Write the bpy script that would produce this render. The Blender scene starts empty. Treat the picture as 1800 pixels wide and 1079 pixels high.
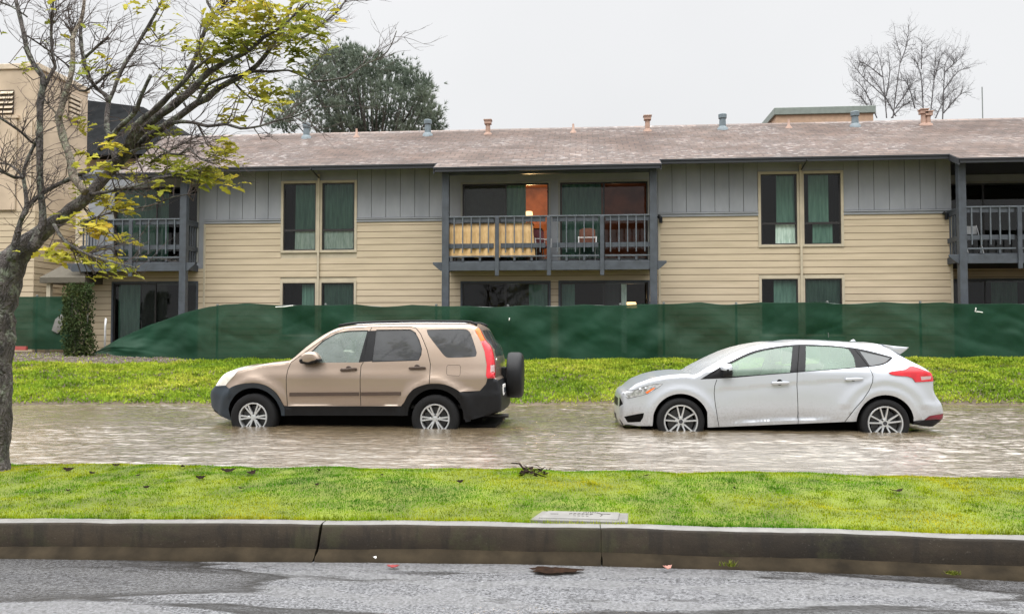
import bpy, math, random, numpy as np
from mathutils import Vector, Matrix
from mathutils.geometry import delaunay_2d_cdt
random.seed(11); RNG = np.random.default_rng(7)
SC = bpy.context.scene
COL = SC.collection
R = math.radians

# ------------------------------------------------------------------ measured data (metres)
CRV = {'Xc': -3.34,
 'b_pillar': [(0.1986, 0.9116), (0.2846, 1.356), (0.4101, 1.3613), (0.3868, 0.9279)],
 'bottom_front': [(-1.6664, 0.0721), (-1.8323, 0.1437)],
 'bottom_rear': [(1.9678, 0.1733), (1.8095, 0.1277)],
 'door_f': [(0.3154, 1.4073), (-0.0592, 1.386), (-0.2443, 1.3132), (-0.4729, 1.1385), (-0.6763, 0.9863), (-0.7785, 0.9117), (-0.817, 0.8053), (-0.8308, 0.6721), (-0.8283, 0.5125), (-0.8134, 0.297), (0.2341, 0.3045), (0.2315, 0.6767),
            (0.2347, 0.8618), (0.2634, 0.9144)],
 'door_r': [(0.3154, 1.4073), (0.2634, 0.9144), (0.2347, 0.8618), (0.2315, 0.6767), (0.2341, 0.3045), (0.8094, 0.3086), (0.8631, 0.3643), (0.9028, 0.4433), (0.9904, 0.5435), (1.1235, 0.6019), (1.2166, 0.626), (1.2188, 0.8907),
            (1.1624, 1.0872), (1.0534, 1.3127), (0.9799, 1.3931), (0.8969, 1.4121)],
 'exhaust': [(2.109, 0.143), (2.272, 0.144)],
 'flap': [(1.6685, 0.3697), (1.7212, 0.3177), (1.7877, 0.106), (1.7156, 0.0893), (1.68, 0.212)],
 'front_bumper': [(-2.1142, 0.0134), (-2.1158, 0.4462), (-1.971, 0.5374), (-1.9156, 0.5696), (-1.7336, 0.5799), (-1.6894, 0.5484), (-1.6465, 0.5385), (-1.6177, 0.4263), (-1.6447, 0.0168)],
 'front_clad': [(-1.6647, 0.5408), (-1.5466, 0.5907), (-1.3759, 0.6189), (-1.2096, 0.6118), (-1.0709, 0.5645), (-0.9596, 0.4718), (-0.8952, 0.3525), (-0.8551, 0.2726), (-0.8682, 0.0824), (-1.6909, 0.0154)],
 'fuel': [(1.4669, 0.8784), (1.6261, 0.8789), (1.6427, 0.8607), (1.6431, 0.7508), (1.6274, 0.7298), (1.4683, 0.7397), (1.4522, 0.7605), (1.4517, 0.8601)],
 'g_front': [(-0.449, 0.9073), (-0.5039, 1.0451), (-0.3433, 1.2109), (-0.1616, 1.3132), (0.0001, 1.3454), (0.2846, 1.356), (0.1986, 0.9116)],
 'g_quarter': [(1.136, 1.3715), (1.683, 1.3791), (1.752, 1.339), (1.8205, 1.1801), (1.8629, 1.0488), (1.8542, 1.0018), (1.823, 0.9913), (1.4623, 0.9801), (1.4076, 1.0088), (1.2934, 1.1401), (1.1624, 1.2993)],
 'g_rear': [(0.4101, 1.3613), (0.9004, 1.3664), (0.9712, 1.3261), (1.0328, 1.2194), (1.0756, 1.1003), (1.0725, 1.0213), (1.0419, 0.9504), (0.3868, 0.9279)],
 'handles': [[(-0.0577, 0.8052), (0.186, 0.8272)], [(0.9168, 0.835), (1.1596, 0.8436)]],
 'headlight': [(-1.9156, 0.5696), (-2.0288, 0.6017), (-1.8347, 0.7179), (-1.7023, 0.8143), (-1.5722, 0.8021), (-1.5601, 0.7888), (-1.5909, 0.7296), (-1.6971, 0.6235), (-1.7336, 0.5799)],
 'hubs': [(-1.3103, 0.1255), (1.2917, 0.1469)],
 'mirror': [(-0.6255, 0.9297), (-0.5994, 1.0162), (-0.5225, 1.0584), (-0.4005, 1.0585), (-0.3412, 1.0088), (-0.3065, 0.9305), (-0.399, 0.9093), (-0.4776, 0.883), (-0.6005, 0.8958)],
 'moulding_f': [(-0.7841, 0.4862), (0.2172, 0.4972), (0.2176, 0.4497), (-0.7836, 0.4356)],
 'moulding_r': [(0.2442, 0.4973), (0.8088, 0.5058), (0.8091, 0.4585), (0.2446, 0.4498)],
 'n_hood': (10, 14),
 'n_rear': 25,
 'n_ws': (14, 18),
 'orange': [(1.8226, 1.3737), (1.8694, 1.4003), (1.9014, 1.3977), (1.9875, 1.2276), (1.9146, 1.2065)],
 'par': {'LF': 0.75, 'LR': 0.5, 'W': 0.885, 'oF': 0.28, 'oR': 0.12, 'sill': 0.05, 'tum': 0.2, 'xF': -2.05, 'xR': 2.23, 'zb': 0.83, 'zs': 0.25, 'ztop': 1.5},
 'plate': [(2.146, 0.574), (2.232, 0.427)],
 'rail': [(-0.1535, 1.4251), (0.0238, 1.4549), (0.2992, 1.4709), (0.8491, 1.4836), (1.3959, 1.4827), (1.7494, 1.4741), (1.8484, 1.4308)],
 'rear_bumper': [(1.6152, 0.5129), (1.9178, 0.5272), (2.0007, 0.6209), (2.0212, 0.6939), (2.2239, 0.6751), (2.3282, 0.496), (2.3246, 0.0985), (1.5945, 0.0502)],
 'rear_clad': [(0.8093, 0.298), (0.8631, 0.3643), (0.9028, 0.4433), (0.9904, 0.5435), (1.1235, 0.6019), (1.2831, 0.6237), (1.4426, 0.6087), (1.5621, 0.5649), (1.6496, 0.5105), (1.7536, 0.0517), (0.7979, 0.0427)],
 'red': [(1.9146, 1.2065), (1.9873, 1.2329), (2.0769, 1.1326), (2.1339, 0.9569), (2.1393, 0.6983), (2.0212, 0.6991), (2.0029, 0.7358), (2.0069, 0.8924), (1.9696, 1.075)],
 'reverse': [(2.0615, 0.8792), (2.1384, 0.8839), (2.139, 0.7819), (2.0621, 0.7825)],
 'seam_b': [(0.3458, 1.4046), (0.3202, 1.356)],
 'seam_b2': [(0.2634, 0.9144), (0.2347, 0.8618), (0.2315, 0.6767), (0.2342, 0.3071)],
 'seam_f': [(-0.4729, 1.1385), (-0.6763, 0.9863), (-0.7785, 0.9117), (-0.817, 0.8053), (-0.8308, 0.6721), (-0.8283, 0.5125), (-0.8134, 0.2997)],
 'seam_ft': [(-0.4729, 1.1385), (-0.2443, 1.3132), (-0.0592, 1.386), (0.3044, 1.4073), (0.8969, 1.4121), (0.9799, 1.3931), (1.0534, 1.3127), (1.1624, 1.0872), (1.2188, 0.8907), (1.2166, 0.626)],
 'seam_h': [(-1.5538, 0.7755), (-1.2682, 0.8467), (-0.9959, 0.8847), (-0.8051, 0.9037)],
 'sill': [(-0.8832, 0.1589), (0.8406, 0.1732)],
 'sill_clad': [(-0.904, 0.2963), (0.8709, 0.309), (0.8597, 0.0433), (-0.9246, 0.0265)],
 'spare': [(2.226, 0.705), (2.452, 0.706), (2.339, 1.043), (2.339, 0.367)],
 'upper': [(-1.9808, 0.2115), (-2.0662, 0.2642), (-2.076, 0.3472), (-2.0772, 0.4437), (-2.0021, 0.5249), (-1.933, 0.5721), (-1.8554, 0.6668), (-1.7677, 0.7443), (-1.6898, 0.7778), (-1.5846, 0.8005), (-1.4233, 0.8327), (-1.2051, 0.8841),
           (-1.0137, 0.9086), (-0.9042, 0.9196), (-0.7966, 0.9465), (-0.5984, 1.1218), (-0.3943, 1.2755), (-0.238, 1.365), (-0.1315, 1.4057), (0.0318, 1.4327), (0.3066, 1.4487), (0.8554, 1.4588), (1.4007, 1.458), (1.7532, 1.4521),
           (1.8298, 1.4251), (1.8852, 1.3822), (1.967, 1.2275), (2.0575, 1.119), (2.1041, 0.956), (2.1143, 0.812), (2.1199, 0.7018), (2.1583, 0.6698), (2.1913, 0.5483), (2.2063, 0.3901), (2.1957, 0.2455), (2.1575, 0.2176)]}
FOC = {'Xc': 2.64,
 'bottom_front': [(-1.6991, 0.0561), (-1.8881, 0.0484)],
 'bottom_rear': [(1.8432, 0.0906), (1.7398, 0.1104)],
 'bumper_line': [(1.6717, 0.3742), (1.828, 0.3762), (2.055, 0.3951)],
 'crease': [(-0.9893, 0.5612), (-0.5879, 0.5959), (0.2078, 0.6672), (0.8376, 0.7103), (1.1763, 0.7332)],
 'diffuser': [(1.7062, 0.1579), (1.8507, 0.174), (2.2027, 0.1686), (2.253, -0.0052), (1.6979, 0.0156)],
 'dlo': [(-1.0683, 0.6967), (-0.8505, 0.8331), (-0.6217, 0.9513), (-0.3337, 1.0736), (-0.0252, 1.1367), (0.2779, 1.1671), (0.5995, 1.1619), (0.8616, 1.1403), (1.0674, 1.1133), (1.2908, 1.0597), (1.4968, 0.996), (1.4447, 0.9509),
         (1.354, 0.9032), (1.2175, 0.8765), (0.9781, 0.8547), (0.2102, 0.7938), (-0.3197, 0.7486), (-0.6396, 0.7202)],
 'door_f': [(-0.8129, 0.022), (-0.842, 0.1838), (-0.8712, 0.369), (-0.8839, 0.5103), (-0.8758, 0.6094), (-0.8469, 0.6944), (-1.0683, 0.6967), (-0.8505, 0.8331), (-0.6217, 0.9513), (-0.3337, 1.0736), (-0.0252, 1.1367), (0.3064, 1.1617),
            (0.2545, 0.9748), (0.2102, 0.7938), (0.2045, 0.6269), (0.2139, 0.358), (0.229, 0.0275)],
 'door_r': [(0.3064, 1.1617), (0.5995, 1.1619), (0.8616, 1.1403), (1.0157, 1.1187), (1.1411, 0.8842), (1.1716, 0.8055), (1.1871, 0.7519), (1.1748, 0.6717), (1.1337, 0.5647), (1.0486, 0.444), (0.9351, 0.3095), (0.8085, 0.1175),
            (0.7708, 0.0329), (0.229, 0.0275), (0.2139, 0.358), (0.2045, 0.6269), (0.2102, 0.7938), (0.2545, 0.9748)],
 'fin': [(1.1746, 1.2106), (1.2294, 1.2359), (1.2615, 1.2079)],
 'fog': [(-2.0788, 0.1684), (-1.814, 0.2339), (-1.8273, 0.1676), (-1.8613, 0.1069), (-2.029, 0.0899)],
 'g_front': [(-0.6874, 0.7363), (-0.7413, 0.8521), (-0.5831, 0.938), (-0.3103, 1.0518), (-0.0298, 1.1121), (0.2134, 1.1424), (0.118, 0.7962), (-0.3195, 0.7594)],
 'g_quarter': [(1.0807, 1.0836), (1.271, 1.0356), (1.4556, 0.9906), (1.3738, 0.9296), (1.1939, 0.8869), (1.1638, 0.8921)],
 'g_rear': [(0.3895, 1.148), (0.6485, 1.1428), (0.8841, 1.124), (0.9458, 1.1051), (0.9862, 1.003), (0.9803, 0.8653), (0.3154, 0.8104)],
 'g_tri': [(-1.0145, 0.7078), (-0.8108, 0.8279), (-0.7784, 0.7305)],
 'grille': [(-2.1596, 0.4212), (-2.1298, 0.4277), (-2.0915, 0.3438), (-2.1344, 0.3044), (-2.1602, 0.2887)],
 'handles': [[(-0.1327, 0.653), (0.1015, 0.6602)], [(0.8223, 0.7057), (1.0598, 0.715)]],
 'hatch_glass': [(1.6885, 1.0177), (1.7579, 1.0531), (1.9468, 0.8905), (2.0273, 0.8452)],
 'headlight': [(-2.0853, 0.4896), (-2.0363, 0.5285), (-1.9455, 0.5364), (-1.7915, 0.5936), (-1.6797, 0.6243), (-1.561, 0.6331), (-1.6662, 0.5602), (-1.7642, 0.5011), (-1.8621, 0.4699), (-2.0299, 0.4231)],
 'hubs': [(-1.3263, 0.1287), (1.3434, 0.1242)],
 'indicator': [(-1.799, 0.5146), (-1.687, 0.5813), (-1.6661, 0.5745), (-1.7712, 0.4981)],
 'mirror': [(-0.7991, 0.8753), (-0.7544, 0.9029), (-0.6708, 0.9073), (-0.6411, 0.8689), (-0.6441, 0.7443), (-0.724, 0.73), (-0.7858, 0.7437)],
 'n_hood': (9, 16),
 'n_rear': 26,
 'n_ws': (16, 21),
 'par': {'LF': 1.0, 'LR': 0.9, 'W': 0.905, 'oF': 0.34, 'oR': 0.3, 'sill': 0.07, 'tum': 0.34, 'xF': -2.16, 'xR': 2.27, 'zb': 0.8, 'zs': 0.22, 'ztop': 1.27},
 'reflector': [(1.8507, 0.174), (1.9175, 0.2271), (2.1209, 0.253), (2.1455, 0.1692)],
 'seam_b': [(0.3064, 1.1617), (0.2545, 0.9748), (0.2102, 0.7938), (0.2045, 0.6269), (0.2139, 0.358), (0.2229, 0.0897)],
 'seam_f': [(-0.8469, 0.6944), (-0.8758, 0.6094), (-0.8839, 0.5103), (-0.8712, 0.369), (-0.842, 0.1838), (-0.8153, 0.0593)],
 'seam_r': [(1.015, 1.116), (1.1411, 0.8842), (1.1716, 0.8055), (1.1871, 0.7519), (1.1748, 0.6717), (1.1337, 0.5647), (1.0486, 0.444), (0.9351, 0.3095), (0.8085, 0.1175)],
 'sill': [(-0.926, 0.0473), (0.9528, 0.1128)],
 'sill_crease': [(-0.7313, 0.0892), (-0.4794, 0.1225), (0.1808, 0.1618), (0.6789, 0.1717)],
 'splitter': [(-2.1598, 0.1244), (-2.1268, 0.118), (-2.0844, 0.0547), (-2.1255, 0.0188), (-2.1594, 0.0637)],
 'spoiler': [(1.4061, 1.1684), (1.5474, 1.1471), (1.7544, 1.1285), (1.7252, 1.0973), (1.6309, 1.0254), (1.5259, 1.0761), (1.4522, 1.1114)],
 'tail': [(1.3865, 0.7945), (1.434, 0.8128), (1.6179, 0.839), (1.6836, 0.8772), (1.7669, 0.8703), (1.9496, 0.7981), (2.0337, 0.7721), (2.0307, 0.6856), (1.9233, 0.6813), (1.7343, 0.6712), (1.6935, 0.7255), (1.6382, 0.7463),
          (1.4871, 0.7573), (1.4129, 0.7737)],
 'tail_white': [(1.8079, 0.746), (1.9556, 0.752), (1.9452, 0.7103), (1.8151, 0.6973)],
 'upper': [(-2.0677, 0.0355), (-2.0987, 0.043), (-2.1385, 0.1186), (-2.1457, 0.1853), (-2.1433, 0.2679), (-2.1377, 0.3351), (-2.136, 0.4087), (-2.1275, 0.4756), (-2.0898, 0.5078), (-2.0548, 0.5158), (-1.928, 0.615), (-1.8154, 0.6638),
           (-1.717, 0.7001), (-1.5483, 0.7394), (-1.3796, 0.7594), (-1.2389, 0.7659), (-1.1262, 0.7606), (-1.0091, 0.8298), (-0.7829, 0.9515), (-0.562, 1.0591), (-0.3357, 1.1328), (-0.081, 1.1835), (0.1347, 1.1892), (0.3026, 1.2115),
           (0.5469, 1.2116), (0.6816, 1.2088), (1.158, 1.1788), (1.4041, 1.1618), (1.6076, 1.0239), (1.7461, 0.9405), (1.8779, 0.8685), (1.9826, 0.7821), (2.0031, 0.7007), (2.0069, 0.5608), (2.0443, 0.4762), (2.1079, 0.3905),
           (2.1385, 0.2628), (2.1345, 0.1772), (2.0853, 0.1359), (1.9982, 0.0775)]}
BR = [[(-4.95, 6.62, -0.011, 0.1644), (-4.966, 6.64, 0.062, 0.1374), (-4.989, 6.66, 0.164, 0.1194), (-5.005, 6.68, 0.402, 0.1106), (-5.013, 6.7, 0.74, 0.1155), (-5.03, 6.72, 1.032, 0.1182), (-5.047, 6.74, 1.326, 0.1232),
  (-5.048, 6.76, 1.623, 0.1352), (-5.031, 6.78, 1.823, 0.1403), (-4.943, 6.8, 1.964, 0.1079), (-4.844, 6.82, 2.085, 0.087), (-4.693, 6.84, 2.216, 0.0684), (-4.55, 6.86, 2.333, 0.0568), (-4.418, 6.88, 2.445, 0.0498),
  (-4.353, 6.9, 2.508, 0.0452), (-4.262, 6.92, 2.626, 0.043), (-4.144, 6.94, 2.765, 0.0407), (-4.026, 6.96, 2.895, 0.0384), (-3.907, 6.98, 2.999, 0.0361), (-3.782, 7.0, 3.099, 0.0362), (-3.604, 7.02, 3.223, 0.0315),
  (-3.436, 7.04, 3.353, 0.0291), (-3.346, 7.06, 3.403, 0.0316), (-3.251, 7.08, 3.504, 0.0269), (-3.134, 7.1, 3.569, 0.0245), (-2.98, 7.12, 3.659, 0.0221), (-2.862, 7.14, 3.787, 0.0197), (-2.771, 7.16, 3.942, 0.0173),
  (-2.69, 7.18, 4.099, 0.0149), (-2.62, 7.2, 4.33, 0.0124), (-2.576, 7.22, 4.547, 0.01)],
 [(-4.711, 6.67, 2.008, 0.046), (-4.669, 6.688, 2.132, 0.0369), (-4.638, 6.706, 2.257, 0.0301), (-4.652, 6.724, 2.358, 0.0278), (-4.69, 6.741, 2.56, 0.0256), (-4.713, 6.759, 2.813, 0.028), (-4.735, 6.777, 3.219, 0.028),
  (-4.726, 6.795, 3.476, 0.0258), (-4.74, 6.813, 3.558, 0.0258), (-4.835, 6.831, 3.668, 0.0236), (-4.915, 6.849, 3.804, 0.0213), (-4.963, 6.866, 3.966, 0.0189), (-5.017, 6.884, 4.129, 0.019), (-5.072, 6.902, 4.294, 0.0167),
  (-5.111, 6.92, 4.459, 0.0143)],
 [(-4.738, 6.82, 3.444, 0.0188), (-4.688, 6.837, 3.574, 0.0141), (-4.653, 6.853, 3.655, 0.0142), (-4.694, 6.87, 3.78, 0.0118), (-4.72, 6.887, 3.966, 0.0119), (-4.725, 6.903, 4.179, 0.0107), (-4.725, 6.92, 4.393, 0.0095)],
 [(-4.853, 6.62, 1.906, 0.0411), (-4.799, 6.649, 2.251, 0.0206), (-4.766, 6.677, 2.392, 0.0184), (-4.805, 6.706, 2.546, 0.0162), (-4.844, 6.734, 2.651, 0.0186), (-4.841, 6.763, 2.781, 0.014), (-4.806, 6.791, 2.912, 0.0141),
  (-4.76, 6.82, 3.039, 0.0118)],
 [(-4.798, 6.67, 2.638, 0.0161), (-4.82, 6.587, 2.622, 0.0136), (-4.846, 6.503, 2.645, 0.0135), (-4.9, 6.42, 2.667, 0.0133)],
 [(-4.798, 6.67, 2.638, 0.0115), (-4.903, 6.72, 2.719, 0.0116), (-4.993, 6.77, 2.771, 0.0093), (-5.18, 6.82, 2.805, 0.0094)],
 [(-4.769, 6.82, 2.953, 0.0141), (-4.785, 6.745, 2.961, 0.0116), (-4.822, 6.67, 3.028, 0.0115), (-4.862, 6.595, 3.074, 0.0114), (-4.952, 6.52, 3.144, 0.0112)],
 [(-4.769, 6.62, 2.271, 0.0205), (-4.761, 6.691, 2.394, 0.0185), (-4.75, 6.763, 2.465, 0.0187), (-4.696, 6.834, 2.552, 0.0189), (-4.613, 6.906, 2.629, 0.0191), (-4.486, 6.977, 2.718, 0.0168), (-4.398, 7.049, 2.787, 0.0146),
  (-4.28, 7.12, 2.868, 0.0098)],
 [(-4.297, 6.77, 2.519, 0.0327), (-4.428, 6.807, 2.658, 0.0376), (-4.475, 6.843, 2.777, 0.0354), (-4.533, 6.88, 2.897, 0.0332), (-4.619, 6.917, 3.075, 0.031), (-4.679, 6.953, 3.235, 0.0312), (-4.674, 6.99, 3.348, 0.0289),
  (-4.665, 7.027, 3.488, 0.0267), (-4.646, 7.063, 3.625, 0.0244), (-4.656, 7.1, 3.731, 0.022), (-4.678, 7.137, 3.898, 0.0197), (-4.704, 7.173, 4.034, 0.0198), (-4.702, 7.21, 4.123, 0.0174), (-4.677, 7.247, 4.217, 0.0175),
  (-4.675, 7.283, 4.367, 0.0151), (-4.691, 7.32, 4.562, 0.0151)],
 [(-4.786, 7.12, 3.282, 0.0147), (-4.837, 7.12, 3.341, 0.0098), (-4.899, 7.12, 3.406, 0.0074), (-4.938, 7.12, 3.444, 0.0049)], [(-4.79, 7.32, 4.129, 0.0202), (-4.813, 7.32, 4.146, 0.0202), (-4.824, 7.32, 4.163, 0.0177)],
 [(-4.048, 6.82, 2.789, 0.0329), (-4.127, 6.87, 2.952, 0.0261), (-4.203, 6.92, 3.118, 0.0239), (-4.235, 6.97, 3.234, 0.0216), (-4.261, 7.02, 3.326, 0.0218), (-4.288, 7.07, 3.439, 0.0195), (-4.446, 7.12, 3.553, 0.0172),
  (-4.557, 7.17, 3.72, 0.0173), (-4.625, 7.22, 3.85, 0.0174), (-4.688, 7.27, 4.037, 0.0175), (-4.724, 7.32, 4.236, 0.0151)],
 [(-4.657, 7.27, 3.868, 0.015), (-4.564, 7.253, 3.935, 0.0125), (-4.455, 7.237, 4.012, 0.0112), (-4.384, 7.22, 4.047, 0.0124)],
 [(-4.136, 6.82, 3.317, 0.0188), (-4.1, 6.845, 3.429, 0.0165), (-4.086, 6.87, 3.533, 0.0166), (-4.019, 6.895, 3.702, 0.0166), (-3.993, 6.92, 3.766, 0.0143), (-3.909, 6.945, 3.931, 0.0144), (-3.805, 6.97, 4.138, 0.012),
  (-3.777, 6.995, 4.224, 0.0096), (-3.729, 7.02, 4.399, 0.0073)],
 [(-4.206, 6.82, 2.907, 0.0235), (-4.081, 6.74, 2.956, 0.0209), (-3.928, 6.66, 3.056, 0.0207), (-3.758, 6.58, 3.147, 0.0182), (-3.65, 6.5, 3.276, 0.0157), (-3.53, 6.42, 3.414, 0.0133)],
 [(-4.055, 6.92, 2.861, 0.043), (-3.912, 6.893, 3.039, 0.0404), (-3.737, 6.865, 3.169, 0.0379), (-3.539, 6.838, 3.293, 0.0354), (-3.377, 6.811, 3.4, 0.0305), (-3.193, 6.784, 3.556, 0.0257), (-2.985, 6.756, 3.645, 0.021),
  (-2.828, 6.729, 3.705, 0.0186), (-2.698, 6.702, 3.799, 0.0162), (-2.535, 6.675, 3.876, 0.0115), (-2.393, 6.647, 3.972, 0.0092), (-2.287, 6.62, 4.054, 0.0068)],
 [(-3.962, 6.82, 2.902, 0.0329), (-3.825, 6.737, 3.078, 0.0302), (-3.598, 6.653, 3.207, 0.0275), (-3.436, 6.57, 3.296, 0.0227), (-3.272, 6.487, 3.381, 0.0179), (-3.135, 6.403, 3.454, 0.0132), (-2.977, 6.32, 3.515, 0.0087)],
 [(-3.455, 6.82, 3.47, 0.0188), (-3.373, 6.837, 3.653, 0.0189), (-3.317, 6.853, 3.848, 0.0189), (-3.265, 6.87, 3.999, 0.0166), (-3.223, 6.887, 4.1, 0.0142), (-3.284, 6.903, 4.205, 0.0119), (-3.32, 6.92, 4.341, 0.0095)],
 [(-3.239, 6.92, 4.114, 0.0095), (-3.151, 6.92, 4.172, 0.0095), (-3.189, 6.92, 4.285, 0.0095)],
 [(-3.636, 6.92, 3.141, 0.0191), (-3.48, 6.85, 3.139, 0.0165), (-3.307, 6.78, 3.102, 0.014), (-3.177, 6.71, 3.057, 0.0139), (-2.976, 6.64, 3.049, 0.0114), (-2.826, 6.57, 2.994, 0.0113), (-2.633, 6.5, 2.991, 0.009),
  (-2.491, 6.43, 3.007, 0.0089), (-2.296, 6.36, 3.025, 0.0066), (-2.16, 6.29, 3.049, 0.0054), (-2.027, 6.22, 3.084, 0.0043)],
 [(-3.011, 7.07, 3.613, 0.0171), (-2.951, 7.115, 3.652, 0.0147), (-2.832, 7.16, 3.663, 0.0123), (-2.658, 7.205, 3.683, 0.0099), (-2.583, 7.25, 3.664, 0.01), (-2.454, 7.295, 3.607, 0.0101), (-2.276, 7.34, 3.632, 0.0076),
  (-2.172, 7.385, 3.664, 0.0076), (-2.019, 7.43, 3.787, 0.0064), (-1.815, 7.475, 3.919, 0.0064), (-1.735, 7.52, 4.133, 0.0052)],
 [(-3.432, 7.02, 3.337, 0.0169), (-3.401, 7.04, 3.434, 0.0146), (-3.348, 7.06, 3.526, 0.0146), (-3.205, 7.08, 3.591, 0.0122), (-3.061, 7.1, 3.624, 0.0122), (-2.98, 7.12, 3.654, 0.0098)],
 [(-2.74, 7.12, 3.937, 0.0123), (-2.658, 7.17, 3.943, 0.0099), (-2.544, 7.22, 3.978, 0.01), (-2.44, 7.27, 4.072, 0.01), (-2.339, 7.32, 4.178, 0.0101), (-2.237, 7.37, 4.295, 0.0076), (-2.183, 7.42, 4.432, 0.0077)],
 [(-4.003, 6.92, 2.885, 0.0143), (-3.888, 6.864, 2.906, 0.0118), (-3.744, 6.809, 2.91, 0.0094), (-3.626, 6.753, 2.895, 0.0093), (-3.495, 6.698, 2.826, 0.0081), (-3.395, 6.642, 2.802, 0.008), (-3.269, 6.587, 2.845, 0.0068),
  (-3.192, 6.531, 2.773, 0.0068), (-3.096, 6.476, 2.712, 0.0067), (-2.969, 6.42, 2.703, 0.0055)],
 [(-4.277, 6.82, 2.508, 0.0188), (-4.091, 6.77, 2.521, 0.014), (-3.994, 6.72, 2.521, 0.0116), (-3.742, 6.67, 2.557, 0.0115), (-3.6, 6.62, 2.598, 0.0091), (-3.469, 6.57, 2.601, 0.0079), (-3.301, 6.52, 2.617, 0.0056)],
 [(-3.752, 6.82, 2.769, 0.0071), (-3.649, 6.77, 2.811, 0.0082), (-3.466, 6.72, 2.879, 0.007), (-3.306, 6.67, 2.933, 0.0069), (-3.198, 6.62, 2.952, 0.0046)],
 [(-4.197, 6.62, 2.239, 0.0091), (-3.976, 6.67, 2.331, 0.0069), (-3.691, 6.72, 2.384, 0.007), (-3.501, 6.77, 2.468, 0.0058), (-3.399, 6.82, 2.495, 0.0047)],
 [(-4.544, 6.72, 2.233, 0.0162), (-4.373, 6.6, 2.084, 0.0137), (-4.153, 6.48, 1.983, 0.0112), (-3.93, 6.36, 1.912, 0.0088), (-3.689, 6.24, 1.853, 0.0065), (-3.432, 6.12, 1.796, 0.0042)],
 [(-3.143, 7.12, 3.576, 0.0098), (-3.028, 7.053, 3.459, 0.0097), (-2.895, 6.987, 3.36, 0.0072), (-2.739, 6.92, 3.311, 0.0048)],
 [(-4.726, 7.22, 3.607, 0.01), (-4.538, 7.12, 3.518, 0.0098), (-4.209, 7.02, 3.661, 0.0073), (-3.938, 6.92, 3.672, 0.0048)], [(-4.973, 6.92, 4.142, 0.0072), (-5.127, 6.92, 4.241, 0.0072), (-5.292, 6.92, 4.309, 0.0072)],
 [(-4.985, 6.92, 3.976, 0.0072), (-4.919, 7.02, 3.927, 0.0073), (-4.82, 7.12, 3.843, 0.0074), (-4.746, 7.22, 3.768, 0.0075)]]
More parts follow.
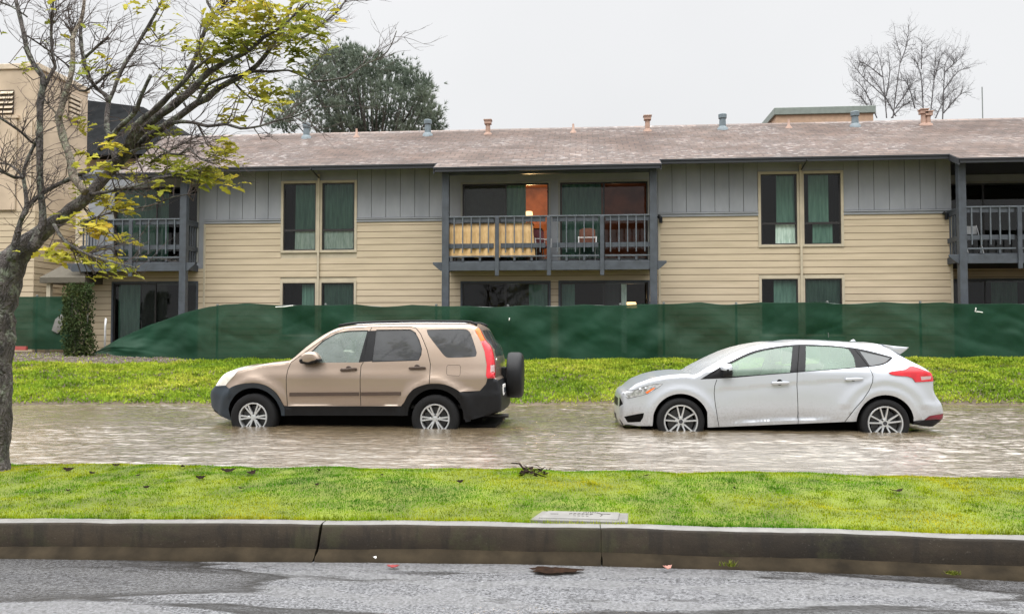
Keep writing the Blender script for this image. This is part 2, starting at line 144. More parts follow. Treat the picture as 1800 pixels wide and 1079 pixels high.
LE = [(-3.861, 6.925, 4.219, 0.181, 0.053, 39), (-3.734, 7.002, 3.998, 0.116, 0.034, 15), (-3.859, 7.037, 3.932, 0.097, 0.029, 11), (-4.415, 7.133, 3.799, 0.084, 0.03, 9), (-4.499, 7.001, 3.705, 0.097, 0.034, 13),
 (-4.393, 7.12, 3.662, 0.074, 0.029, 8), (-4.221, 6.539, 3.486, 0.059, 0.018, 4), (-3.994, 6.823, 3.465, 0.042, 0.019, 3), (-4.661, 7.133, 3.198, 0.098, 0.039, 15), (-3.772, 6.942, 3.089, 0.134, 0.038, 21),
 (-4.066, 7.106, 3.147, 0.098, 0.039, 15), (-3.26, 6.594, 3.685, 0.123, 0.055, 30), (-3.214, 6.825, 3.695, 0.141, 0.066, 39), (-2.954, 6.68, 3.882, 0.207, 0.138, 128), (-2.841, 6.873, 4.047, 0.237, 0.142, 142),
 (-2.649, 6.893, 4.008, 0.238, 0.152, 152), (-2.325, 6.529, 3.766, 0.189, 0.126, 111), (-2.276, 6.661, 4.037, 0.175, 0.073, 57), (-2.419, 6.702, 3.644, 0.102, 0.111, 50), (-3.557, 7.116, 3.575, 0.186, 0.108, 79),
 (-3.634, 7.018, 3.485, 0.077, 0.044, 13), (-2.77, 6.624, 3.362, 0.1, 0.055, 25), (-2.761, 7.038, 3.432, 0.146, 0.068, 39), (-2.63, 6.61, 3.186, 0.114, 0.036, 19), (-3.113, 6.921, 3.19, 0.095, 0.057, 22),
 (-2.893, 6.602, 3.267, 0.091, 0.027, 11), (-4.059, 6.521, 2.673, 0.099, 0.063, 29), (-4.581, 7.086, 2.923, 0.059, 0.039, 9), (-4.044, 6.656, 2.891, 0.073, 0.046, 15), (-3.733, 6.66, 2.905, 0.046, 0.023, 4),
 (-4.177, 7.159, 2.806, 0.079, 0.039, 12), (-4.052, 7.087, 2.67, 0.068, 0.029, 7), (-3.596, 6.708, 2.542, 0.083, 0.028, 10), (-3.953, 7.145, 2.528, 0.049, 0.015, 3), (-3.645, 6.87, 2.777, 0.171, 0.066, 47),
 (-3.246, 6.961, 2.905, 0.115, 0.086, 41), (-3.027, 6.653, 2.778, 0.092, 0.073, 30), (-3.386, 7.132, 2.667, 0.197, 0.049, 38), (-3.414, 6.969, 2.713, 0.12, 0.048, 23), (-4.504, 7.148, 2.568, 0.148, 0.079, 45),
 (-4.349, 7.101, 2.506, 0.059, 0.034, 7), (-3.973, 6.714, 2.387, 0.111, 0.065, 31), (-4.396, 6.755, 2.266, 0.093, 0.028, 11), (-4.191, 6.628, 2.207, 0.091, 0.064, 26), (-4.126, 6.615, 2.146, 0.055, 0.046, 11),
 (-4.432, 6.562, 1.96, 0.158, 0.054, 39), (-4.303, 6.716, 1.96, 0.139, 0.046, 28), (-4.296, 6.912, 1.944, 0.086, 0.038, 13), (-3.978, 6.522, 1.834, 0.112, 0.027, 14), (-4.104, 6.961, 1.896, 0.048, 0.019, 3),
 (-4.228, 6.74, 1.785, 0.028, 0.014, 3), (-3.996, 6.721, 1.763, 0.037, 0.014, 3), (-4.173, 7.052, 2.146, 0.058, 0.039, 9), (-3.99, 6.832, 2.078, 0.028, 0.019, 3), (-3.875, 6.725, 1.957, 0.019, 0.009, 3),
 (-3.934, 6.833, 1.82, 0.038, 0.019, 3), (-4.307, 6.978, 2.306, 0.048, 0.029, 5), (-4.106, 6.557, 2.158, 0.063, 0.036, 10), (-3.802, 7.154, 2.871, 0.099, 0.039, 15), (-3.373, 6.535, 2.645, 0.099, 0.045, 20),
 (-3.416, 7.007, 2.655, 0.087, 0.039, 13), (-3.42, 7.069, 2.728, 0.088, 0.039, 13), (-2.931, 6.532, 3.706, 0.135, 0.09, 57), (-2.998, 7.032, 3.836, 0.121, 0.073, 35), (-3.136, 6.758, 3.942, 0.117, 0.084, 42),
 (-2.786, 6.896, 3.832, 0.143, 0.086, 51), (-4.512, 6.526, 3.752, 0.036, 0.023, 3), (-4.842, 6.55, 3.6, 0.045, 0.018, 3), (-4.801, 6.638, 3.554, 0.064, 0.023, 6), (-5.369, 7.141, 4.081, 0.039, 0.025, 3),
 (-4.561, 6.648, 4.071, 0.046, 0.023, 4), (-4.438, 7.011, 4.081, 0.039, 0.024, 3), (-4.772, 7.124, 4.056, 0.039, 0.02, 3), (-3.098, 7.132, 4.266, 0.197, 0.074, 57), (-3.277, 6.744, 3.62, 0.093, 0.047, 19)]
PINE = [(-13.51, 43.27, 16.55), (-13.2, 44.12, 16.84), (-13.08, 45.38, 17.42), (-11.65, 42.04, 15.98), (-13.92, 45.24, 16.62), (-13.2, 45.49, 16.68), (-12.49, 45.8, 16.76), (-13.19, 41.68, 14.85), (-13.82, 46.23, 16.31), (-11.81, 41.96, 14.81),
 (-11.41, 43.2, 15.58), (-11.48, 44.55, 16.63), (-11.47, 46.09, 16.52), (-10.28, 43.2, 15.65), (-10.48, 46.12, 16.61), (-9.57, 44.23, 15.76), (-9.13, 43.06, 14.89), (-8.4, 43.08, 14.78), (-8.17, 42.39, 13.79), (-7.8, 41.89, 12.88),
 (-8.41, 42.24, 13.94), (-9.92, 44.95, 15.19), (-10.86, 46.48, 15.78), (-10.34, 42.31, 14.3), (-9.3, 41.74, 13.54), (-9.54, 46.43, 14.48), (-9.36, 44.17, 13.24), (-8.29, 43.53, 12.75), (-7.76, 42.69, 12.33), (-12.31, 44.47, 14.8),
 (-13.43, 45.63, 15.28), (-13.65, 43.78, 14.73), (-14.27, 43.61, 14.5), (-14.13, 41.78, 14.24), (-14.97, 46.08, 14.51), (-12.8, 41.66, 13.41), (-12.74, 43.97, 13.86), (-12.45, 45.69, 14.34), (-10.75, 42.15, 13.5), (-10.83, 45.16, 13.84),
 (-10.49, 46.25, 13.61), (-11.39, 44.65, 13.31), (-12.57, 45.44, 13.34), (-12.36, 42.03, 12.64), (-13.61, 43.67, 13.2), (-13.53, 42.25, 12.25), (-16.26, 45.72, 15.17), (-15.19, 42.97, 13.94), (-16.23, 43.77, 13.69), (-17.86, 46.5, 13.95),
 (-16.87, 45.76, 13.42), (-15.87, 46.38, 13.98), (-13.25, 43.77, 12.63), (-12.34, 43.94, 12.45), (-11.7, 45.15, 12.74), (-10.24, 43.9, 12.39), (-9.1, 42.96, 12.23), (-14.44, 43.52, 16.27), (-13.73, 42.23, 15.33), (-14.68, 43.39, 15.53),
 (-9.04, 46.44, 14.05), (-12.22, 46.3, 15.97), (-11.39, 44.63, 15.03)]
BARE = [[(15.34, 42.0, 12.12), (15.51, 42.0, 13.38), (15.68, 42.0, 14.57), (15.77, 42.0, 15.28), (15.55, 42.0, 16.0), (15.49, 42.0, 16.72)], [(15.97, 42.6, 15.08), (16.31, 42.6, 16.04), (16.4, 42.6, 17.0)],
 [(15.47, 43.2, 12.44), (15.34, 43.2, 14.4), (15.2, 43.2, 15.38), (15.05, 43.2, 15.88)], [(16.93, 42.3, 12.16), (16.85, 42.3, 14.08), (16.64, 42.3, 14.96), (16.34, 42.3, 15.45)], [(17.1, 42.9, 14.82), (17.16, 42.9, 16.28)],
 [(17.11, 42.0, 12.08), (17.33, 42.0, 13.97), (17.47, 42.0, 15.63)], [(17.96, 42.6, 12.14), (18.07, 42.6, 14.14), (18.2, 42.6, 15.09), (18.83, 42.6, 15.88)], [(18.32, 43.2, 13.83), (18.99, 43.2, 14.71), (19.61, 43.2, 14.93)],
 [(15.27, 42.3, 12.84), (15.16, 42.3, 13.16), (14.18, 42.3, 14.15), (13.73, 42.3, 14.72), (13.43, 42.3, 15.13)], [(14.89, 42.9, 12.37), (14.37, 42.9, 13.68), (13.76, 42.9, 14.51)],
 [(15.49, 42.0, 12.2), (14.83, 42.0, 13.48), (13.94, 42.0, 14.86)], [(16.64, 42.6, 12.73), (16.28, 42.6, 14.02), (15.82, 42.6, 14.2)], [(18.26, 43.2, 12.62), (19.12, 43.2, 13.57), (19.66, 43.2, 13.63)],
 [(15.57, 42.3, 12.67), (16.31, 42.3, 13.77), (16.47, 42.3, 14.09)], [(15.59, 42.9, 12.36), (16.22, 42.9, 12.99), (16.92, 42.9, 13.29)], [(17.37, 42.0, 12.07), (17.84, 42.0, 13.01), (18.52, 42.0, 13.62)],
 [(14.56, 42.6, 12.46), (14.11, 42.6, 13.28), (13.65, 42.6, 13.61)], [(15.48, 43.2, 13.58), (15.66, 43.2, 14.8), (15.6, 43.2, 15.7)], [(17.45, 42.3, 14.06), (17.86, 42.3, 15.4)],
 [(15.2, 42.9, 14.47), (14.39, 42.9, 15.14), (13.93, 42.9, 15.24)], [(17.83, 42.0, 14.35), (18.78, 42.0, 15.19)]]

# ------------------------------------------------------------------ helpers
def tag(o, label=None, cat=None, group=None, kind=None):
    if label: o['label'] = label
    if cat: o['category'] = cat
    if group: o['group'] = group
    if kind: o['kind'] = kind
    return o

def empty(name, loc=(0, 0, 0), label=None, cat=None, group=None, rz=0):
    o = bpy.data.objects.new(name, None); COL.objects.link(o)
    o.location = loc; o.rotation_euler = (0, 0, rz); o.empty_display_size = .2
    return tag(o, label, cat, group)

class MB:
    def __init__(s): s.v = []; s.f = []; s.m = []
    def add(s, vs, fs, mi=0):
        b = len(s.v); s.v.extend([tuple(map(float, p)) for p in vs])
        s.f.extend([tuple(b + i for i in f) for f in fs]); s.m.extend([mi] * len(fs)); return s
    def box(s, x0, x1, y0, y1, z0, z1, mi=0):
        return s.add([(x0,y0,z0),(x1,y0,z0),(x1,y1,z0),(x0,y1,z0),(x0,y0,z1),(x1,y0,z1),(x1,y1,z1),(x0,y1,z1)],
            [(0,3,2,1),(4,5,6,7),(0,1,5,4),(1,2,6,5),(2,3,7,6),(3,0,4,7)], mi)
    def quad(s, a, b, c, d, mi=0): return s.add([a,b,c,d], [(0,1,2,3)], mi)
    def tube(s, pts, rad, n=6, mi=0, cap=True):
        P = [Vector(p) for p in pts]
        rads = rad if hasattr(rad, '__len__') else [rad] * len(P)
        vs = []; fs = []; ref = None
        for i, p in enumerate(P):
            t = (P[min(i+1, len(P)-1)] - P[max(i-1, 0)])
            if t.length < 1e-9: t = Vector((0,0,1))
            t.normalize()
            if ref is None:
                ref = t.orthogonal().normalized()
            u = (ref - t * ref.dot(t))
            u = u.normalized() if u.length > 1e-6 else t.orthogonal().normalized()
            ref = u; w = t.cross(u)
            for k in range(n):
                a = 2 * math.pi * k / n
                vs.append(p + (u * math.cos(a) + w * math.sin(a)) * rads[i])
        for i in range(len(P) - 1):
            for k in range(n):
                a = i*n + k; b = i*n + (k+1) % n
                fs.append((a, b, b + n, a + n))
        if cap:
            fs.append(tuple(range(n))[::-1]); fs.append(tuple(range((len(P)-1)*n, len(P)*n)))
        return s.add(vs, fs, mi)
    def lathe(s, prof, axis='y', c=(0,0,0), n=40, mi=0):
        """prof: (along axis, radius)"""
        vs = []; fs = []
        for a, r in prof:
            for k in range(n):
                t = 2*math.pi*k/n; p, q = r*math.cos(t), r*math.sin(t)
                vs.append({'y': (c[0]+p, c[1]+a, c[2]+q), 'z': (c[0]+p, c[1]+q, c[2]+a), 'x': (c[0]+a, c[1]+p, c[2]+q)}[axis])
        for i in range(len(prof)-1):
            for k in range(n):
                a = i*n+k; b = i*n+(k+1) % n
                fs.append((a, a+n, b+n, b))
        return s.add(vs, fs, mi)
    def prism(s, poly, y0, y1, mi=0, axis='y'):
        """poly in (x,z) extruded along y, or (x,y) along z"""
        n = len(poly)
        if axis == 'y': vs = [(x, y0, z) for x, z in poly] + [(x, y1, z) for x, z in poly]
        elif axis == 'x': vs = [(y0, x, z) for x, z in poly] + [(y1, x, z) for x, z in poly]
        else: vs = [(x, y, y0) for x, y in poly] + [(x, y, y1) for x, y in poly]
        fs = [tuple(range(n))[::-1], tuple(range(n, 2*n))] + [(i, (i+1) % n, n+(i+1) % n, n+i) for i in range(n)]
        return s.add(vs, fs, mi)
    def pillow(s, poly, y0, y1, r, mi=0, steps=4):
        """polygon (x,z) extruded along y with rounded rims"""
        P = np.array(poly, float); c = P.mean(0); ext = np.abs(P - c).max()
        rings = []
        for k in range(steps, -1, -1):
            a = math.pi/2 * k/steps
            rings.append((y0 + r*(1-math.sin(a)), 1 - (r/ext)*(1-math.cos(a))))
        rings2 = [(y1 - (y-y0), sc) for y, sc in rings[::-1]]
        allr = rings + rings2; n = len(P); vs = []; fs = []
        for y, sc in allr:
            for p in P: q = c + (p-c)*sc; vs.append((q[0], y, q[1]))
        for i in range(len(allr)-1):
            for k in range(n):
                fs.append((i*n+k, i*n+(k+1) % n, (i+1)*n+(k+1) % n, (i+1)*n+k))
        fs.append(tuple(range(n))[::-1]); fs.append(tuple(range((len(allr)-1)*n, len(allr)*n)))
        return s.add(vs, fs, mi)
    def build(s, name, mats, parent=None, smooth=False, bevel=0, fix=True, angle=None):
        me = bpy.data.meshes.new(name)
        me.from_pydata(s.v, [], s.f)
        mats = mats if isinstance(mats, (list, tuple)) else [mats]
        for m in mats: me.materials.append(m)
        if len(mats) > 1: me.polygons.foreach_set('material_index', s.m)
        o = bpy.data.objects.new(name, me); COL.objects.link(o)
        if fix:
            import bmesh
            bm = bmesh.new(); bm.from_mesh(me)
            bmesh.ops.recalc_face_normals(bm, faces=bm.faces)
            bm.to_mesh(me); bm.free()
        if smooth:
            me.polygons.foreach_set('use_smooth', [True]*len(me.polygons))
            if angle is not None: me.set_sharp_from_angle(angle=R(angle))
        if bevel:
            md = o.modifiers.new('bevel', 'BEVEL'); md.width = bevel; md.segments = 2; md.limit_method = 'ANGLE'
        if parent: o.parent = parent
        me.update()
        return o

def fast_mesh(name, verts, faces_flat, nper, mats, parent=None, rnd=None, smooth=False):
    """verts (n,3) array, faces of constant size"""
    me = bpy.data.meshes.new(name); nv = len(verts); nf = len(faces_flat)//nper
    me.vertices.add(nv); me.vertices.foreach_set('co', np.asarray(verts, np.float32).ravel())
    me.loops.add(len(faces_flat)); me.loops.foreach_set('vertex_index', np.asarray(faces_flat, np.int32))
    me.polygons.add(nf); me.polygons.foreach_set('loop_start', np.arange(0, len(faces_flat), nper, dtype=np.int32))
    me.update(calc_edges=True)
    if smooth: me.polygons.foreach_set('use_smooth', np.ones(nf, bool))
    for m in (mats if isinstance(mats, (list, tuple)) else [mats]): me.materials.append(m)
    if rnd is not None:
        at = me.attributes.new('rnd', 'FLOAT', 'POINT'); at.data.foreach_set('value', np.asarray(rnd, np.float32))
    o = bpy.data.objects.new(name, me); COL.objects.link(o)
    if parent: o.parent = parent
    return o

def vnoise(x, y, s=1.0, seed=0):
    """cheap value noise, vectorised, -1..1"""
    x = np.asarray(x, float)*s + 100.37*seed; y = np.asarray(y, float)*s + 57.11*seed
    xi = np.floor(x).astype(np.int64); yi = np.floor(y).astype(np.int64); fx = x-xi; fy = y-yi
    fx = fx*fx*(3-2*fx); fy = fy*fy*(3-2*fy)
    def h(a, b):
        n = (a*374761393 + b*668265263 + seed*1442695041) & 0xFFFFFFFF
        n = ((n ^ (n >> 13)) * 1274126177) & 0xFFFFFFFF
        return ((n ^ (n >> 16)) & 0xFFFF)/32767.5 - 1
    return (h(xi,yi)*(1-fx)+h(xi+1,yi)*fx)*(1-fy) + (h(xi,yi+1)*(1-fx)+h(xi+1,yi+1)*fx)*fy

# ------------------------------------------------------------------ materials
class NT:
    def __init__(s, name):
        s.mat = bpy.data.materials.new(name); s.mat.use_nodes = True; s.t = s.mat.node_tree; s.t.nodes.clear()
        s.out = s.t.nodes.new('ShaderNodeOutputMaterial')
    def n(s, typ, ins=None, **props):
        nd = s.t.nodes.new(typ)
        for k, v in props.items(): setattr(nd, k, v)
        for k, v in (ins or {}).items():
            if isinstance(v, bpy.types.NodeSocket): s.t.links.new(v, nd.inputs[k])
            else:
                if isinstance(v, (tuple, list)) and len(v) == 3 and nd.inputs[k].type == 'RGBA': v = (*v, 1)
                nd.inputs[k].default_value = v
        return nd
    def coord(s, scale=(1,1,1), rot=(0,0,0), which='Object'):
        tc = s.n('ShaderNodeTexCoord')
        return s.n('ShaderNodeMapping', {'Vector': tc.outputs[which], 'Scale': scale, 'Rotation': rot}).outputs[0]
    def noise(s, scale=5, detail=4, rough=.55, vec=None, dist=0, out='Fac'):
        ins = {'Scale': scale, 'Detail': detail, 'Roughness': rough, 'Distortion': dist}
        ins['Vector'] = vec if vec is not None else s.coord()
        return s.n('ShaderNodeTexNoise', ins).outputs[out]
    def ramp(s, fac, stops):
        nd = s.n('ShaderNodeValToRGB', {'Fac': fac}); e = nd.color_ramp.elements
        while len(e) < len(stops): e.new(.5)
        for i, (p, c) in enumerate(stops):
            e[i].position = p
            e[i].color = (*c, 1) if isinstance(c, (tuple, list)) else (c, c, c, 1)
        return nd.outputs[0]
    def mix(s, fac, a, b, blend='MIX'):
        nd = s.n('ShaderNodeMix', data_type='RGBA', blend_type=blend)
        for i, v in ((0, fac), (6, a), (7, b)):
            if isinstance(v, bpy.types.NodeSocket): s.t.links.new(v, nd.inputs[i])
            else: nd.inputs[i].default_value = v if i == 0 else (*v, 1)
        return nd.outputs[2]
    def math(s, op, a, b=0., c=0.):
        nd = s.n('ShaderNodeMath', operation=op)
        for i, v in enumerate((a, b, c)):
            if isinstance(v, bpy.types.NodeSocket): s.t.links.new(v, nd.inputs[i])
            else: nd.inputs[i].default_value = v
        return nd.outputs[0]
    def bump(s, h, strength=.3, dist=.01, normal=None):
        ins = {'Height': h, 'Strength': strength, 'Distance': dist}
        if normal is not None: ins['Normal'] = normal
        return s.n('ShaderNodeBump', ins).outputs[0]
    def pbr(s, col, rough=.5, metal=0., normal=None, spec=.5, **kw):
        ins = {'Base Color': col, 'Roughness': rough, 'Metallic': metal, 'Specular IOR Level': spec}
        if normal is not None: ins['Normal'] = normal
        ins.update(kw)
        return s.n('ShaderNodeBsdfPrincipled', ins)
    def done(s, sh):
        s.t.links.new(sh.outputs[0] if hasattr(sh, 'outputs') else sh, s.out.inputs[0]); return s.mat

def simple(name, col, rough=.5, metal=0., var=.12, scale=8, bump=0., spec=.5, **kw):
    t = NT(name); c2 = tuple(min(1, v*(1+var)) for v in col); c1 = tuple(v*(1-var) for v in col)
    nz = t.noise(scale, 5)
    c = t.mix(t.ramp(nz, [(.3, 0.), (.7, 1.)]), c1, c2)
    nrm = t.bump(t.noise(scale*6, 3), bump, .004) if bump else None
    return t.done(t.pbr(c, rough, metal, nrm, spec, **kw))

def leafmat(name, stops, rough=.7, trans=.35, noise_scale=.6, noise_amt=.5, dark=0):
    """foliage: colour from a per-leaf random value and a patch noise"""
    t = NT(name)
    at = t.n('ShaderNodeAttribute', attribute_name='rnd').outputs['Fac']
    nz = t.ramp(t.noise(noise_scale, 4, vec=t.coord()), [(.36, 0.), (.64, 1.)])
    f = t.math('ADD', t.math('MULTIPLY', at, 1-noise_amt), t.math('MULTIPLY', nz, noise_amt))
    c = t.ramp(f, stops)
    if dark: c = t.mix(1., c, t.ramp(t.noise(dark, 4, .65, vec=t.coord((1,1.5,1))), [(.34, (.34,.40,.30)), (.52, (1.,1.,1.)), (.75, (1.18,1.12,1.1))]), 'MULTIPLY')
    p = t.pbr(c, rough, spec=.06)
    tr = t.n('ShaderNodeBsdfTranslucent', {'Color': c})
    m = t.n('ShaderNodeMixShader', {0: trans})
    t.t.links.new(p.outputs[0], m.inputs[1]); t.t.links.new(tr.outputs[0], m.inputs[2])
    return t.done(m)

def glassmat(name, tint, fog=.0, fogcol=(.5,.55,.52), rough=.02, fresnel=1.45):
    t = NT(name)
    tr = t.n('ShaderNodeBsdfTransparent', {'Color': tint})
    body = tr.outputs[0]
    if fog:
        nz = t.ramp(t.noise(2.2, 6, .5), [(.25, fog*.75), (.75, min(1, fog*1.25))])
        df = t.n('ShaderNodeBsdfDiffuse', {'Color': fogcol})
        m = t.n('ShaderNodeMixShader', {0: nz}); t.t.links.new(body, m.inputs[1]); t.t.links.new(df.outputs[0], m.inputs[2]); body = m.outputs[0]
    gl = t.n('ShaderNodeBsdfGlossy', {'Color': (1,1,1), 'Roughness': rough})
    fr = t.n('ShaderNodeFresnel', {'IOR': fresnel})
    m = t.n('ShaderNodeMixShader', {0: fr.outputs[0]}); t.t.links.new(body, m.inputs[1]); t.t.links.new(gl.outputs[0], m.inputs[2])
    return t.done(m)

def paint(name, col, metal=.3, rough=.32, flake=.06):
    t = NT(name)
    nz = t.noise(900, 1)
    c = t.mix(nz, tuple(v*(1-flake) for v in col), tuple(min(1, v*(1+flake)) for v in col))
    # rain film: fine drops
    vor = t.n('ShaderNodeTexVoronoi', {'Vector': t.coord(), 'Scale': 90.}).outputs['Distance']
    drop = t.ramp(vor, [(.12, 1.), (.24, 0.)])
    nrm = t.bump(drop, .06, .002)
    # road film: brown spatter thinning out upwards
    z = t.n('ShaderNodeSeparateXYZ', {0: t.coord()}).outputs[2]
    low = t.ramp(t.math('MULTIPLY', t.math('ADD', z, t.math('MULTIPLY', t.math('SUBTRACT', t.noise(7, 5, .65), .5), .35)), 1.), [(.36, 1.), (.70, 0.)])
    dirt = t.math('MULTIPLY', low, t.ramp(t.noise(40, 4, .7), [(.46, .03), (.70, .30)]))
    c = t.mix(dirt, c, (.115, .088, .06))
    rough = t.math('ADD', rough, t.math('MULTIPLY', dirt, .35))
    pt = t.pbr(c, rough, metal, nrm, .5, **{'Coat Weight': t.math('SUBTRACT', .6, t.math('MULTIPLY', dirt, .6)), 'Coat Roughness': .09})
    bk = t.pbr((.03,.03,.03), .8)
    g = t.n('ShaderNodeNewGeometry')
    m = t.n('ShaderNodeMixShader', {0: g.outputs['Backfacing']})
    t.t.links.new(pt.outputs[0], m.inputs[1]); t.t.links.new(bk.outputs[0], m.inputs[2])
    return t.done(m)

M = {}
M['crv_paint'] = paint('beige_metallic_paint', (.318,.246,.194), .5, .30)
M['foc_paint'] = paint('silver_metallic_paint', (.50,.525,.565), .45, .28)
M['black_plastic'] = simple('black_plastic', (.0085,.009,.0105), .5, var=.2, spec=.22)
M['blue_plastic'] = simple('dark_slate_bumper_plastic', (.021,.030,.041), .45, var=.2, scale=4, spec=.4)
M['brown_plastic'] = simple('brown_plastic', (.055,.035,.026), .4)
M['seam'] = simple('panel_gap', (.006,.0055,.005), .95, spec=.1)
M['rubber'] = simple('tyre_rubber', (.0075,.0075,.008), .8, bump=.3, scale=20, spec=.25)
M['alloy'] = simple('alloy_wheel', (.56,.57,.58), .28, .75, var=.06)
M['alloy_dark'] = simple('alloy_recess', (.05,.05,.055), .5, .5)
M['steel'] = simple('brake_steel', (.05,.05,.05), .5, .6)
M['chrome'] = simple('chrome', (.75,.76,.78), .12, 1., var=.03)
M['red_lens'] = simple('red_lamp_lens', (.52,.012,.022), .12, var=.15, scale=14, **{'Coat Weight': .6})
M['dark_red_lens'] = simple('dark_red_reflector', (.16,.012,.025), .18)
M['orange_lens'] = simple('orange_lamp_lens', (.80,.16,.02), .15)
M['clear_lens'] = simple('clear_lamp_lens', (.78,.77,.74), .12, .1, var=.1, scale=20)
M['smoked_lens'] = simple('grey_lamp_lens', (.42,.43,.44), .1, .3, var=.5, scale=22)
M['lamp_grey'] = simple('lamp_reflector', (.33,.34,.36), .15, .6, scale=30, var=.4)
M['glass_crv'] = glassmat('misted_side_glass', (.62,.74,.70), .34, (.44,.52,.49), .03)
M['glass_crv_dark'] = glassmat('privacy_glass', (.10,.11,.115), .34, (.15,.155,.165), .04)
M['glass_foc'] = glassmat('misted_green_glass', (.64,.84,.70), .34, (.36,.50,.41), .03)
M['glass_foc_dark'] = glassmat('dark_quarter_glass', (.25,.27,.28), .35, (.30,.32,.33), .03)
M['screen'] = glassmat('rain_covered_windscreen', (.5,.58,.55), .62, (.50,.53,.55), .25)
M['seat'] = simple('grey_seat_fabric', (.16,.16,.155), .9, bump=.2)
M['inner'] = simple('dark_cabin_trim', (.03,.03,.03), .8)
M['plate'] = simple('white_number_plate', (.75,.75,.74), .4)

M['lap_shadow'] = simple('painted_lap_shadow', (.10,.062,.032), .9)  # dark brown paints the shadow line under each siding board
M['siding'] = (lambda t: t.done(t.pbr(
    t.mix(t.ramp(t.noise(2.2, 5, vec=t.coord((.35,1,3))), [(.35,0.),(.7,1.)]), (.425,.348,.238), (.515,.424,.295)), .62,
    normal=t.bump(t.noise(60, 3, vec=t.coord((.25,1,2.5))), .15, .003))))(NT('tan_lap_siding'))
M['tan_trim'] = simple('tan_trim_paint', (.43,.375,.275), .6, scale=3)
M['pale_trim'] = simple('pale_trim_paint', (.22,.22,.20), .6, scale=3)
M['grey_panel'] = (lambda t: t.done(t.pbr(
    t.mix(t.ramp(t.noise(1.6, 6, vec=t.coord((1,1,.4))), [(.3,0.),(.72,1.)]), (.205,.217,.236), (.285,.298,.318)), .7,
    normal=t.bump(t.noise(50, 3, vec=t.coord((3,1,.15))), .2, .004))))(NT('blue_grey_board_panel'))
M['slate_paint'] = simple('slate_grey_timber_paint', (.048,.057,.069), .55, var=.25, scale=5, bump=.2)
M['rail_edge'] = simple('weathered_slate_rail', (.095,.11,.125), .4, var=.25, scale=6)
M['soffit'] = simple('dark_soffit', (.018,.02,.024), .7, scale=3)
M['sash'] = simple('dark_bronze_sash', (.016,.014,.013), .4)
M['pane'] = glassmat('window_glass', (.82,.88,.85), .0, (.2,.22,.22), .0, 1.4)
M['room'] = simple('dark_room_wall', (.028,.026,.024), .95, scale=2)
M['warm_room'] = simple('warm_room_wall', (.24,.095,.05), .9, scale=1.5, var=.5)
M['curtain'] = (lambda t: t.done(t.pbr(
    t.mix(t.ramp(t.noise(3, 4, vec=t.coord((6,1,.6))), [(.3,0.),(.7,1.)]), (.058,.122,.098), (.115,.205,.163)), .9)))(NT('sage_green_curtain'))
M['sheer'] = (lambda t: t.done(t.pbr(
    t.mix(t.ramp(t.noise(5, 4, vec=t.coord((5,1,.8))), [(.3,0.),(.7,1.)]), (.42,.52,.46), (.82,.88,.83)), .9)))(NT('pale_sheer_curtain'))
M['dark_blind'] = simple('grey_screen_blind', (.034,.034,.033), .95)
M['stucco'] = simple('beige_stucco', (.47,.375,.275), .85, var=.22, scale=.9, bump=.25)
M['stucco_trim'] = simple('pale_stucco_trim', (.55,.46,.35), .8)
M['louvre_dark'] = simple('vent_shadow', (.07,.055,.042), .9)
M['dark_roof'] = simple('dark_shingle_roof', (.012,.013,.014), .95, var=.35, scale=3, bump=.3, spec=.05)
M['vent_grey'] = simple('blue_grey_vent_metal', (.13,.165,.185), .5, var=.2)
M['vent_pink'] = simple('primer_pink_vent_metal', (.36,.235,.18), .6, var=.15)
M['curb_green'] = simple('grey_green_metal_cap', (.17,.20,.18), .5)
M['curb_tan'] = simple('tan_curb_wall', (.42,.29,.20), .8)

def roofmat():
    t = NT('wet_brown_shingles')
    v = t.coord()
    br = t.n('ShaderNodeTexBrick', {'Vector': t.coord((1,1,1)), 'Scale': 1., 'Mortar Size': .018, 'Brick Width': .36, 'Row Height': .30,
        'Color1': (.9,.9,.9), 'Color2': (.42,.40,.39), 'Mortar': (.12,.11,.10)}, offset=.5)
    tone = t.ramp(t.noise(.35, 5, vec=v), [(.35, (.135,.083,.062)), (.55, (.175,.115,.088)), (.72, (.215,.160,.135))])
    streak = t.ramp(t.noise(1.4, 6, .7, vec=t.coord((1,2.6,1))), [(.3, (.6,.6,.6)), (.7, (1.15,1.12,1.1))])
    c = t.mix(1., tone, streak, 'MULTIPLY')
    c = t.mix(.75, c, br.outputs[0], 'MULTIPLY')
    speck = t.ramp(t.noise(6.0, 4, .62, vec=t.coord((.75,2.0,2.0))), [(.545, 0.), (.62, 1.)])
    zone = t.ramp(t.noise(.45, 3, vec=t.coord((1,1.2,1))), [(.40, 0.), (.60, 1.)])
    wet = t.math('MULTIPLY', speck, zone)  # mask of the painted sky sheen on the wet roof
    c = t.mix(t.math('MULTIPLY', wet, .65), c, (.42,.385,.37))  # pale flecks: sky sheen of the wet roof painted into the base colour
    rough = t.math('SUBTRACT', .68, t.math('MULTIPLY', zone, .16))
    nrm = t.bump(br.outputs[1], .4, .01); nrm = t.bump(t.noise(40, 4, vec=v), .3, .008, nrm)
    return t.done(t.pbr(c, rough, normal=nrm, spec=.6))
M['shingle'] = roofmat()

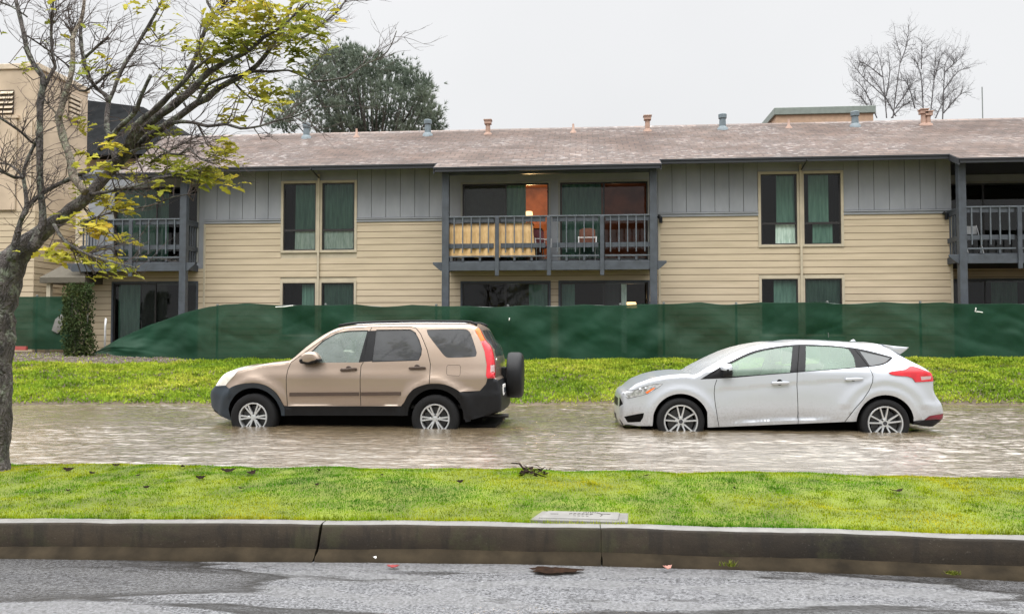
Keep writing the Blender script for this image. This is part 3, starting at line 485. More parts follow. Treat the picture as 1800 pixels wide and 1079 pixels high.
def barkmat(name, a, b, lichen):
    t = NT(name)
    v = t.coord((1,1,.35))
    c = t.mix(t.ramp(t.noise(14, 6, .65, vec=v), [(.35,0.),(.65,1.)]), a, b)
    li = t.ramp(t.noise(5, 6, .7, vec=t.coord()), [(.50,0.),(.62,1.)])
    li = t.math('MULTIPLY', li, t.ramp(t.noise(26, 4), [(.4,.2),(.6,1.)]))
    c = t.mix(li, c, lichen)
    return t.done(t.pbr(c, .75, normal=t.bump(t.n('ShaderNodeTexVoronoi', {'Vector': t.n('ShaderNodeVectorMath', {0: t.coord((1,1,.22)), 1: t.n('ShaderNodeVectorMath', {0: t.noise(6, 4, out='Color'), 1: (.12,.12,.12)}, operation='MULTIPLY').outputs[0]}, operation='ADD').outputs[0], 'Scale': 26.}, feature='DISTANCE_TO_EDGE').outputs['Distance'], .9, .05, t.bump(t.noise(24, 6, .7, vec=v), .9, .02))))
M['bark'] = barkmat('dark_bark_with_lichen', (.017,.014,.012), (.098,.082,.073), (.21,.235,.17))
M['pale_bark'] = barkmat('pale_greenish_bark', (.13,.10,.075), (.24,.20,.15), (.30,.33,.22))
M['twig'] = simple('bare_twig', (.07,.052,.047), .8, var=.3)
M['far_twig'] = simple('grey_twig', (.10,.095,.10), .9, var=.3)
M['leaf'] = leafmat('wind_blown_yellow_green_leaf', [(.0,(.10,.125,.022)), (.35,(.23,.25,.036)), (.7,(.43,.385,.05)), (1.,(.58,.38,.05))], trans=.32, noise_scale=1.3, noise_amt=.45)
M['needles'] = leafmat('dark_pine_needles', [(0,(.060,.082,.060)), (.5,(.14,.172,.132)), (1,(.22,.255,.19))], trans=.3, noise_scale=.5)
M['shrub'] = leafmat('dark_shrub_leaf', [(0,(.025,.04,.018)), (.6,(.055,.08,.03)), (1,(.11,.12,.04))], trans=.2, noise_scale=2)
M['grass'] = leafmat('lawn_blade', [(.0,(.035,.135,.005)), (.35,(.105,.235,.006)), (.62,(.245,.30,.006)), (1.,(.40,.335,.010))], trans=.35, noise_scale=.75, noise_amt=.82, dark=6.)
M['weed'] = leafmat('bank_weed_leaf', [(.0,(.10,.19,.018)), (.35,(.21,.31,.025)), (.7,(.34,.41,.04)), (1.,(.48,.46,.085))], trans=.35, noise_scale=.5, noise_amt=.55, dark=2.6)
M['soil_lawn'] = simple('mossy_turf_soil', (.10,.13,.006), .9, var=.4, scale=3, bump=.5)
def bankmat():
    t = NT('bank_soil')
    c = t.ramp(t.noise(1.2, 6, .6), [(.3,(.05,.036,.02)), (.55,(.09,.066,.04)), (.75,(.14,.11,.075))])
    return t.done(t.pbr(c, .85, normal=t.bump(t.noise(9, 6, .7), .8, .05)))
M['bank_soil'] = bankmat()
M['gravel'] = simple('grey_gravel', (.13,.108,.092), .9, var=.4, scale=12, bump=.8)
M['mud'] = simple('street_mud', (.10,.07,.045), .8)

def watermat():
    t = NT('muddy_flood_water')
    v = t.coord((1,2.2,1))
    c = t.ramp(t.noise(.6, 4, vec=v), [(.3,(.135,.098,.054)), (.7,(.180,.142,.092))])
    b = t.bump(t.noise(6.5, 4, .55, vec=t.coord((.8,2.4,1)), dist=.5), .3, .04)
    b = t.bump(t.noise(30, 3, .6, vec=t.coord((.7,1.9,1)), dist=.4), .5, .012, b)
    return t.done(t.pbr(c, .15, normal=b, spec=.6, IOR=1.6, **{'Coat Weight': 1., 'Coat IOR': 1.95, 'Coat Roughness': .13, 'Coat Normal': b}))
M['water'] = watermat()

def roadmat():
    t = NT('wet_asphalt')
    grain = t.noise(62, 3, .8)
    pn = t.noise(.62, 5, .5, vec=t.coord((.42,1.9,1)), dist=.6)
    pud = t.math('MAXIMUM', t.ramp(pn, [(.485,0.),(.505,1.),(.56,.55),(.70,.45)]), t.ramp(t.noise(1.1, 5, .55, vec=t.coord((.5,2.6,1)), dist=.8), [(.60,0.),(.66,.8)]))
    c = t.mix(t.ramp(grain, [(.35,0.),(.65,1.)]), (.022,.0225,.025), (.235,.238,.25))
    c = t.mix(t.math('MULTIPLY', pud, .9), c, (.012,.011,.010))
    sx = t.n('ShaderNodeSeparateXYZ', {0: t.coord()})
    def seam(y0, amp, sc, wd, off):
        cx = t.n('ShaderNodeCombineXYZ', {0: sx.outputs[0], 1: off}).outputs[0]
        n1 = t.noise(sc, 4, .55, vec=cx); n2 = t.noise(sc*1.7, 3, vec=t.n('ShaderNodeCombineXYZ', {0: sx.outputs[0], 1: off+7.3}).outputs[0])
        yy = t.math('ADD', t.math('SUBTRACT', sx.outputs[1], y0), t.math('MULTIPLY', t.math('SUBTRACT', n1, .5), -amp))
        yy = t.math('ADD', yy, t.math('MULTIPLY', t.math('SUBTRACT', t.noise(14, 4, .7, vec=t.coord((.6,1,1))), .5), .16))
        wv = t.math('MULTIPLY', t.math('MAXIMUM', 0., t.math('SUBTRACT', n2, .36)), wd)
        return t.math('MULTIPLY', t.math('LESS_THAN', t.math('ABSOLUTE', yy), wv), 1.)
    pud = t.math('MAXIMUM', pud, t.math('MAXIMUM', seam(4.42, .55, .9, .46, 3.), t.math('MAXIMUM', seam(4.12, .5, .8, .62, 11.), seam(4.70, .25, .7, .24, 19.))))
    rough = t.math('SUBTRACT', .30, t.math('MULTIPLY', pud, .22))
    agg = t.bump(grain, t.math('SUBTRACT', .95, t.math('MULTIPLY', pud, .75)), .012)
    rip = t.bump(t.noise(24, 4, .65, vec=t.coord((.8,1.8,1)), dist=.5), t.math('ADD', .15, t.math('MULTIPLY', pud, .35)), .012, agg)
    return t.done(t.pbr(c, rough, normal=rip, spec=t.math('SUBTRACT', .9, t.math('MULTIPLY', pud, .45)), **{'Coat Weight': t.math('SUBTRACT', .7, t.math('MULTIPLY', pud, .7)), 'Coat Roughness': .12, 'Coat Normal': rip}))
M['road'] = roadmat()

def kerbmat():
    t = NT('stained_wet_concrete')
    c = t.ramp(t.noise(1.3, 7, .65, vec=t.coord((.7,1,2.2))), [(.30,(.006,.0045,.0028)), (.48,(.016,.0112,.0064)), (.70,(.036,.026,.0152))])
    sp = t.ramp(t.noise(60, 4, .7), [(.62,0.),(.75,1.)])
    c = t.mix(t.math('MULTIPLY', sp, .6), c, (.105,.092,.072))
    c = t.mix(t.math('MULTIPLY', t.ramp(t.noise(3.1, 6, .7), [(.52,0.),(.62,1.)]), .55), c, (.030,.030,.012))
    c = t.mix(t.math('MULTIPLY', t.ramp(t.noise(5., 5, .7, vec=t.coord((1.6,1,.25))), [(.50,0.),(.60,1.)]), .6), c, (.008,.006,.004))
    return t.done(t.pbr(c, .65, spec=.25, normal=t.bump(t.noise(70, 4, .7), .35, .006)))
M['kerb'] = kerbmat()
M['kerb_lip'] = simple('wet_gutter_lip', (.026,.0195,.0115), .85, var=.5, scale=6, bump=.5, spec=.15)
M['kerb_top'] = simple('pale_washed_concrete', (.145,.14,.13), .5, var=.2, scale=9, bump=.4)
M['lid'] = simple('pale_concrete_lid', (.165,.16,.15), .6, var=.14, scale=9, bump=.3)
M['lid_mark'] = simple('cast_lettering', (.085,.08,.072), .9)
M['fence_mesh'] = None
def meshmat():
    t = NT('green_windscreen_mesh')
    v = t.coord()
    c = t.mix(t.ramp(t.noise(.7, 5, .6, vec=v), [(.3,0.),(.72,1.)]), (.005,.030,.014), (.0095,.049,.026))
    p = t.pbr(c, .55, normal=t.bump(t.noise(4.5, 4, .6, vec=t.coord((1.6,1,1), (0,.5,0)), dist=1.2), .14, .05), spec=.2)
    tr = t.n('ShaderNodeBsdfTransparent', {'Color': (1,1,1)})
    m = t.n('ShaderNodeMixShader', {0: .05}); t.t.links.new(p.outputs[0], m.inputs[1]); t.t.links.new(tr.outputs[0], m.inputs[2])
    return t.done(m)
M['fence_mesh'] = meshmat()
M['galv'] = simple('galvanised_post', (.20,.22,.21), .45, .6)
M['weed_green'] = leafmat('gutter_weed_leaf', [(0,(.06,.085,.012)), (1,(.17,.18,.03))], trans=.2)
M['white_scrap'] = simple('white_scrap', (.7,.7,.67), .6)
M['cloth_yellow'] = (lambda t: t.done(t.pbr(t.mix(t.ramp(t.noise(7, 5, vec=t.coord((3,1,1))), [(.3,0.),(.7,1.)]), (.48,.30,.13), (.62,.43,.21)), .85)))(NT('yellow_tablecloth'))
M['chair_red'] = simple('rust_red_chair_fabric', (.20,.085,.055), .8)
M['chair_maroon'] = simple('maroon_chair_fabric', (.16,.045,.05), .8)
M['white_strap'] = simple('white_metal', (.8,.8,.8), .35)
M['grey_strap'] = simple('greyed_white_plastic', (.34,.35,.36), .5)
M['dull_lens'] = simple('pale_reverse_lens', (.42,.30,.30), .2)
M['timber_dark'] = simple('dark_timber', (.05,.03,.02), .6)
M['dead_leaf'] = simple('dead_brown_leaf', (.016,.010,.007), .95, var=.4, scale=30, spec=.08)
M['red_leaf'] = simple('red_fallen_leaf', (.20,.015,.015), .5)
M['pink_leaf'] = simple('pale_pink_fallen_leaf', (.28,.13,.10), .6)
M['mulch'] = simple('wet_brown_leaf_mulch', (.018,.009,.005), .9, var=.5, scale=30, bump=.6, spec=.1)
def emit(name, col, st):
    t = NT(name); return t.done(t.n('ShaderNodeEmission', {'Color': col, 'Strength': st}))
M['lamp_on'] = emit('lit_lamp_shade', (1.,.62,.28), 1.6)
# ================================================================== cars
YN = 11.33            # world Y of the cars' near flank

def densify(P, step=.03, closed=False):
    P = [tuple(p) for p in P]; out = []
    n = len(P)
    for i in range(n if closed else n-1):
        a = P[i]; b = P[(i+1) % n]; L = math.hypot(b[0]-a[0], b[1]-a[1]); k = max(1, int(L/step))
        out += [(a[0]+(b[0]-a[0])*j/k, a[1]+(b[1]-a[1])*j/k) for j in range(k)]
    if not closed: out.append(P[-1])
    return out

def catmull(P, step=.04, closed=False, tens=.5):
    """smooth curve through the points, corners sharper than 50 deg are kept"""
    P = [np.array(p, float) for p in P]; n = len(P); out = []
    def corner(i):
        if not closed and (i == 0 or i == n-1): return True
        a = P[i]-P[i-1]; b = P[(i+1) % n]-P[i]
        ca = a.dot(b)/(np.linalg.norm(a)*np.linalg.norm(b)+1e-9); return ca < .72
    for i in range(n if closed else n-1):
        p1, p2 = P[i], P[(i+1) % n]; L = np.linalg.norm(p2-p1); k = max(1, int(L/step))
        m1 = (p2-P[i-1])*tens if not corner(i) else (p2-p1)*.9
        m2 = (P[(i+2) % n]-p1)*tens if not corner((i+1) % n) else (p2-p1)*.9
        # keep tangents no longer than the segment
        for m in (m1, m2):
            l = np.linalg.norm(m)
            if l > L: m *= L/l
        for j in range(k):
            t = j/k; h = (2*t**3-3*t*t+1, t**3-2*t*t+t, -2*t**3+3*t*t, t**3-t*t)
            out.append(tuple(h[0]*p1+h[1]*m1+h[2]*p2+h[3]*m2))
    if not closed: out.append(tuple(P[-1]))
    return out

def inpoly(P, x, z):
    P = np.asarray(P); x = np.asarray(x); z = np.asarray(z); r = np.zeros(x.shape, bool)
    j = len(P)-1
    for i in range(len(P)):
        xi, zi = P[i]; xj, zj = P[j]
        if zi != zj:
            r ^= ((zi > z) != (zj > z)) & (x < (xj-xi)*(z-zi)/(zj-zi)+xi)
        j = i
    return r

def strip(P, w):
    """a thin closed polygon around a polyline"""
    P = [np.array(p) for p in densify(P, .05)]; L = []; Rr = []
    for i, p in enumerate(P):
        t = P[min(i+1, len(P)-1)]-P[max(i-1, 0)]; t = t/(np.linalg.norm(t)+1e-9); nn = np.array((-t[1], t[0]))
        L.append(tuple(p+nn*w)); Rr.append(tuple(p-nn*w))
    return L + Rr[::-1]

def segdist(P, x, z):
    d = np.full(x.shape, 9.)
    for a, b in zip(P[:-1], P[1:]):
        a = np.array(a); b = np.array(b); ab = b-a; l2 = ab.dot(ab)+1e-12
        t = np.clip(((x-a[0])*ab[0]+(z-a[1])*ab[1])/l2, 0, 1)
        d = np.minimum(d, np.hypot(x-a[0]-t*ab[0], z-a[1]-t*ab[1]))
    return d

def join(a, b):
    """merge mesh object b into a (same parent, no transforms)"""
    import bmesh
    mats = list(a.data.materials); remap = []
    for m in b.data.materials:
        if m not in mats: mats.append(m); a.data.materials.append(m)
        remap.append(mats.index(m))
    bm = bmesh.new(); bm.from_mesh(a.data); n = len(bm.faces); bm.from_mesh(b.data); bm.faces.ensure_lookup_table()
    for f in bm.faces[n:]: f.material_index = remap[f.material_index]
    bmesh.ops.remove_doubles(bm, verts=bm.verts, dist=.0008)
    bm.to_mesh(a.data); bm.free(); a.data.set_sharp_from_angle(angle=R(45)); bpy.data.objects.remove(b)

class Car:
    def __init__(s, D, root, hubs, rad, zbase):
        s.D = D; s.c = D['par']; s.root = root; s.hubs = hubs; s.zb = zbase; s.fillet = .05; s.rad = rad
        s.extra = lambda x, z: 0
    def off(s, x, z, fil=True):
        c = s.c; x = np.asarray(x, float); z = np.asarray(z, float)
        up = np.clip((z-c['zb'])/(c['ztop']-c['zb']), 0, 2)
        o = c['tum']*up**1.15
        o = o + c['sill']*np.maximum(0, (c['zs']+.12-z)/.3)**2 + .048*np.maximum(0, np.minimum(z, c['zb'])-.45)**2
        uf = np.clip((c['xF']+c['LF']-x)/c['LF'], 0, 1); o = o + c['oF']*(1-np.sqrt(np.maximum(0, 1-uf**2.2)))
        ur = np.clip((x-(c['xR']-c['LR']))/c['LR'], 0, 1); o = o + c['oR']*(1-np.sqrt(np.maximum(0, 1-ur**2.2)))
        o = o + s.extra(x, z)
        if fil:
            r = s.fillet; d = np.minimum(segdist(s.upper, x, z), r)
            o = o + r - np.sqrt(np.maximum(0, r*r-(r-d)**2))
        return o
    def mesh(s, name, T, tri, parent, mats, mi=None, inset=0., sides=(-1, 1), smooth=True):
        """T: (n,2) points, tri: faces; one object per side"""
        objs = []
        used = np.unique(tri); remap = -np.ones(len(T), int); remap[used] = np.arange(len(used))
        x, z = T[used, 0], T[used, 1]
        y = s.c['W']-s.off(x, z)-inset
        for sd in sides:
            v = np.stack([x, sd*y, z-s.zb], 1); f = remap[tri]
            if sd > 0: f = f[:, ::-1]
            o = fast_mesh(name, v, f.ravel(), 3, mats, parent, smooth=smooth)
            if mi is not None: o.data.polygons.foreach_set('material_index', np.asarray(mi, np.int32))
            objs.append(o)
        return objs
    def triangulate(s, outline, polys, lines=(), h=.05):
        pts = []; edges = []
        def addloop(P, closed=True):
            b = len(pts); pts.extend(P); n = len(P)
            edges.extend([(b+i, b+(i+1) % n) for i in range(n if closed else n-1)])
        addloop(outline)
        for P in polys: addloop(P)
        for P in lines: addloop(P, False)
        # fillet helper points
        up = np.array(s.upper)
        tan = np.gradient(up, axis=0); tan /= np.linalg.norm(tan, axis=1)[:, None]+1e-9
        nin = np.stack([tan[:, 1], -tan[:, 0]], 1)   # inward for a left-to-right upper line
        extra = []
        for d in (.006, .018, .036, .06):
            extra.append(up+nin*d)
        x0, z0 = np.min(outline, 0); x1, z1 = np.max(outline, 0)
        gx, gz = np.meshgrid(np.arange(x0, x1, h), np.arange(z0, z1, h*.8)); gx[::2] += h/2
        extra.append(np.stack([gx.ravel(), gz.ravel()], 1))
        E = np.concatenate(extra); ok = inpoly(outline, E[:, 0], E[:, 1]); E = E[ok]
        ol = np.array(list(outline)+[outline[0]])
        E = E[segdist([tuple(p) for p in ol], E[:, 0], E[:, 1]) > .004]
        allp = [Vector((float(p[0]), float(p[1]))) for p in pts]+[Vector((float(p[0]), float(p[1]))) for p in E]
        res = delaunay_2d_cdt(allp, edges, [], 0, 1e-5)
        T = np.array([(v.x, v.y) for v in res[0]]); F = np.array([f for f in res[2] if len(f) == 3])
        cen = T[F].mean(1)
        area = (T[F[:, 1], 0]-T[F[:, 0], 0])*(T[F[:, 2], 1]-T[F[:, 0], 1])-(T[F[:, 2], 0]-T[F[:, 0], 0])*(T[F[:, 1], 1]-T[F[:, 0], 1])
        F[area < 0] = F[area < 0][:, ::-1]
        keep = inpoly(outline, cen[:, 0], cen[:, 1]) & (np.abs(area) > 1e-9)
        # near side (y negative) faces the viewer at -y: counter-clockwise in (x,z) is outward
        return T, F[keep], cen[keep]
    def bridge(s, U, mats, classify, bulge, ts=(-1,-.985,-.95,-.9,-.8,-.6,-.3,0,.3,.6,.8,.9,.95,.985,1)):
        """skin between the two flanks along the upper outline; classify -> part key per (segment, cross index)"""
        U = np.array(U); n = len(U); o = s.off(U[:, 0], U[:, 1]); yo = s.c['W']-o
        tan = np.gradient(U, axis=0); tan /= np.linalg.norm(tan, axis=1)[:, None]+1e-9
        nout = np.stack([-tan[:, 1], tan[:, 0]], 1)
        b = np.array([bulge(i, U[i]) for i in range(n)]); k = np.ones(9)/9; bp = np.pad(b, 4, mode='edge'); b = np.convolve(bp, k, 'valid')
        k2 = np.ones(5)/5; nout = np.stack([np.convolve(np.pad(nout[:, j], 2, mode='edge'), k2, 'valid') for j in (0, 1)], 1)
        ts = np.array(ts); m = len(ts); V = np.zeros((n, m, 3))
        for j, t in enumerate(ts):
            q = b*(1-t*t)
            V[:, j, 0] = U[:, 0]+nout[:, 0]*q; V[:, j, 1] = t*yo; V[:, j, 2] = U[:, 1]+nout[:, 1]*q-s.zb
        groups = {}
        for i in range(n-1):
            for j in range(m-1):
                key = classify(i, U[i], U[i+1], (ts[j]+ts[j+1])/2)
                groups.setdefault(key, []).append((i*m+j, (i+1)*m+j, (i+1)*m+j+1, i*m+j+1))
        return V.reshape(-1, 3), groups
    def patch(s, name, V, faces, parent, mats, push=0.):
        F = np.array(faces); used = np.unique(F); remap = -np.ones(len(V), int); remap[used] = np.arange(len(used))
        return fast_mesh(name, V[used], remap[F].ravel(), 4, mats, parent, smooth=True)

def wheel(root, x, side, z, W, tyre_r, tyre_w, rim_r, spokes, zb, ang0):
    """side -1 near; the outer face looks along side*y"""
    e = MB(); yo = (W-.015)
    w = tyre_w
    prof = [(0, rim_r+.006), (-.012, rim_r+.02), (-.012, tyre_r-.03), (.006, tyre_r-.008), (.03, tyre_r), (w-.03, tyre_r), (w, tyre_r-.03), (w, rim_r)]
    pf = [(-side*0+side*(yo-a), r) for a, r in prof]
    e.lathe(pf, 'y', (0, 0, 0), 56)
    for k in range(3):        # tread grooves are suggested by raised shoulder ribs
        pass
    ty = e.build('wheel', M['rubber'], root, smooth=True, angle=50); ty.location = (x, 0, z-zb)
    r = MB()
    r.lathe([(side*(yo-.004), rim_r+.008), (side*(yo+.006), rim_r-.002), (side*(yo+.004), rim_r-.016), (side*(yo-.03), rim_r-.024), (side*(yo-.15), rim_r-.03)], 'y', (0,0,0), 56)
    def spoke(a, r0, r1, w0, w1, y0, y1, th=.03):
        c, s_ = math.cos(a), math.sin(a); t = (-s_, c)
        vs = []
        for rr, ww, yy in ((r0, w0, y0), ((r0+r1)/2, (w0+w1)/2*.92, (y0+y1)/2+.004), (r1, w1, y1)):
            for sg in (-1, 1):
                vs.append((c*rr+t[0]*ww*sg*.72, side*yy, s_*rr+t[1]*ww*sg*.72))
                vs.append((c*rr+t[0]*ww*sg, side*(yy-.006), s_*rr+t[1]*ww*sg))
                vs.append((c*rr+t[0]*ww*sg, side*(yy-th), s_*rr+t[1]*ww*sg))
        fs = []
        for k in range(2):
            b = k*6; n_ = b+6
            fs += [(b, b+3, n_+3, n_), (b+1, b, n_, n_+1), (b+2, b+1, n_+1, n_+2), (b+3, b+4, n_+4, n_+3), (b+4, b+5, n_+5, n_+4)]
        r.add(vs, fs)
    yf = yo-.004
    if spokes == 'six':
        for k in range(6):
            a = ang0+k*math.pi/3
            da = .135
            spoke(a-da, .045, rim_r-.010, .0115, .0145, yf-.014, yf)
            spoke(a+da, .045, rim_r-.010, .0115, .0145, yf-.014, yf)
            spoke(a, .03, .088, .024, .022, yf-.016, yf-.010)
            spoke(a, rim_r-.026, rim_r-.008, .030, .040, yf-.003, yf)
    else:
        for k in range(5):
            a = ang0+k*2*math.pi/5
            for sg in (-1, 1):
                spoke(a+sg*.10, .045, rim_r-.012, .016, .0105, yf-.022, yf) if False else spoke(a+sg*.235, .05, rim_r-.01, .0135, .0115, yf-.020, yf)
            spoke(a, .02, .075, .03, .026, yf-.022, yf-.02)
    r.lathe([(side*(yf-.012), .0), (side*(yf-.012), .058), (side*(yf-.03), .066), (side*(yf-.06), .066)], 'y', (0,0,0), 32)
    rm = r.build('rim', M['alloy'], ty, smooth=True, angle=35)
    for k in range(5 if spokes != 'six' else 6):
        h = MB(); a = ang0+(k+.5)*2*math.pi/(5 if spokes != 'six' else 6); cx, cz = .052*math.cos(a), .052*math.sin(a)
        h.lathe([(side*(yf-.006), 0), (side*(yf-.006), .011), (side*(yf-.02), .012)], 'y', (cx, 0, cz), 10)
        h.build('wheel_nut', M['alloy_dark'], ty, smooth=True, angle=40)
    h = MB(); h.lathe([(side*(yf-.004), 0), (side*(yf-.004), .024), (side*(yf-.012), .028)], 'y', (0,0,0), 20)
    h.build('hub_cap', M['alloy'] if spokes == 'six' else M['alloy_dark'], ty, smooth=True, angle=40)
    d = MB(); d.lathe([(side*(yf-.07), 0.0), (side*(yf-.07), rim_r*.78), (side*(yf-.09), rim_r*.78), (side*(yf-.09), 0)], 'y', (0,0,0), 40)
    d.box(-rim_r*.75, -rim_r*.35, min(side*(yf-.05), side*(yf-.11)), max(side*(yf-.05), side*(yf-.11)), -.06, .08)
    d.build('brake_disc', M['steel'], ty)
    b = MB(); b.lathe([(side*(yf-.13), 0.0), (side*(yf-.13), rim_r-.02)], 'y', (0,0,0), 40)
    b.build('wheel_back', M['seam'], ty)
    return ty

def arc(hub, r, x0, x1, n=22):
    """arch opening from (x0) over the hub to (x1); going right to left when x0>x1"""
    cx, cz = hub
    a0 = math.acos(max(-1, min(1, (x0-cx)/r))); a1 = math.acos(max(-1, min(1, (x1-cx)/r)))
    return [(cx+r*math.cos(a0+(a1-a0)*i/n), cz+r*math.sin(a0+(a1-a0)*i/n)) for i in range(n+1)]

def build_car(D, name, label, cat, spec):
    hubs = D['hubs']; zhub = (hubs[0][1]+hubs[1][1])/2
    zb = zhub-spec['tyre_r']
    root = empty(name, (D['Xc'], YN+D['par']['W'], zb), label, cat)
    C = Car(D, root, hubs, spec['arch_r'], zb)
    C.fillet = spec['fillet']
    U = catmull(D['upper'], .03)
    # remember which dense points belong to which control segment
    C.upper = [tuple(p) for p in U]
    Ux = np.array(U)
    def near(k): return int(np.argmin(np.hypot(Ux[:, 0]-D['upper'][k][0], Ux[:, 1]-D['upper'][k][1])))
    hood0, hood1 = near(D['n_hood'][0]), near(D['n_hood'][1]); ws0, ws1 = near(D['n_ws'][0]), near(D['n_ws'][1]); rear0 = near(D['n_rear'])
    zr, zf = D['sill'][1][1], D['sill'][0][1]
    ra = spec['arch_r']
    hr, hf = (hubs[1][0], zhub+spec.get('arch_dz', 0)), (hubs[0][0], zhub+spec.get('arch_dz', 0))
    def xat(h, z, sg): return h[0]+sg*math.sqrt(max(0, ra*ra-(z-h[1])**2))
    br = D['bottom_rear']; bf = D['bottom_front']
    zbr, zbf = br[-1][1], bf[0][1]
    low = list(br)+[(xat(hr, zbr, 1), zbr)]+arc(hr, ra, xat(hr, zbr, 1), xat(hr, zr, -1))[1:]
    low += densify([low[-1], (xat(hf, zf, 1), zf)], .06)[1:]
    low += arc(hf, ra, xat(hf, zf, 1), xat(hf, zbf, -1))[1:]+list(bf)
    outline = list(U)+low
    C.extra = spec['extra'](C, hr, hf)
    regs = spec['regions'](D, C)      # list of (key, polygon)
    doors = spec['doors'](D)
    polys = [p for _, p in regs]+[p for _, p in doors]
    T, F, cen = C.triangulate(outline, polys, spec.get('lines', lambda D: [])(D), spec.get('h', .05))
    mat = np.full(len(F), -1); 
    for i, (k, p) in enumerate(regs):
        m = (mat < 0) & inpoly(p, cen[:, 0], cen[:, 1]); mat[m] = i
    door = np.full(len(F), -1)
    for i, (k, p) in enumerate(doors):
        m = (door < 0) & inpoly(p, cen[:, 0], cen[:, 1]); door[m] = i
    keys = [k for k, _ in regs]
    style = spec['style']              # key -> (part name, material, inset, parent: 'door'/'root'/'skin')
    skin = np.array([m < 0 or style[keys[m]][3] == 'skin' for m in mat])
    skin_mats = [M[spec['paint']]]; skin_idx = {}
    for k in style:
        if style[k][3] == 'skin' and style[k][1] not in [q.name for q in skin_mats]:
            skin_mats.append(M[style[k][1]]); skin_idx[k] = len(skin_mats)-1
    seen = {}
    for k in style:
        if style[k][3] == 'skin':
            if style[k][1] not in seen: seen[style[k][1]] = skin_idx[k]
            skin_idx[k] = seen[style[k][1]]
    mi = np.array([0 if m < 0 else skin_idx.get(keys[m], 0) for m in mat])
    seam_in = 0.
    # doors
    door_objs = {}
    for i, (k, p) in enumerate(doors):
        sel = skin & (door == i)
        door_objs[i] = C.mesh('door', T, F[sel], root, skin_mats, mi[sel])
    # other parts
    part_objs = {}
    for pk in dict.fromkeys(style[k][0] for k in keys if style[k][3] != 'skin'):
        ks = [i for i, k in enumerate(keys) if style[k][0] == pk and style[k][3] != 'skin']
        st = style[keys[ks[0]]]
        mats = []; 
        for i in ks:
            if M[style[keys[i]][1]] not in mats: mats.append(M[style[keys[i]][1]])
        sel = np.isin(mat, ks)
        idx = np.array([mats.index(M[style[keys[m]][1]]) if m in ks else 0 for m in mat])
        pname = pk.split('#')[0]
        if st[3] == 'door':
            d = np.bincount(door[sel]+1).argmax()-1
            obs = C.mesh(pname, T, F[sel], root, mats, idx[sel], st[2])
            for o, par in zip(obs, door_objs[d]): o.parent = par
        else:
            obs = C.mesh(pname, T, F[sel], root, mats, idx[sel], st[2])
            if pname in ('bumper', 'diffuser'): join(obs[0], obs[1]); obs[1] = obs[0]
            part_objs[pk, -1], part_objs[pk, 1] = obs
    # body skin of both flanks + bridge
    V, groups = C.bridge(U, None, spec['classify'](dict(h0=hood0, h1=hood1, w0=ws0, w1=ws1, r0=rear0, U=Ux)), spec['bulge'](dict(h0=hood0, h1=hood1, w0=ws0, w1=ws1, r0=rear0)))
    sel = skin & (door < 0)
    body_v = []; body_f = []; body_m = []
    used = np.unique(F[sel]); remap = -np.ones(len(T), int); remap[used] = np.arange(len(used))
    x, z = T[used, 0], T[used, 1]; y = C.c['W']-C.off(x, z)
    tris = []; tm = []
    for sd, b in ((-1, 0), (1, len(used))):
        body_v.append(np.stack([x, sd*y, z-zb], 1)); f = remap[F[sel]]
        if sd > 0: f = f[:, ::-1]
        tris.append(f+b); tm.append(mi[sel])
    nb = 2*len(used)
    me_v = np.concatenate(body_v+[V])
    q = np.array(groups.get('body', []))+nb
    qt = np.concatenate([q[:, [0,1,2]], q[:, [0,2,3]]])
    allf = np.concatenate(tris+[qt]); allm = np.concatenate(tm+[np.zeros(len(qt), int)])
    for k, mname in spec.get('bridge_skin', {}).items():
        if k in groups:
            q = np.array(groups[k])+nb; t2 = np.concatenate([q[:, [0,1,2]], q[:, [0,2,3]]])
            if M[mname] not in skin_mats: skin_mats.append(M[mname])
            allf = np.concatenate([allf, t2]); allm = np.concatenate([allm, np.full(len(t2), skin_mats.index(M[mname]))])
    used = np.unique(allf); remap = -np.ones(len(me_v), int); remap[used] = np.arange(len(used))
    bo = fast_mesh('body', me_v[used], remap[allf].ravel(), 3, skin_mats, root, smooth=True)
    bo.data.polygons.foreach_set('material_index', allm.astype(np.int32))
    import bmesh
    bm = bmesh.new(); bm.from_mesh(bo.data); bmesh.ops.remove_doubles(bm, verts=bm.verts, dist=.0008)
    bm.to_mesh(bo.data); bm.free(); bo.data.set_sharp_from_angle(angle=R(42))
    for k, (pname, mname) in spec['bridge_parts'].items():
        if k not in groups: continue
        o = C.patch(pname.split('#')[0], V, groups[k], root, [M[mname]])
        tgt = part_objs.get((pname, -1 if k.endswith('-') else 1))
        if tgt: join(tgt, o)
    # underbody: flat floor between the flanks and a block that closes the wheel wells
    lo = [U[-1]]+low+[U[0]]; Lo = np.array(lo); yo = C.c['W']-C.off(Lo[:, 0], Lo[:, 1], False)-.002
    g = MB()
    vs = [(p[0], -w_, p[1]-zb) for p, w_ in zip(lo, yo)]+[(p[0], w_, p[1]-zb) for p, w_ in zip(lo, yo)]
    n = len(lo); g.add(vs, [(i, i+1, n+i+1, n+i) for i in range(n-1)])
    xr0 = lo[0][0]-.25; xf0 = lo[-1][0]+.3
    g.box(xf0, xr0, -.52, .52, .05+min(0, 0), zhub+ra+.04-zb)
    for h in (hr, hf): g.tube([(h[0], -.7, zhub-zb), (h[0], .7, zhub-zb)], .04, 8)
    g.build('underbody', M['seam'], root)
    for h in hubs:
        for sd in (-1, 1):
            wheel(root, h[0], sd, zhub, C.c['W'], spec['tyre_r'], .21, spec['rim_r'], spec['spokes'], zb, spec['ang'][0 if h is hubs[0] else 1])
    return C, root, door_objs

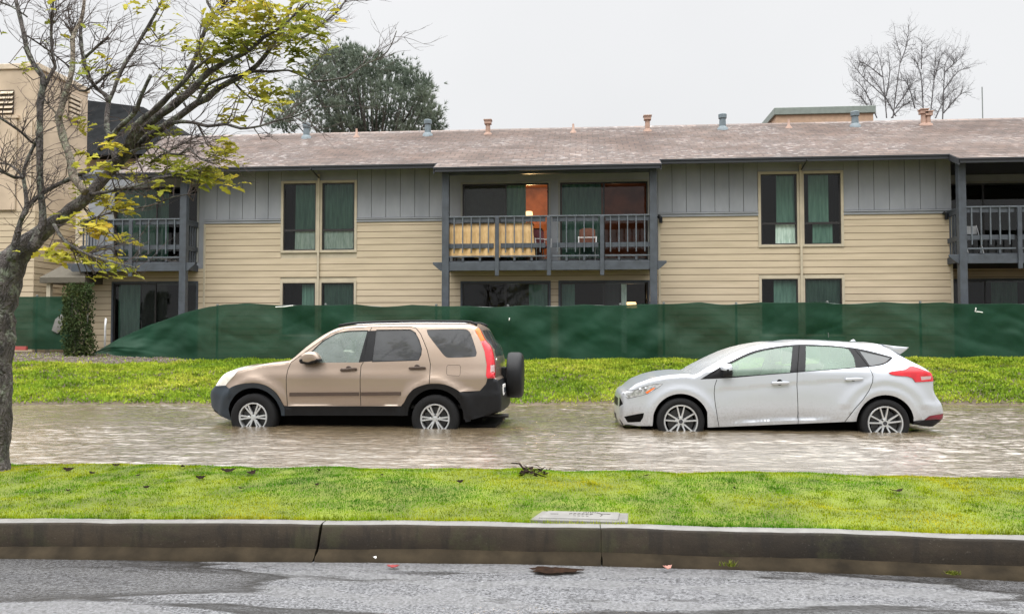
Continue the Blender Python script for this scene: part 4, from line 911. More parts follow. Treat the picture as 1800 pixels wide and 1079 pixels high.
def seats(C, root, zb, xs, zseat, ztop, w=.5):
    for x, yc, ww in xs:
        prof = [(x-.28, zseat-.12), (x-.30, zseat), (x+.20, zseat-.03), (x+.36, zseat+.52), (x+.46, zseat+.50), (x+.36, zseat-.10), (x+.3, zseat-.16)]
        b = MB(); b.pillow([(p[0], p[1]-zb) for p in prof], yc-ww/2, yc+ww/2, .05)
        s = b.build('seat', M['seat'], root, smooth=True, angle=50)
        for yy in ([yc] if ww < .7 else [yc-.35, yc+.35]):
            h = MB(); h.pillow([(x+.40, zseat+.53-zb), (x+.42, zseat+.72-zb), (x+.50, zseat+.74-zb), (x+.52, zseat+.55-zb)], yy-.13, yy+.13, .04)
            h.build('headrest', M['seat'], s, smooth=True, angle=50)

def steering(root, x, y, z, zb):
    b = MB(); pts = []
    for k in range(25):
        a = 2*math.pi*k/24; pts.append((x+.10*math.sin(a), y+.18*math.cos(a), z-zb+.155*math.sin(a)))
    b.tube(pts, .016, 6, cap=False); b.tube([(x, y, z-zb), (x-.3, y, z-.12-zb)], .03, 6)
    b.build('steering_wheel', M['inner'], root, smooth=True)

def handle(door, C, P, zb, mat, dark=True):
    (x0, z0), (x1, z1) = P; xm, zm = (x0+x1)/2, (z0+z1)/2
    for sd, d in zip((-1, 1), door):
        y = C.c['W']-float(C.off(np.array([xm]), np.array([zm]))[0])
        b = MB(); ang = math.atan2(z1-z0, x1-x0); L = math.hypot(x1-x0, z1-z0)/2
        poly = []
        for k in range(20):
            a = 2*math.pi*k/20; px = L*np.sign(math.cos(a))*abs(math.cos(a))**.5; pz = .019*np.sign(math.sin(a))*abs(math.sin(a))**.6
            poly.append((xm+px*math.cos(ang)-pz*math.sin(ang), zm-zb+px*math.sin(ang)+pz*math.cos(ang)))
        ya, yb = sd*(y+.035), sd*(y+.012)
        b.pillow(poly, min(ya, yb), max(ya, yb), .01)
        b.box(x0+.01, x0+.035, min(sd*(y-.01), sd*(y+.02)), max(sd*(y-.01), sd*(y+.02)), zm-zb-.012, zm-zb+.012)
        b.box(x1-.035, x1-.01, min(sd*(y-.01), sd*(y+.02)), max(sd*(y-.01), sd*(y+.02)), zm-zb-.012, zm-zb+.012)
        h = b.build('door_handle', mat, d, smooth=True, angle=50)
        c = MB(); c.lathe([(sd*(y+.001), 0), (sd*(y+.002), .036), (sd*(y-.004), .042)], 'y', (xm-.005, 0, zm-zb+.008), 24)
        c.build('handle_recess', M['seam'] if not dark else M['brown_plastic'], h)

def mirror(root, C, P, zb, y, top_mat, split):
    for sd in (-1, 1):
        b = MB(); ya, yb = sd*(y+.02), sd*(y+.20)
        b.pillow([(x, z-zb) for x, z in catmull(P, .015, True)], min(ya, yb), max(ya, yb), .07, steps=5)
        # lower third is dark plastic
        zs = [v[2] for v in b.v]; zc = min(zs)+(max(zs)-min(zs))*split
        for i, f in enumerate(b.f):
            if sum(b.v[k][2] for k in f)/len(f) < zc: b.m[i] = 1
        m = b.build('wing_mirror', [top_mat, M['black_plastic']], root, smooth=True, angle=60)
        xm = sum(p[0] for p in P)/len(P); zm = min(p[1] for p in P)
        a = MB(); a.box(xm-.05, xm+.06, min(sd*(y-.03), sd*(y+.06)), max(sd*(y-.03), sd*(y+.06)), zm+.01-zb, zm+.05-zb)
        a.build('mirror_arm', M['black_plastic'], m, bevel=.008)

# ---------------------------------------------------------------- beige off-road estate
def crv_extra(C, hr, hf):
    def f(x, z):
        o = 0
        for h in (hr, hf):
            r = np.hypot(x-h[0], z-h[1]); m = (z > h[1]-.15)
            o = o-.034*np.exp(-((r-.49)/.055)**2)*m
        # recess line under the shoulder, rocker step
        o = o+.010*(1/(1+np.exp((z-.70)/.012)))*(1/(1+np.exp(-(z-.30)/.02)))
        o = o-.012*np.exp(-((z-.255)/.03)**2)*((x > -.85) & (x < .8))
        o = o+.24*np.clip(z-.70, 0, .13)+.30*np.clip(.68-z, 0, .42)**2
        # front bumper and rear bumper stand proud
        o = o-.015*(1/(1+np.exp((z-.50)/.01)))*((x > 1.62) | (x < -1.66))
        return o
    return f
def crv_regions(D, C):
    sw = .0045
    return [('g_front', catmull(D['g_front'], .03, True)), ('g_rear', catmull(D['g_rear'], .03, True)), ('g_quarter', catmull(D['g_quarter'], .03, True)),
        ('orange', D['orange']), ('reverse', D['reverse']), ('red', D['red']), ('headlight', catmull(D['headlight'], .03, True)),
        ('b_pillar', D['b_pillar']),
        ('frame_f', strip(D['g_front'], .012)), ('frame_r', strip(D['g_rear'], .012)),
        ('seam', strip(D['seam_f'], sw)), ('seam', strip(D['seam_ft'], sw)), ('seam', strip(D['seam_b'], sw)), ('seam', strip(D['seam_b2'], sw)),
        ('seam', strip(D['seam_h'], .0022)), ('seam', strip(D['fuel']+[D['fuel'][0]], .0022)),
        ('bumper_f', D['front_bumper']), ('clad_f', catmull(D['front_clad'], .03, True)), ('bumper_r', D['rear_bumper']), ('clad_r', catmull(D['rear_clad'], .03, True)), ('sill', D['sill_clad'])]
crv_style = {'g_front': ('window#1', 'glass_crv', .008, 'door'), 'g_rear': ('window#2', 'glass_crv_dark', .008, 'door'), 'g_quarter': ('quarter_window', 'glass_crv_dark', .006, 'root'),
    'orange': ('tail_light', 'orange_lens', -.008, 'root'), 'red': ('tail_light', 'red_lens', -.008, 'root'), 'reverse': ('tail_light', 'dull_lens', -.008, 'root'),
    'headlight': ('headlight', 'clear_lens', -.004, 'root'), 'b_pillar': ('', 'black_plastic', 0, 'skin'), 'frame_f': ('', 'black_plastic', 0, 'skin'), 'frame_r': ('', 'black_plastic', 0, 'skin'), 'seam': ('', 'panel_gap', 0, 'skin'),
    'bumper_f': ('bumper#1', 'blue_plastic', -.006, 'root'), 'bumper_r': ('bumper#2', 'black_plastic', -.006, 'root'),
    'clad_f': ('wheel_arch_trim#1', 'blue_plastic', -.012, 'root'), 'clad_r': ('wheel_arch_trim#2', 'black_plastic', -.012, 'root'), 'sill': ('sill_trim', 'black_plastic', -.008, 'root')}
# 'skin' styles name materials by key
for d_ in (crv_style,):
    for k_, v_ in list(d_.items()):
        if v_[1] == 'panel_gap': d_[k_] = (v_[0], 'seam', v_[2], v_[3])
def crv_classify(g):
    U = g['U']
    def f(i, a, b, t):
        z = (a[1]+b[1])/2; x = (a[0]+b[0])/2
        if i < g['h0'] and z < .55: return 'bumper_front'
        if i < g['h0'] and abs(t) > .62: return 'lamp_front'+'-+'[t > 0]
        if i < g['h0'] and .57 < z < .72: return 'grille'
        if g['w0']+1 <= i < g['w1'] and abs(t) < .9: return 'screen'
        if x > 2.1 and z < .66: return 'bumper_rear'
        if i > g['r0']:
            if abs(t) > .93 and z > .69: return 'lamp_rear'+'-+'[t > 0]
            if z > 1.0 and abs(t) < .85: return 'glass_rear'
        return 'body'
    return f
crv_spec = dict(tyre_r=.333, rim_r=.205, arch_r=.395, arch_dz=.02, fillet=.045, spokes='six', ang=(math.pi/6+.55, math.pi/6+.52), paint='crv_paint', extra=crv_extra,
    regions=crv_regions, doors=lambda D: [('front', D['door_f']), ('rear', D['door_r'])], style=crv_style, classify=crv_classify,
    bulge=lambda g: (lambda i, p: .06 if i < g['h0'] else .018 if i < g['h1'] else .05 if i < g['w1'] else .02 if i < g['r0'] else .03),
    bridge_parts={'bumper_front': ('bumper#1', 'blue_plastic'), 'lamp_front-': ('headlight', 'clear_lens'), 'lamp_front+': ('headlight', 'clear_lens'), 'grille': ('grille', 'black_plastic'), 'screen': ('windscreen', 'screen'),
        'bumper_rear': ('bumper#2', 'black_plastic'), 'lamp_rear-': ('tail_light', 'red_lens'), 'lamp_rear+': ('tail_light', 'red_lens'), 'glass_rear': ('tailgate_window', 'glass_crv_dark')})
C, root, dobj = build_car(CRV, 'suv', 'beige off-road estate car with spare wheel on its tailgate standing in flood water', 'car', crv_spec)
zb = C.zb
for dk, key in ((0, 'moulding_f'), (1, 'moulding_r')):
    P = CRV[key]; xm = [p[0] for p in P]; zm = [p[1] for p in P]
    for sd, d in zip((-1, 1), dobj[dk]):
        y = C.c['W']-float(C.off(np.array([sum(xm)/4]), np.array([sum(zm)/4]))[0])
        b = MB(); ya, yb = sd*(y+.016), sd*(y-.01); b.pillow([(p[0], p[1]-zb) for p in P], min(ya, yb), max(ya, yb), .006)
        b.build('side_moulding', M['brown_plastic'], d, smooth=True, angle=40)
    handle(dobj[dk], C, CRV['handles'][dk], zb, M['brown_plastic'])
mirror(root, C, CRV['mirror'], zb, .80, M['crv_paint'], .42)
# roof rails
for sd in (-1, 1):
    y = sd*(C.c['W']-.265)
    b = MB(); P = [(p[0], y, p[1]-zb+.006) for p in catmull(CRV['rail'], .05)]
    b.tube(P, .017, 8)
    rr = b.build('roof_rail', M['black_plastic'], root, smooth=True)
    s2 = MB(); s2.tube([(p[0], p[1]-sd*-.012, p[2]-.022) for p in P[4:-3]], .007, 6); s2.build('rail_strip', M['chrome'], rr, smooth=True)
# spare wheel in a hard cover
(x0, zc), (x1, _), (_, zt), (_, zbot) = CRV['spare']
rsp = (zt-zbot)/2; zc = (zt+zbot)/2
b = MB(); b.lathe([(x0, 0), (x0, rsp*.9), (x0+.012, rsp*.97), (x0+.05, rsp), (x1-.06, rsp), (x1-.02, rsp*.96), (x1, rsp*.86), (x1, 0)], 'x', (0, .03, zc-zb), 48)
sp = b.build('spare_wheel_cover', M['black_plastic'], root, smooth=True, angle=45)
b = MB(); b.box(2.05, x0+.01, -.12, .18, zc-zb-.12, zc-zb+.12); b.build('spare_bracket', M['black_plastic'], sp, bevel=.01)
(xa, za), (xb, zb2) = CRV['exhaust']
b = MB(); b.tube([(1.7, -.40, za-zb), (xb, -.40, za-zb)], .028, 12, cap=False); b.tube([(1.7, -.40, za-zb), (xb, -.40, za-zb)], .024, 12, cap=False)
b.build('exhaust_pipe', M['steel'], root, smooth=True)
(xa, za), (xb, zq) = CRV['plate']
b = MB(); b.box(2.205, 2.222, -.60, -.30, .45-zb, .60-zb); pl = b.build('number_plate', M['plate'], root, bevel=.004)
b = MB()
for k in range(5): b.box(2.222, 2.226, -.57+.052*k, -.545+.052*k, .485-zb, .555-zb)
b.build('plate_marks', M['blue_plastic'], pl)
b = MB(); b.box(1.3, 2.12, -.70, .70, .06, .24); b.build('rear_axle_box', M['seam'], root, bevel=.03)
for sd in (-1, 1):
    b = MB(); y = sd*(C.c['W']-.05)
    b.prism([(p[0], p[1]-zb) for p in CRV['flap']], min(y, y-sd*.02), max(y, y-sd*.02)); b.build('mud_flap', M['black_plastic'], root)
for zz, yy, w in ((.93, -.58, .16), (.80, -.60, .12)):
    b = MB(); b.box(2.105, 2.128, yy, yy+w, zz-zb, zz+.035-zb); b.build('chrome_badge', M['chrome'], root, bevel=.006)
b = MB(); b.tube([(2.02, -.35, 1.02-zb), (2.06, -.1, 1.10-zb), (1.98, .2, 1.22-zb)], .008, 5); b.build('rear_wiper', M['black_plastic'], root)
seats(C, root, zb, [(-.35, -.37, .5), (-.35, .37, .5), (.55, 0, 1.25)], .52, 1.1)
steering(root, -.62, -.37, .88, zb)
b = MB(); b.prism([(-1.0, .55-zb), (-.98, .88-zb), (-.72, .90-zb), (-.66, .55-zb)], -.68, .68); b.build('dashboard', M['inner'], root, bevel=.03)
b = MB(); b.box(-1.2, 1.85, -.66, .66, .26-zb, .31-zb); b.build('cabin_floor', M['inner'], root)

# ---------------------------------------------------------------- silver hatchback
def foc_extra(C, hr, hf):
    cr = FOC['crease']; cx = [p[0] for p in cr]; cz = [p[1] for p in cr]
    sc = FOC['sill_crease']; sx = [p[0] for p in sc]; sz = [p[1] for p in sc]
    def f(x, z):
        o = 0
        for h, amp in ((hr, .022), (hf, .018)):
            r = np.hypot(x-h[0], z-h[1]); m = 1/(1+np.exp(-(z-h[1]+.1)/.03))
            o = o-amp*np.exp(-((r-.425)/.045)**2)*m
        # haunch over the rear wheel
        r = np.hypot(x-hr[0], (z-hr[1])); o = o-.020*np.exp(-((r-.56)/.07)**2)*(z > hr[1]+.2)
        zc = np.interp(x, cx, cz); w = np.clip((x-cx[0])/.25, 0, 1)*np.clip((cx[-1]-x)/.25, 0, 1)
        d = zc-z
        o = o+w*.007*np.where(d > 0, np.exp(-d/.14)*np.minimum(1, d/.012), 0)
        zs = np.interp(x, sx, sz); w2 = np.clip((x-sx[0])/.3, 0, 1)*np.clip((sx[-1]-x)/.3, 0, 1); d = z-zs
        o = o+w2*.035*np.where(d > 0, np.minimum(1, d/.015)*np.exp(-d/.13), 0)
        # bumper shelf at the rear
        zl = .395; o = o-.02*(1/(1+np.exp((z-zl)/.012)))*np.clip((x-1.75)/.2, 0, 1)
        return o
    return f
def foc_regions(D, C):
    sw = .0042
    return [('g_front', catmull(D['g_front'], .03, True)), ('g_rear', catmull(D['g_rear'], .03, True)), ('g_quarter', catmull(D['g_quarter'], .03, True)), ('g_tri', D['g_tri']),
        ('tail_white', D['tail_white']), ('tail', catmull(D['tail'], .03, True)), ('indicator', D['indicator']), ('headlight', catmull(D['headlight'], .03, True)),
        ('seam', strip(D['headlight']+[D['headlight'][0]], .005)), ('fog', D['fog']), ('grille', D['grille']), ('splitter', D['splitter']), ('reflector', D['reflector']), ('diffuser', D['diffuser']),
        ('seam', strip(D['seam_f'], sw)), ('seam', strip(D['seam_b'], sw)), ('seam', strip(D['seam_r'], sw)),
        ('dlo', catmull(D['dlo'], .03, True))]
foc_style = {'g_front': ('window#1', 'glass_foc', .006, 'door'), 'g_rear': ('window#2', 'glass_foc', .006, 'door'), 'g_quarter': ('quarter_window', 'glass_foc_dark', .004, 'root'), 'g_tri': ('', 'black_plastic', 0, 'skin'),
    'tail': ('tail_light', 'red_lens', -.008, 'root'), 'tail_white': ('tail_light', 'dull_lens', -.009, 'root'),
    'headlight': ('headlight', 'smoked_lens', -.002, 'root'), 'indicator': ('headlight', 'orange_lens', -.005, 'root'), 'fog': ('', 'seam', 0, 'skin'), 'grille': ('', 'seam', 0, 'skin'), 'splitter': ('', 'black_plastic', 0, 'skin'),
    'reflector': ('reflector', 'dark_red_lens', -.006, 'root'), 'diffuser': ('diffuser', 'black_plastic', -.002, 'root'), 'seam': ('', 'seam', 0, 'skin'), 'dlo': ('', 'black_plastic', 0, 'skin')}
def foc_classify(g):
    def f(i, a, b, t):
        z = (a[1]+b[1])/2; x = (a[0]+b[0])/2
        if i < g['h0'] and .30 < z < .40 and abs(t) < .75: return 'grille'
        if i < g['h0'] and .08 < z < .20 and abs(t) < .55: return 'grille'
        if g['w0'] <= i < g['w1'] and abs(t) < .93: return 'screen'
        if i > g['r0']:
            if abs(t) > .93 and .66 < z < .84: return 'lamp_rear'+'-+'[t > 0]
            if .86 < z < 1.10 and abs(t) < .96: return 'glass_rear'
            if x > 1.9 and z < .14: return 'dark'
        return 'body'
    return f
foc_spec = dict(tyre_r=.318, rim_r=.226, arch_r=.372, arch_dz=.005, fillet=.05, spokes='ten', ang=(math.pi/2, math.pi/2+.06), paint='foc_paint', extra=foc_extra, h=.045,
    regions=foc_regions, doors=lambda D: [('front', D['door_f']), ('rear', D['door_r'])], style=foc_style, classify=foc_classify,
    lines=lambda D: [densify(D['crease'], .04), densify(D['sill_crease'], .04)],
    bulge=lambda g: (lambda i, p: .045 if i < g['h0'] else .008 if i < g['h1'] else .012 if i < g['w1'] else .02 if i < g['r0']+8 else .03),
    bridge_parts={'grille': ('grille', 'black_plastic'), 'screen': ('windscreen', 'screen'), 'lamp_rear-': ('tail_light', 'red_lens'), 'lamp_rear+': ('tail_light', 'red_lens'), 'glass_rear': ('tailgate_window', 'glass_foc_dark'), 'dark': ('diffuser', 'black_plastic')})
C, root, dobj = build_car(FOC, 'hatchback', 'silver five-door hatchback standing wheel-deep in flood water', 'car', foc_spec)
zb = C.zb
for dk in (0, 1): handle(dobj[dk], C, FOC['handles'][dk], zb, M['foc_paint'], False)
mirror(root, C, FOC['mirror'], zb, .80, M['foc_paint'], .50)
P = FOC['spoiler']; b = MB()
b.pillow([(x, z-zb) for x, z in P], -.66, .66, .03); b.build('roof_spoiler', M['foc_paint'], root, smooth=True, angle=45)
b = MB(); b.pillow([(x, z-zb) for x, z in FOC['fin']], -.025, .025, .015); b.build('roof_aerial', M['foc_paint'], root, smooth=True, angle=45)
seats(C, root, zb, [(-.25, -.37, .5), (-.25, .37, .5), (.62, 0, 1.2)], .36, .95)
steering(root, -.58, -.37, .70, zb)
b = MB(); b.prism([(-1.0, .40-zb), (-.98, .70-zb), (-.66, .74-zb), (-.60, .40-zb)], -.66, .66); b.build('dashboard', M['inner'], root, bevel=.03)
b = MB(); b.box(-1.1, 1.7, -.66, .66, .14-zb, .19-zb); b.build('cabin_floor', M['inner'], root)
# lamp bowls inside the headlight outline
for sd in (-1, 1):
    for x, z, r_ in ((-1.86, .545, .030), (-1.79, .565, .022)):
        y = C.c['W']-float(C.off(np.array([x]), np.array([z]))[0])
        b = MB(); b.lathe([(sd*(y+.012), 0), (sd*(y+.011), r_*.8), (sd*(y-.01), r_)], 'y', (x, 0, z-zb), 18); b.build('lamp_bowl', M['lamp_grey'], root, smooth=True)
# ================================================================== ground, road, kerb, water
def sheet(name, xs, ys, zf, mat, smooth=True, kind='structure', yf=None):
    X, Y = np.meshgrid(xs, ys)
    if yf: Y = yf(X, Y)
    Z = zf(X, Y); V = np.stack([X, Y, Z], -1).reshape(-1, 3)
    n, m = len(ys), len(xs); i, j = np.meshgrid(np.arange(n-1), np.arange(m-1), indexing='ij'); a = (i*m+j).ravel()
    F = np.stack([a, a+1, a+m+1, a+m], 1)
    o = fast_mesh(name, V, F.ravel(), 4, mat, smooth=smooth); return tag(o, kind=kind)
sheet('ground', np.linspace(-400, 400, 41), np.linspace(-300, 700, 51), lambda X, Y: -.9+0*X, M['bank_soil'])

KX = np.array([-30, -8, -3.6, -2.5, -1.5, -.43, .26, 1.26, 1.9, 2.5, 6, 30.])
KY = np.array([4.3, 4.62, 4.85, 4.93, 4.985, 5.03, 5.02, 5.0, 4.97, 4.93, 4.66, 4.2])   # front top edge of the kerb
def kerb_y(x): return np.interp(x, KX, KY)
def lawn_far(x): return np.interp(x, [-30, -5.5, -2.3, .6, 2.4, 3.8, 30], [7.45, 7.52, 7.55, 7.57, 7.55, 7.45, 7.25])+.05*vnoise(x, 0*x, 1.7, 15)+.04*vnoise(x, 0*x, 5., 16)
def lawn_z(x, y):
    t = np.clip((y-kerb_y(x)-.1)/(lawn_far(x)-kerb_y(x)-.1), 0, 1.6)
    return .115+.03*np.sin(np.clip(t, 0, 1)*2.4)-.115*np.clip((t-.72)/.28, 0, 3)**1.6+.013*vnoise(x, y, 2.2, 3)*np.clip(t*4, 0, 1)+.008*vnoise(x, y, 6.5, 13)*np.clip(t*4, 0, 1)
def shore(x): return np.interp(x, [-30, -10.5, -7.7, -6.7, -1, .6, 7, 30], [14.3, 14.6, 14.8, 14.6, 15.4, 15.95, 16.1, 16.4])+.22*vnoise(x, 0*x, .9, 5)+.10*vnoise(x, 0*x, 3.1, 6)
FENCE_Y = 22.2
def bank_z(x, y):
    s = shore(x); t = np.clip((y-s)/(21.6-s), -1.5, 1)
    top = np.interp(x, [-20, -13.7, -10, -6.6, -2, 2.1, 8.7, 20], [.80, .76, .62, .60, .60, .66, .70, .72])
    z = top*np.where(t > 0, np.sin(t*math.pi/2)**.9, t*.9)
    return z+np.clip(t*3, 0, 1)*(.045*vnoise(x, y, 1.3, 8)+.03*vnoise(x, y, 3.7, 9))+.07*np.clip((y-s)/.3, 0, 1)*np.clip(1-(y-s)/1.2, 0, 1)*np.clip(vnoise(x, 0*x, .45, 4)+.2, 0, 1)

def road_z(X, Y): return -.085+.008*vnoise(X, Y, .8, 2)-.02*np.clip((kerb_y(X)-Y)/3, 0, 1)
sheet('road', np.linspace(-30, 30, 121), np.linspace(-30, 5.1, 60), lambda X, Y: road_z(X, np.minimum(Y, kerb_y(X)-.05)), M['road'])
sheet('street_bed', np.linspace(-40, 40, 60), np.linspace(7.2, 17, 20), lambda X, Y: -.21+0*X, M['mud'])
sheet('lawn', np.linspace(-30, 30, 401), np.linspace(0, 1, 60), lambda X, Y: lawn_z(X, Y), M['soil_lawn'], yf=lambda X, T: kerb_y(X)+.08+T*(8.6-kerb_y(X)-.08))
sheet('bank', np.linspace(-45, 45, 451), np.linspace(13.2, 27, 110), bank_z, M['bank_soil'])

# kerb: extruded profile in three cast lengths with open joints
PROF = [(.10, -.2), (.10, .118), (.09, .126), (.022, .126), (.006, .119), (-.004, .104), (-.018, -.022), (-.030, -.034), (-.062, -.060), (-.082, -.098), (-.085, -.2)]
kb = MB()
def kerb_piece(x0, x1, lean0=0, lean1=0):
    xs = [x0]+[x for x in np.arange(math.ceil(x0*10)/10, x1, .1) if x0+.02 < x < x1-.02]+[x1]
    vs = []; n = len(PROF); fs = []; ms = []
    for x in xs:
        for (dy, z) in PROF:
            l = (lean0 if x == x0 else lean1 if x == x1 else 0)*(.126-z)
            jn = float(vnoise(x*7., z*31.+dy*9, 1., 77)); vs.append((x+l+.004*math.sin(z*90+x0), float(kerb_y(x))+dy+.002*math.sin(x*9.)+.0035*jn, z+.0025*math.sin(x*5.3)+(.002*jn if z > 0 else .004*jn)))
    for i in range(len(xs)-1):
        for k in range(n-1):
            fs.append((i*n+k, i*n+k+1, (i+1)*n+k+1, (i+1)*n+k)); ms.append(1 if k in (0, 1, 2, 3) else 2 if k > 5 else 0)
    fs.append(tuple(range(n))[::-1]); fs.append(tuple(range((len(xs)-1)*n, len(xs)*n))); ms += [0, 0]
    b = len(kb.v); kb.v += vs; kb.f += [tuple(b+i for i in f) for f in fs]; kb.m += ms
kerb_piece(-30, -1.604, 0, -.12); kerb_piece(-1.594, .098, -.12, .02); kerb_piece(.106, 30, .02, 0)
tag(kb.build('kerb', [M['kerb'], M['kerb_top'], M['kerb_lip']], smooth=True, angle=35), kind='structure')

# flood water with real ripples
def water_z(X, Y):
    w = np.zeros_like(X)
    for k, (s, a, st, sd) in enumerate(((.9, .006, 2.4, 21), (2.1, .0085, 3.4, 22), (4.2, .0085, 3.2, 23), (9., .0040, 2.4, 24))):
        u = X+.25*vnoise(X, Y, .7, 30+k); v = Y*st+.35*vnoise(X, Y, .9, 40+k)
        n = vnoise(u, v, s, sd); w += a*(1-np.abs(n)*2)
    # calmer water in the lee of the cars, bow ripples round the wheels
    calm = 1-.35*np.exp(-((Y-12.2)/1.2)**2)
    return w*calm*(.75+.35*vnoise(X, Y, .35, 50))
sheet('flood_water', np.linspace(-17, 16, 1150), np.linspace(7.15, 17.2, 440), water_z, M['water'])

# ================================================================== apartment building
YB = 23.8
bld = empty('apartment_building', (-2, YB, .55), 'two-storey tan and blue-grey timber apartment building with brown shingle roof', 'building')
OFF = Vector((2, -YB, -.55))
class BM_(MB):
    """mesh builder in world coordinates for children of the building"""
    def __init__(s, org=(-2, YB, .55)): super().__init__(); s.org = Vector(org)
    def build(s, name, mats, parent=None, **kw):
        s.v = [(p[0]-s.org[0], p[1]-s.org[1], p[2]-s.org[2]) for p in s.v]
        return super().build(name, mats, parent or bld, **kw)
COURSE = .19
def lap(b, x0, x1, z0, z1, y, holes=()):
    """overlapping horizontal boards, cut round openings"""
    z = z0
    zz = math.floor(z0/COURSE)*COURSE
    while zz < z1:
        a, c = max(zz, z0), min(zz+COURSE, z1)
        iv = [(x0, x1)]
        for (h0, h1, k0, k1) in holes:
            if k0 < c-.01 and k1 > a+.01:
                iv2 = []
                for (p, q) in iv:
                    if h1 <= p or h0 >= q: iv2.append((p, q)); continue
                    if h0 > p: iv2.append((p, h0))
                    if h1 < q: iv2.append((h1, q))
                iv = iv2
        for p, q in iv:
            t0 = y-.020+.008*(a-zz)/COURSE; t1 = y-.020+.008*(c-zz)/COURSE
            e = .012 if a == zz else 0
            b.add([(p, t0, a+e), (q, t0, a+e), (q, t1, c), (p, t1, c)], [(0,1,2,3)], 0)
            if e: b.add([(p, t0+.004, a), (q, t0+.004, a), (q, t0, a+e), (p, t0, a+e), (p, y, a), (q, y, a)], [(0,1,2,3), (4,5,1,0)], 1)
            b.add([(p, t0, a), (p, t1, c), (p, y, c), (p, y, a)], [(0,1,2,3)]); b.add([(q, t0, a), (q, y, a), (q, y, c), (q, t1, c)], [(0,1,2,3)])
        zz += COURSE
def win_pair(xc, dz, cur):
    """two tall windows over two low ones, divided by a full-height tan mullion board. xc: pane edges"""
    (a0, a1), (b0, b1) = xc
    zs, zt, zl = 3.84+dz, 5.84+dz, 2.87+dz
    zlow = 1.35
    for k, (x0, x1) in enumerate(((a0, a1), (b0, b1))):
        for up in (True, False):
            z0, z1 = (zs, zt) if up else (zlow, zl)
            f = BM_(); y0, y1 = YB-.045, YB+.06; w = .075
            f.box(x0-w, x0, y0, y1, z0-w, z1+w); f.box(x1, x1+w, y0, y1, z0-w, z1+w)
            f.box(x0, x1, y0, y1, z1, z1+w); f.box(x0, x1, y0, y1, z0-w, z0)
            fr = f.build('window', M['tan_trim'], bevel=.006)
            s = BM_(); w = .035; ya, yb = YB+.0, YB+.045
            s.box(x0, x0+w, ya, yb, z0, z1); s.box(x1-w, x1, ya, yb, z0, z1); s.box(x0+w, x1-w, ya, yb, z1-w, z1); s.box(x0+w, x1-w, ya, yb, z0, z0+w)
            zr = z0+.60
            if up: s.box(x0+w, x1-w, ya+.003, yb-.003, zr-.03, zr+.03)
            s.build('sash', M['sash'], fr)
            g = BM_(); g.quad((x0+w, YB+.025, z0+w), (x1-w, YB+.025, z0+w), (x1-w, YB+.025, z1-w), (x0+w, YB+.025, z1-w)); g.build('pane', M['pane'], fr)
            c = cur[k][0 if up else 1]
            if c:
                fx0, fx1, mat = c; p0 = x0+(x1-x0)*fx0; p1 = x0+(x1-x0)*fx1
                drape(p0, p1, (zr+.03) if up else z0, z1, YB+.10, M[mat], fr, 'curtain')
                if up:
                    q = cur[k][2]; p0 = x0+(x1-x0)*q[0]; p1 = x0+(x1-x0)*q[1]
                    drape(p0, p1, z0, zr-.0, YB+.085, M[q[2]], fr, 'lower_curtain', .012)
    mull = BM_(); xm0, xm1 = a1+.075, b0-.075; xm = (a1+b0)/2
    mull.box(xm-.032, xm+.032, YB-.085, YB-.047, 1.0, 6.1+dz); mull.build('mullion_board', M['tan_trim'], bevel=.008)
    bx = BM_(); bx.box(a0-.3, b1+.3, YB+1.6, YB+1.65, .8, 6.2); bx.box(a0-.35, a0-.3, YB+.2, YB+1.6, .8, 6.2); bx.box(b1+.3, b1+.35, YB+.2, YB+1.6, .8, 6.2)
    bx.box(a0-.3, b1+.3, YB+.2, YB+1.6, 6.15, 6.2); bx.box(a0-.3, b1+.3, YB+.2, YB+1.6, 3.2, 3.4); bx.box(a0-.3, b1+.3, YB+.2, YB+1.6, .75, .8)
    bx.build('room', M['room'])
    return (a0-.075, b1+.075)
def drape(x0, x1, z0, z1, y, mat, parent, name, amp=.022, org=None):
    n = max(8, int((x1-x0)/.018)); b = BM_() if org is None else BM_(org)
    ph = random.random()*6; vs = []
    for i in range(n+1):
        x = x0+(x1-x0)*i/n; d = amp*math.sin(x*42+ph+.8*math.sin(x*7))
        vs += [(x, y+d, z0), (x+.01*math.sin(x*5), y+d*.5, z1)]
    b.add(vs, [(2*i, 2*i+2, 2*i+3, 2*i+1) for i in range(n)])
    return b.build(name, mat, parent, smooth=True, fix=False)

